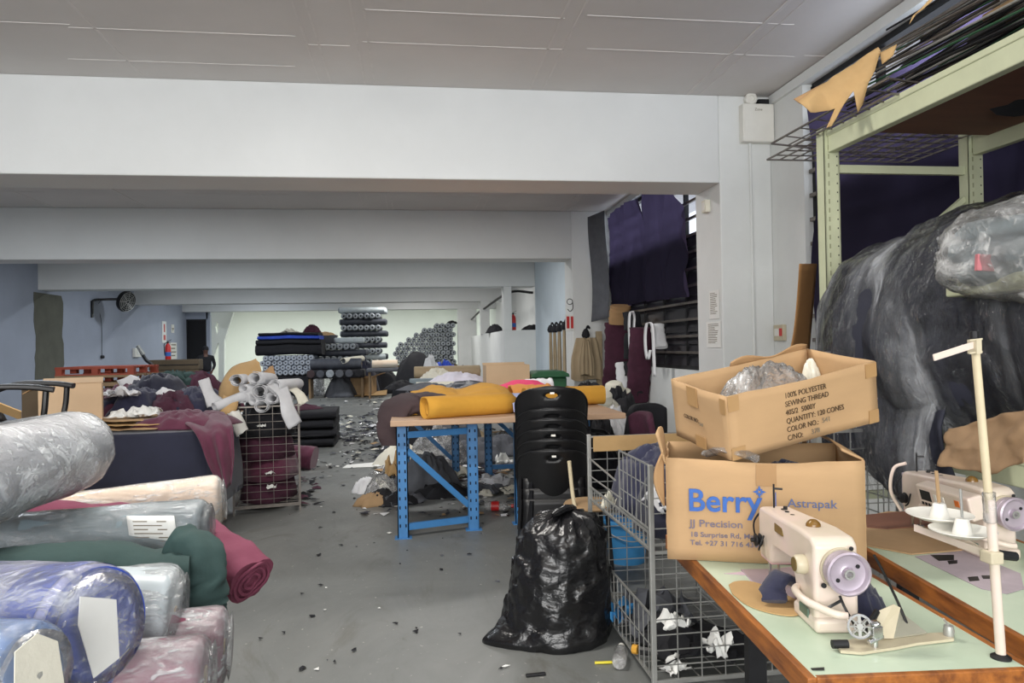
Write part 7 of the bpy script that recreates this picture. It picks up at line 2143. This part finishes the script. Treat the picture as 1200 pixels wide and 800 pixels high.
for (x0, z0, x1, z1) in ((0.0, UH - 0.05, 0.04, UH), (UW - 0.045, UH - 0.05, UW, UH - 0.002), (UW - 0.04, 0, UW, 0.045), (0.0, 0.0, 0.05, 0.04)):
    MB().span((x0, -0.0065, z0), (x1, -0.0045, z1)).build('tape_piece', M_['tape'], ub_)
for (y0, z0, y1, z1) in ((0.0, UH - 0.06, 0.03, UH - 0.01), (0.16, UH - 0.07, 0.22, UH - 0.004), (0.13, 0.0, 0.19, 0.04)):
    MB().span((-0.0065, y0, z0), (-0.0045, y1, z1)).build('tape_piece', M_['tape'], ub_)
MB().grid(lambda u, v: Vector((lerp(0.24, UW - 0.005, u), UD + 0.002 - 0.01 * v, UH + (0.018 + 0.012 * math.sin(9 * u)) * v - 0.004)), 14, 3).build('torn_rim', M_['carton_in'], ub_, smooth=True, solid=0.005)
um = Matrix.LocRotScale(Vector((0.981, 2.13, 1.108)), Euler((R(7.7), R(-9.55), R(8.94))), None)
pb = crumple('plastic_bag', M_['poly_bag'], um @ Vector((0.27, 0.17, 0.012)), 0.21, 0.12, 0.235, 251, fold=.5, freq=3.2, edge=.2, power=3, nr=22, na=56)
pb.rotation_euler = (R(7.7), R(-9.55), R(8.94))
tag(pb, 'crinkled clear plastic bag of cones inside the upper carton', 'plastic bag')
pb = crumple('paper_scrap', M_['cream_cloth'], um @ Vector((0.52, 0.24, 0.012)), 0.05, 0.05, 0.185, 252, fold=.3, edge=.4)
pb.rotation_euler = (R(7.7), R(-9.55), R(8.94))
tag(pb, 'cream paper corner poking up at the right inside the upper carton', 'paper')

# ------------------------------------------------------------------ pallet rack on the window side
RX0, RX1, RY0, RY1 = 2.33, 3.22, 3.75, 0.55
rk = thing('pallet_rack', 'pale green steel rack with a plywood and wire top shelf by the near window', 'rack', ((RX0 + RX1) / 2, (RY0 + RY1) / 2, 0))
def rl(x, y, z): return (x - (RX0 + RX1) / 2, y - (RY0 + RY1) / 2, z)
for (x, y) in ((RX0, RY0), (RX1, RY0), (RX0, RY1), (RX1, RY1)):
    mb = MB()
    mb.span(rl(x - 0.045, y - 0.045, 0), rl(x + 0.045, y - 0.038, 2.66)).span(rl(x - 0.045, y - 0.045, 0), rl(x - 0.038, y + 0.03, 2.66)).span(rl(x + 0.038, y - 0.045, 0), rl(x + 0.045, y + 0.03, 2.66))
    ps = mb.build('upright', M_['rack'], rk)
    hb_ = MB()
    for k_ in range(50):
        z = 0.1 + k_ * 0.05
        hb_.box(rl(x + 0.03, y - 0.0455, z), (0.006, 0.002, 0.008))
        hb_.box(rl(x - 0.02, y - 0.0455, z), (0.008, 0.002, 0.026), mi=1)
    hb_.build('slot_pattern', [M_['dark_metal'], mat('slot_shade', rgb(150, 152, 122), 0.6)], ps)
    MB().span(rl(x - 0.07, y - 0.07, 0), rl(x + 0.07, y + 0.06, 0.008)).build('foot_plate', M_['rack'], ps)
for z in (2.44, 1.7, 0.6):
    MB().bar(rl(RX0 + 0.045, RY0, z), rl(RX1 - 0.045, RY0, z), 0.03, 0.045).build('crossbar', M_['rack'], rk)
MB().bar(rl(RX0 + 0.045, RY0, 1.65), rl(RX1 - 0.045, RY0, 2.28), 0.03, 0.03).build('diagonal_brace', M_['rack'], rk)
def beam(x, z, name, s):
    mb = MB().span(rl(x - 0.025, RY1, z - 0.06), rl(x + 0.025, RY0 - 0.05, z + 0.06))
    mb.span(rl(x - 0.032 if s < 0 else x + 0.02, RY1, z + 0.028), rl(x - 0.02 if s < 0 else x + 0.032, RY0 - 0.05, z + 0.06))
    return mb.build(name, M_['rack'], rk, bevel=0.006)
beam(RX0, 2.58, 'shelf_beam', -1); beam(RX1, 2.58, 'shelf_beam', 1); beam(RX0, 0.955, 'shelf_beam', -1); beam(RX1, 0.955, 'shelf_beam', 1)
MB().span(rl(RX0 + 0.03, RY1, 2.60), rl(RX1 - 0.03, 3.58, 2.618)).build('plywood_deck', M_['ply'], rk)
MB().span(rl(RX0 - 0.02, RY1, 1.015), rl(RX1 - 0.02, 3.6, 1.03)).build('lower_deck', M_['ply'], rk)
wm = thing('wire_mesh_sheet', 'dark welded wire sheet lying on the rack top and poking past its end', 'wire mesh', (2.76, 3.72, 2.635))
mesh_panel((-0.5, -0.62, 0), (1, 0, 0), (0, 1, 0), 1.0, 1.2, 0.085, 0.105, 0.0035, 0.0045).build('mesh', M_['wire_dark'], wm)
wm2 = thing('wire_mesh_sheet', 'second wire sheet, bent up at the window end of the rack top', 'wire mesh', (2.68, 3.70, 2.68), (R(-3), R(3), R(6)))
mesh_panel((-0.45, -0.5, 0), (1, 0, 0), (0, 1, 0), 0.9, 0.95, 0.11, 0.13, 0.003, 0.0045).build('mesh', M_['wire_dark'], wm2)
# rods on top of the rack
rnd = random.Random(21)
rods = []
rm_ = [M_['dark_metal'], M_['wire_dark'], mat('green_rod', rgb(44, 84, 58), 0.5, metal=0.2), M_['steel']]
protos = []
for m in rm_:
    o = MB().tube([(0, -1.5, 0), (0, 1.5, 0)], 0.0055, 6).build('steel_rod', m, None)
    protos.append(o)
names_ = ['dark steel rod of the bundle on the rack top', 'tarnished wire rod of the bundle on the rack top', 'green coated rod of the bundle on the rack top', 'bright steel rod of the bundle on the rack top']
cnt = [0, 0, 0, 0]
for i in range(84):
    w_ = rnd.choice((0, 0, 1, 1, 2, 3))
    o = protos[w_]
    if cnt[w_]:
        o = o.copy(); COL.objects.link(o)
    cnt[w_] += 1
    o.location = (2.38 + rnd.random() * 0.35 + 0.015 * (i % 14), 2.05 + rnd.uniform(-.25, .25), 2.715 + 0.028 * (i % 14) + rnd.uniform(0, .03))
    o.rotation_euler = (R(rnd.uniform(-1.2, 2.2)), 0, R(rnd.uniform(-7, 7)))
    tag(o, names_[w_], 'rod', ['dark rods on the rack top', 'tarnished rods on the rack top', 'green rods on the rack top', 'bright rods on the rack top'][w_])
# brown torn paper over the rack's end
tp = thing('torn_kraft_paper', 'torn brown kraft paper draped over the window end of the rack top', 'paper', at(985, 110, 3.37))
def polysheet(name, pix, m, root, bulge=0.06, n=1, th=0.004):
    P_ = [at(px, py, y_) for px, py, y_ in pix]
    N_ = len(P_)
    nrm = Vector((-0.4, -0.9, 0.2)).normalized()
    P_ = [p_ + nrm * bulge * fbm(p_ * 6.0, 2) for p_ in P_]
    mb = MB(); mb.add(P_, [tuple(range(N_))])
    o = part(mb, name, m, root)
    bm = bmesh.new(); bm.from_mesh(o.data)
    bmesh.ops.triangulate(bm, faces=bm.faces)
    bmesh.ops.subdivide_edges(bm, edges=bm.edges, cuts=2, use_grid_fill=True)
    for v in bm.verts:
        v.co += nrm * 0.5 * bulge * fbm(v.co * 7.0, 3)
    bm.to_mesh(o.data); bm.free()
    o.data.polygons.foreach_set('use_smooth', [True] * len(o.data.polygons))
    md = o.modifiers.new('solid', 'SOLIDIFY'); md.thickness = th
    return o
polysheet('crown_sheet', [(935, 122, 3.42), (960, 100, 3.39), (985, 84, 3.35), (1008, 70, 3.29), (1028, 58, 3.25), (1031, 62, 3.23), (1026, 80, 3.23), (1018, 96, 3.25), (1012, 120, 3.27), (1006, 130, 3.27), (1000, 106, 3.29), (990, 118, 3.29), (975, 146, 3.27), (969, 148, 3.27), (980, 122, 3.31), (968, 128, 3.35), (950, 132, 3.37)], M_['kraft'], tp)
polysheet('side_tatter', [(1031, 62, 3.22), (1050, 54, 3.17), (1046, 66, 3.17), (1034, 74, 3.20)], M_['kraft'], tp, 0.02)
polysheet('dark_fold', [(930, 116, 3.47), (968, 96, 3.45), (962, 104, 3.43), (938, 122, 3.45)], M_['carton_in'], tp, 0.01)
t3 = thing('torn_kraft_paper', 'brown paper tatter standing up on the rack top near the ceiling', 'paper', at(1080, 12, 3.0))
polysheet('sheet', [(1094, 0, 2.95), (1082, 10, 2.95), (1070, 18, 2.95), (1066, 28, 2.95), (1074, 16, 2.95), (1096, -6, 2.95)], M_['kraft'], t3, 0.01)
q = at(1171, 13, 2.9)
wbx = thing('foam_block', 'white block on a brown board on top of the rack', 'block', (q.x, 2.6, 2.63))
zb_ = q.z - 2.63
MB().span((0.0, -0.2, zb_), (0.34, 0.3, zb_ + 0.14)).build('block', M_['white_plastic'], wbx, bevel=0.008)
MB().span((-0.05, -0.24, zb_ - 0.03), (0.4, 0.34, zb_ - 0.002)).span((0.24, -0.1, 0), (0.38, 0.2, zb_ - 0.03)).build('board', M_['kraft2'], wbx)

# ------------------------------------------------------------------ the wrapped bundle on the lower shelf
M_['bundle_cloth'] = mat('dark_bundle_cloth', rgb(36, 38, 52), 0.8, 0.25, 3, 0.35, 12, 0.012)
bu = thing('wrapped_bundle', 'huge bundle of dark navy cloth in clear sheeting on the rack shelf', 'bundle', (2.72, 2.6, 1.03))
A_, B_ = Vector((2.47, 3.58, 1.46)), Vector((2.66, 0.9, 1.58))
def lumpy(mb, r, amp, seed, sag, n=64, nz=60, off=0.0, folds=0.0):
    fr = frame_to(A_ - (B_ - A_).normalized() * off, B_ - A_)
    L = (B_ - A_).length + off
    rs = Vector((seed, seed * 2, 0))
    vs, fs = [], []
    for i in range(nz + 1):
        t = i / nz
        z = L * t
        e = min(1.0, math.sqrt(max(0, 1 - (1 - min(1, t / 0.10)) ** 2)) * 0.55 + 0.45 * min(1, t / 0.10)) if t < 0.10 else 1.0
        bulge = 1 + 0.16 * math.sin(PI * min(1, t * 1.35)) + 0.1 * t
        for j in range(n):
            a = 2 * PI * j / n
            d = Vector((math.cos(a), math.sin(a), 0))
            w = 1 + amp * fbm(Vector((d.x * 1.2, d.y * 1.2, z * 2.2)) + rs, 4)
            w += 0.055 * (abs(math.sin(z * 6.2 + 0.8 * d.x)) ** 0.6 - 0.7)
            if folds:
                w += folds * 0.7 * ridge(Vector((d.x * 0.7 + z * 0.6, d.y * 0.7, z * 3.0)) + rs, 3)
                w += folds * 0.32 * ridge(Vector((d.x * 2.2 + z * 2.5, d.y * 2.2 - z * 1.2, z * 9.0)) + rs, 2)
                w += folds * 0.17 * ridge(Vector((d.x * 6 + z * 7, d.y * 6 - z * 5, z * 20.0)) + rs, 2)
            p_ = fr @ Vector((d.x * r * w * e * bulge, d.y * r * w * e * bulge, z))
            if p_.z < 1.033: p_.z = 1.033 + 0.02 * abs(fbm(d * 3 + rs, 2))
            vs.append(p_)
    for i in range(nz):
        for j in range(n):
            fs.append((i * n + j, i * n + (j + 1) % n, (i + 1) * n + (j + 1) % n, (i + 1) * n + j))
    fs.append(tuple(range(n)))
    mb.add(vs, fs)
    return mb
part(lumpy(MB(), 0.43, 0.10, 3, 0), 'cloth_rolls', M_['bundle_cloth'], bu, smooth=True, angle=0)
part(lumpy(MB(), 0.447, 0.10, 3, 0, 230, 240, 0.10, 0.05), 'clear_sheeting', M_['poly_sheet'], bu, smooth=True, angle=0)
# rolls' ends and skirt of film hanging over the shelf edge
def skirt(u, v):
    y = lerp(3.5, 2.62, u)
    top = Vector((2.12 + 0.03 * u, y, 1.42))
    drop = 0.60 - 0.12 * math.sin(u * 7) * 0.5
    x = top.x - 0.10 * math.sin(PI * v * 0.8) - 0.05 * v + 0.05 * ridge(Vector((u * 9, v * 2.2, 4)), 3) - 0.03
    return Vector((x, y - 0.10 * v, top.z - drop * v))
part(MB().grid(skirt, 80, 30), 'hanging_sheet', M_['poly_sheet'], bu, smooth=True, angle=0)
def under(u, v):
    p_ = skirt(u, v); return p_ + Vector((0.05, 0, 0.03))
part(MB().grid(under, 40, 14), 'hanging_cloth', M_['bundle_cloth'], bu, smooth=True, angle=0, solid=0.01)
w2_ = thing('wrapped_bundle', 'smaller pale bundle in clear film at the right edge of the rack shelf', 'bundle', (1.92, 2.1, 1.62))
c_ = at(1205, 290, 2.12)
fr = frame_to(c_ + Vector((-0.02, 0.22, 0)), (0.15, -1, 0.0))
part(wobble_roll(MB(), c_ + Vector((-0.02, 0.22, 0)), Vector((0.15, -1, 0)), 0.12, 0.9, 5, 0.2, n=40, nz=26), 'pale_roll', M_['slate_roll'], w2_, smooth=True)
part(wobble_roll(MB(), c_ + Vector((-0.02, 0.27, 0)), Vector((0.15, -1, 0)), 0.165, 0.95, 8, 0.3, n=60, nz=50, end_round=0.06), 'film', M_['poly_bag'], w2_, smooth=True, angle=0)
MB_ = MB().box(at(1160, 308, 2.16), (0.09, 0.015, 0.055), (0, R(4), R(-10)))
part(MB_, 'red_label', mat('faded_red_label', rgb(186, 112, 118), 0.6, 0.2, 20), w2_)
pp = thing('pale_plank', 'pale cream slab jutting out below the smaller wrapped bundle', 'plank', at(1190, 334, 2.2))
part(MB().box(at(1188, 333, 2.2), (0.17, 0.5, 0.058), (0, R(2), R(-8))), 'slab', M_['rack'], pp, bevel=0.008)
# bent card standing between pillar and bundle
bcard = thing('bent_cardboard', 'bent brown cardboard standing left of the wrapped bundle', 'card', at(935, 420, 3.9))
part(MB().grid(lambda u, v: at(lerp(lerp(919, 937, v ** 0.35), lerp(948, 957, v), u), lerp(416, 309, v), 3.95 + 0.15 * u + 0.1 * math.sin(v * 3)) if True else None, 6, 12), 'sheet', mat('dull_brown_card', rgb(156, 114, 70), 0.85, 0.1, 3), bcard, smooth=True, solid=0.006)
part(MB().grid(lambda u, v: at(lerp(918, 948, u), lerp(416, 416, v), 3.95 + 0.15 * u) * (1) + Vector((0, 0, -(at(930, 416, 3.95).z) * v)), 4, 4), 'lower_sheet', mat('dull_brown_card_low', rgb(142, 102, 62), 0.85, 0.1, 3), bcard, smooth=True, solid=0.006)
# kraft paper lying over the rack's lower beam
kp = thing('kraft_paper', 'creased brown kraft paper spilling over the lower rack beam', 'paper', at(1160, 550, 2.4))
def kpf(u, v):
    px = lerp(1112, 1215, u)
    yt, yb = lerp(502, 476, u), lerp(545, 560, u) - 22 * max(0, u - 0.55) * (1 if u > .55 else 0)
    yb = yb if u < 0.7 else lerp(yb, 542, (u - .7) / .3)
    Y = lerp(2.5, 2.05, u)
    q_ = at(px, lerp(yt, yb, v), Y)
    return q_ + Vector((-0.05 * v + 0.022 * fbm(Vector((u * 4, v * 3, 2)), 2), 0.0, 0.01 * fbm(Vector((u * 4, v * 4, 7)), 3)))
part(MB().grid(kpf, 30, 16), 'sheet', mat('dull_kraft_paper', rgb(148, 120, 90), 0.85, 0.1, 4, 0.3, 14, 0.01), kp, smooth=True, angle=50, solid=0.003)

dk = thing('dark_bundle', 'added dark backing mass behind the rods on the rack top', 'bundle', (2.98, 2.2, 2.63))  # made-up backing so the gap behind the rods reads dark
soft_tube(MB(), bez([(0.0, -1.4, 0.3), (0.0, -0.4, 0.33), (-0.03, 0.5, 0.28), (-0.02, 1.0, 0.2)], 8), 0.2, 0.27, 28, 6, 0.15, 8).build('sheeting', M_['black'], dk, smooth=True, angle=60)
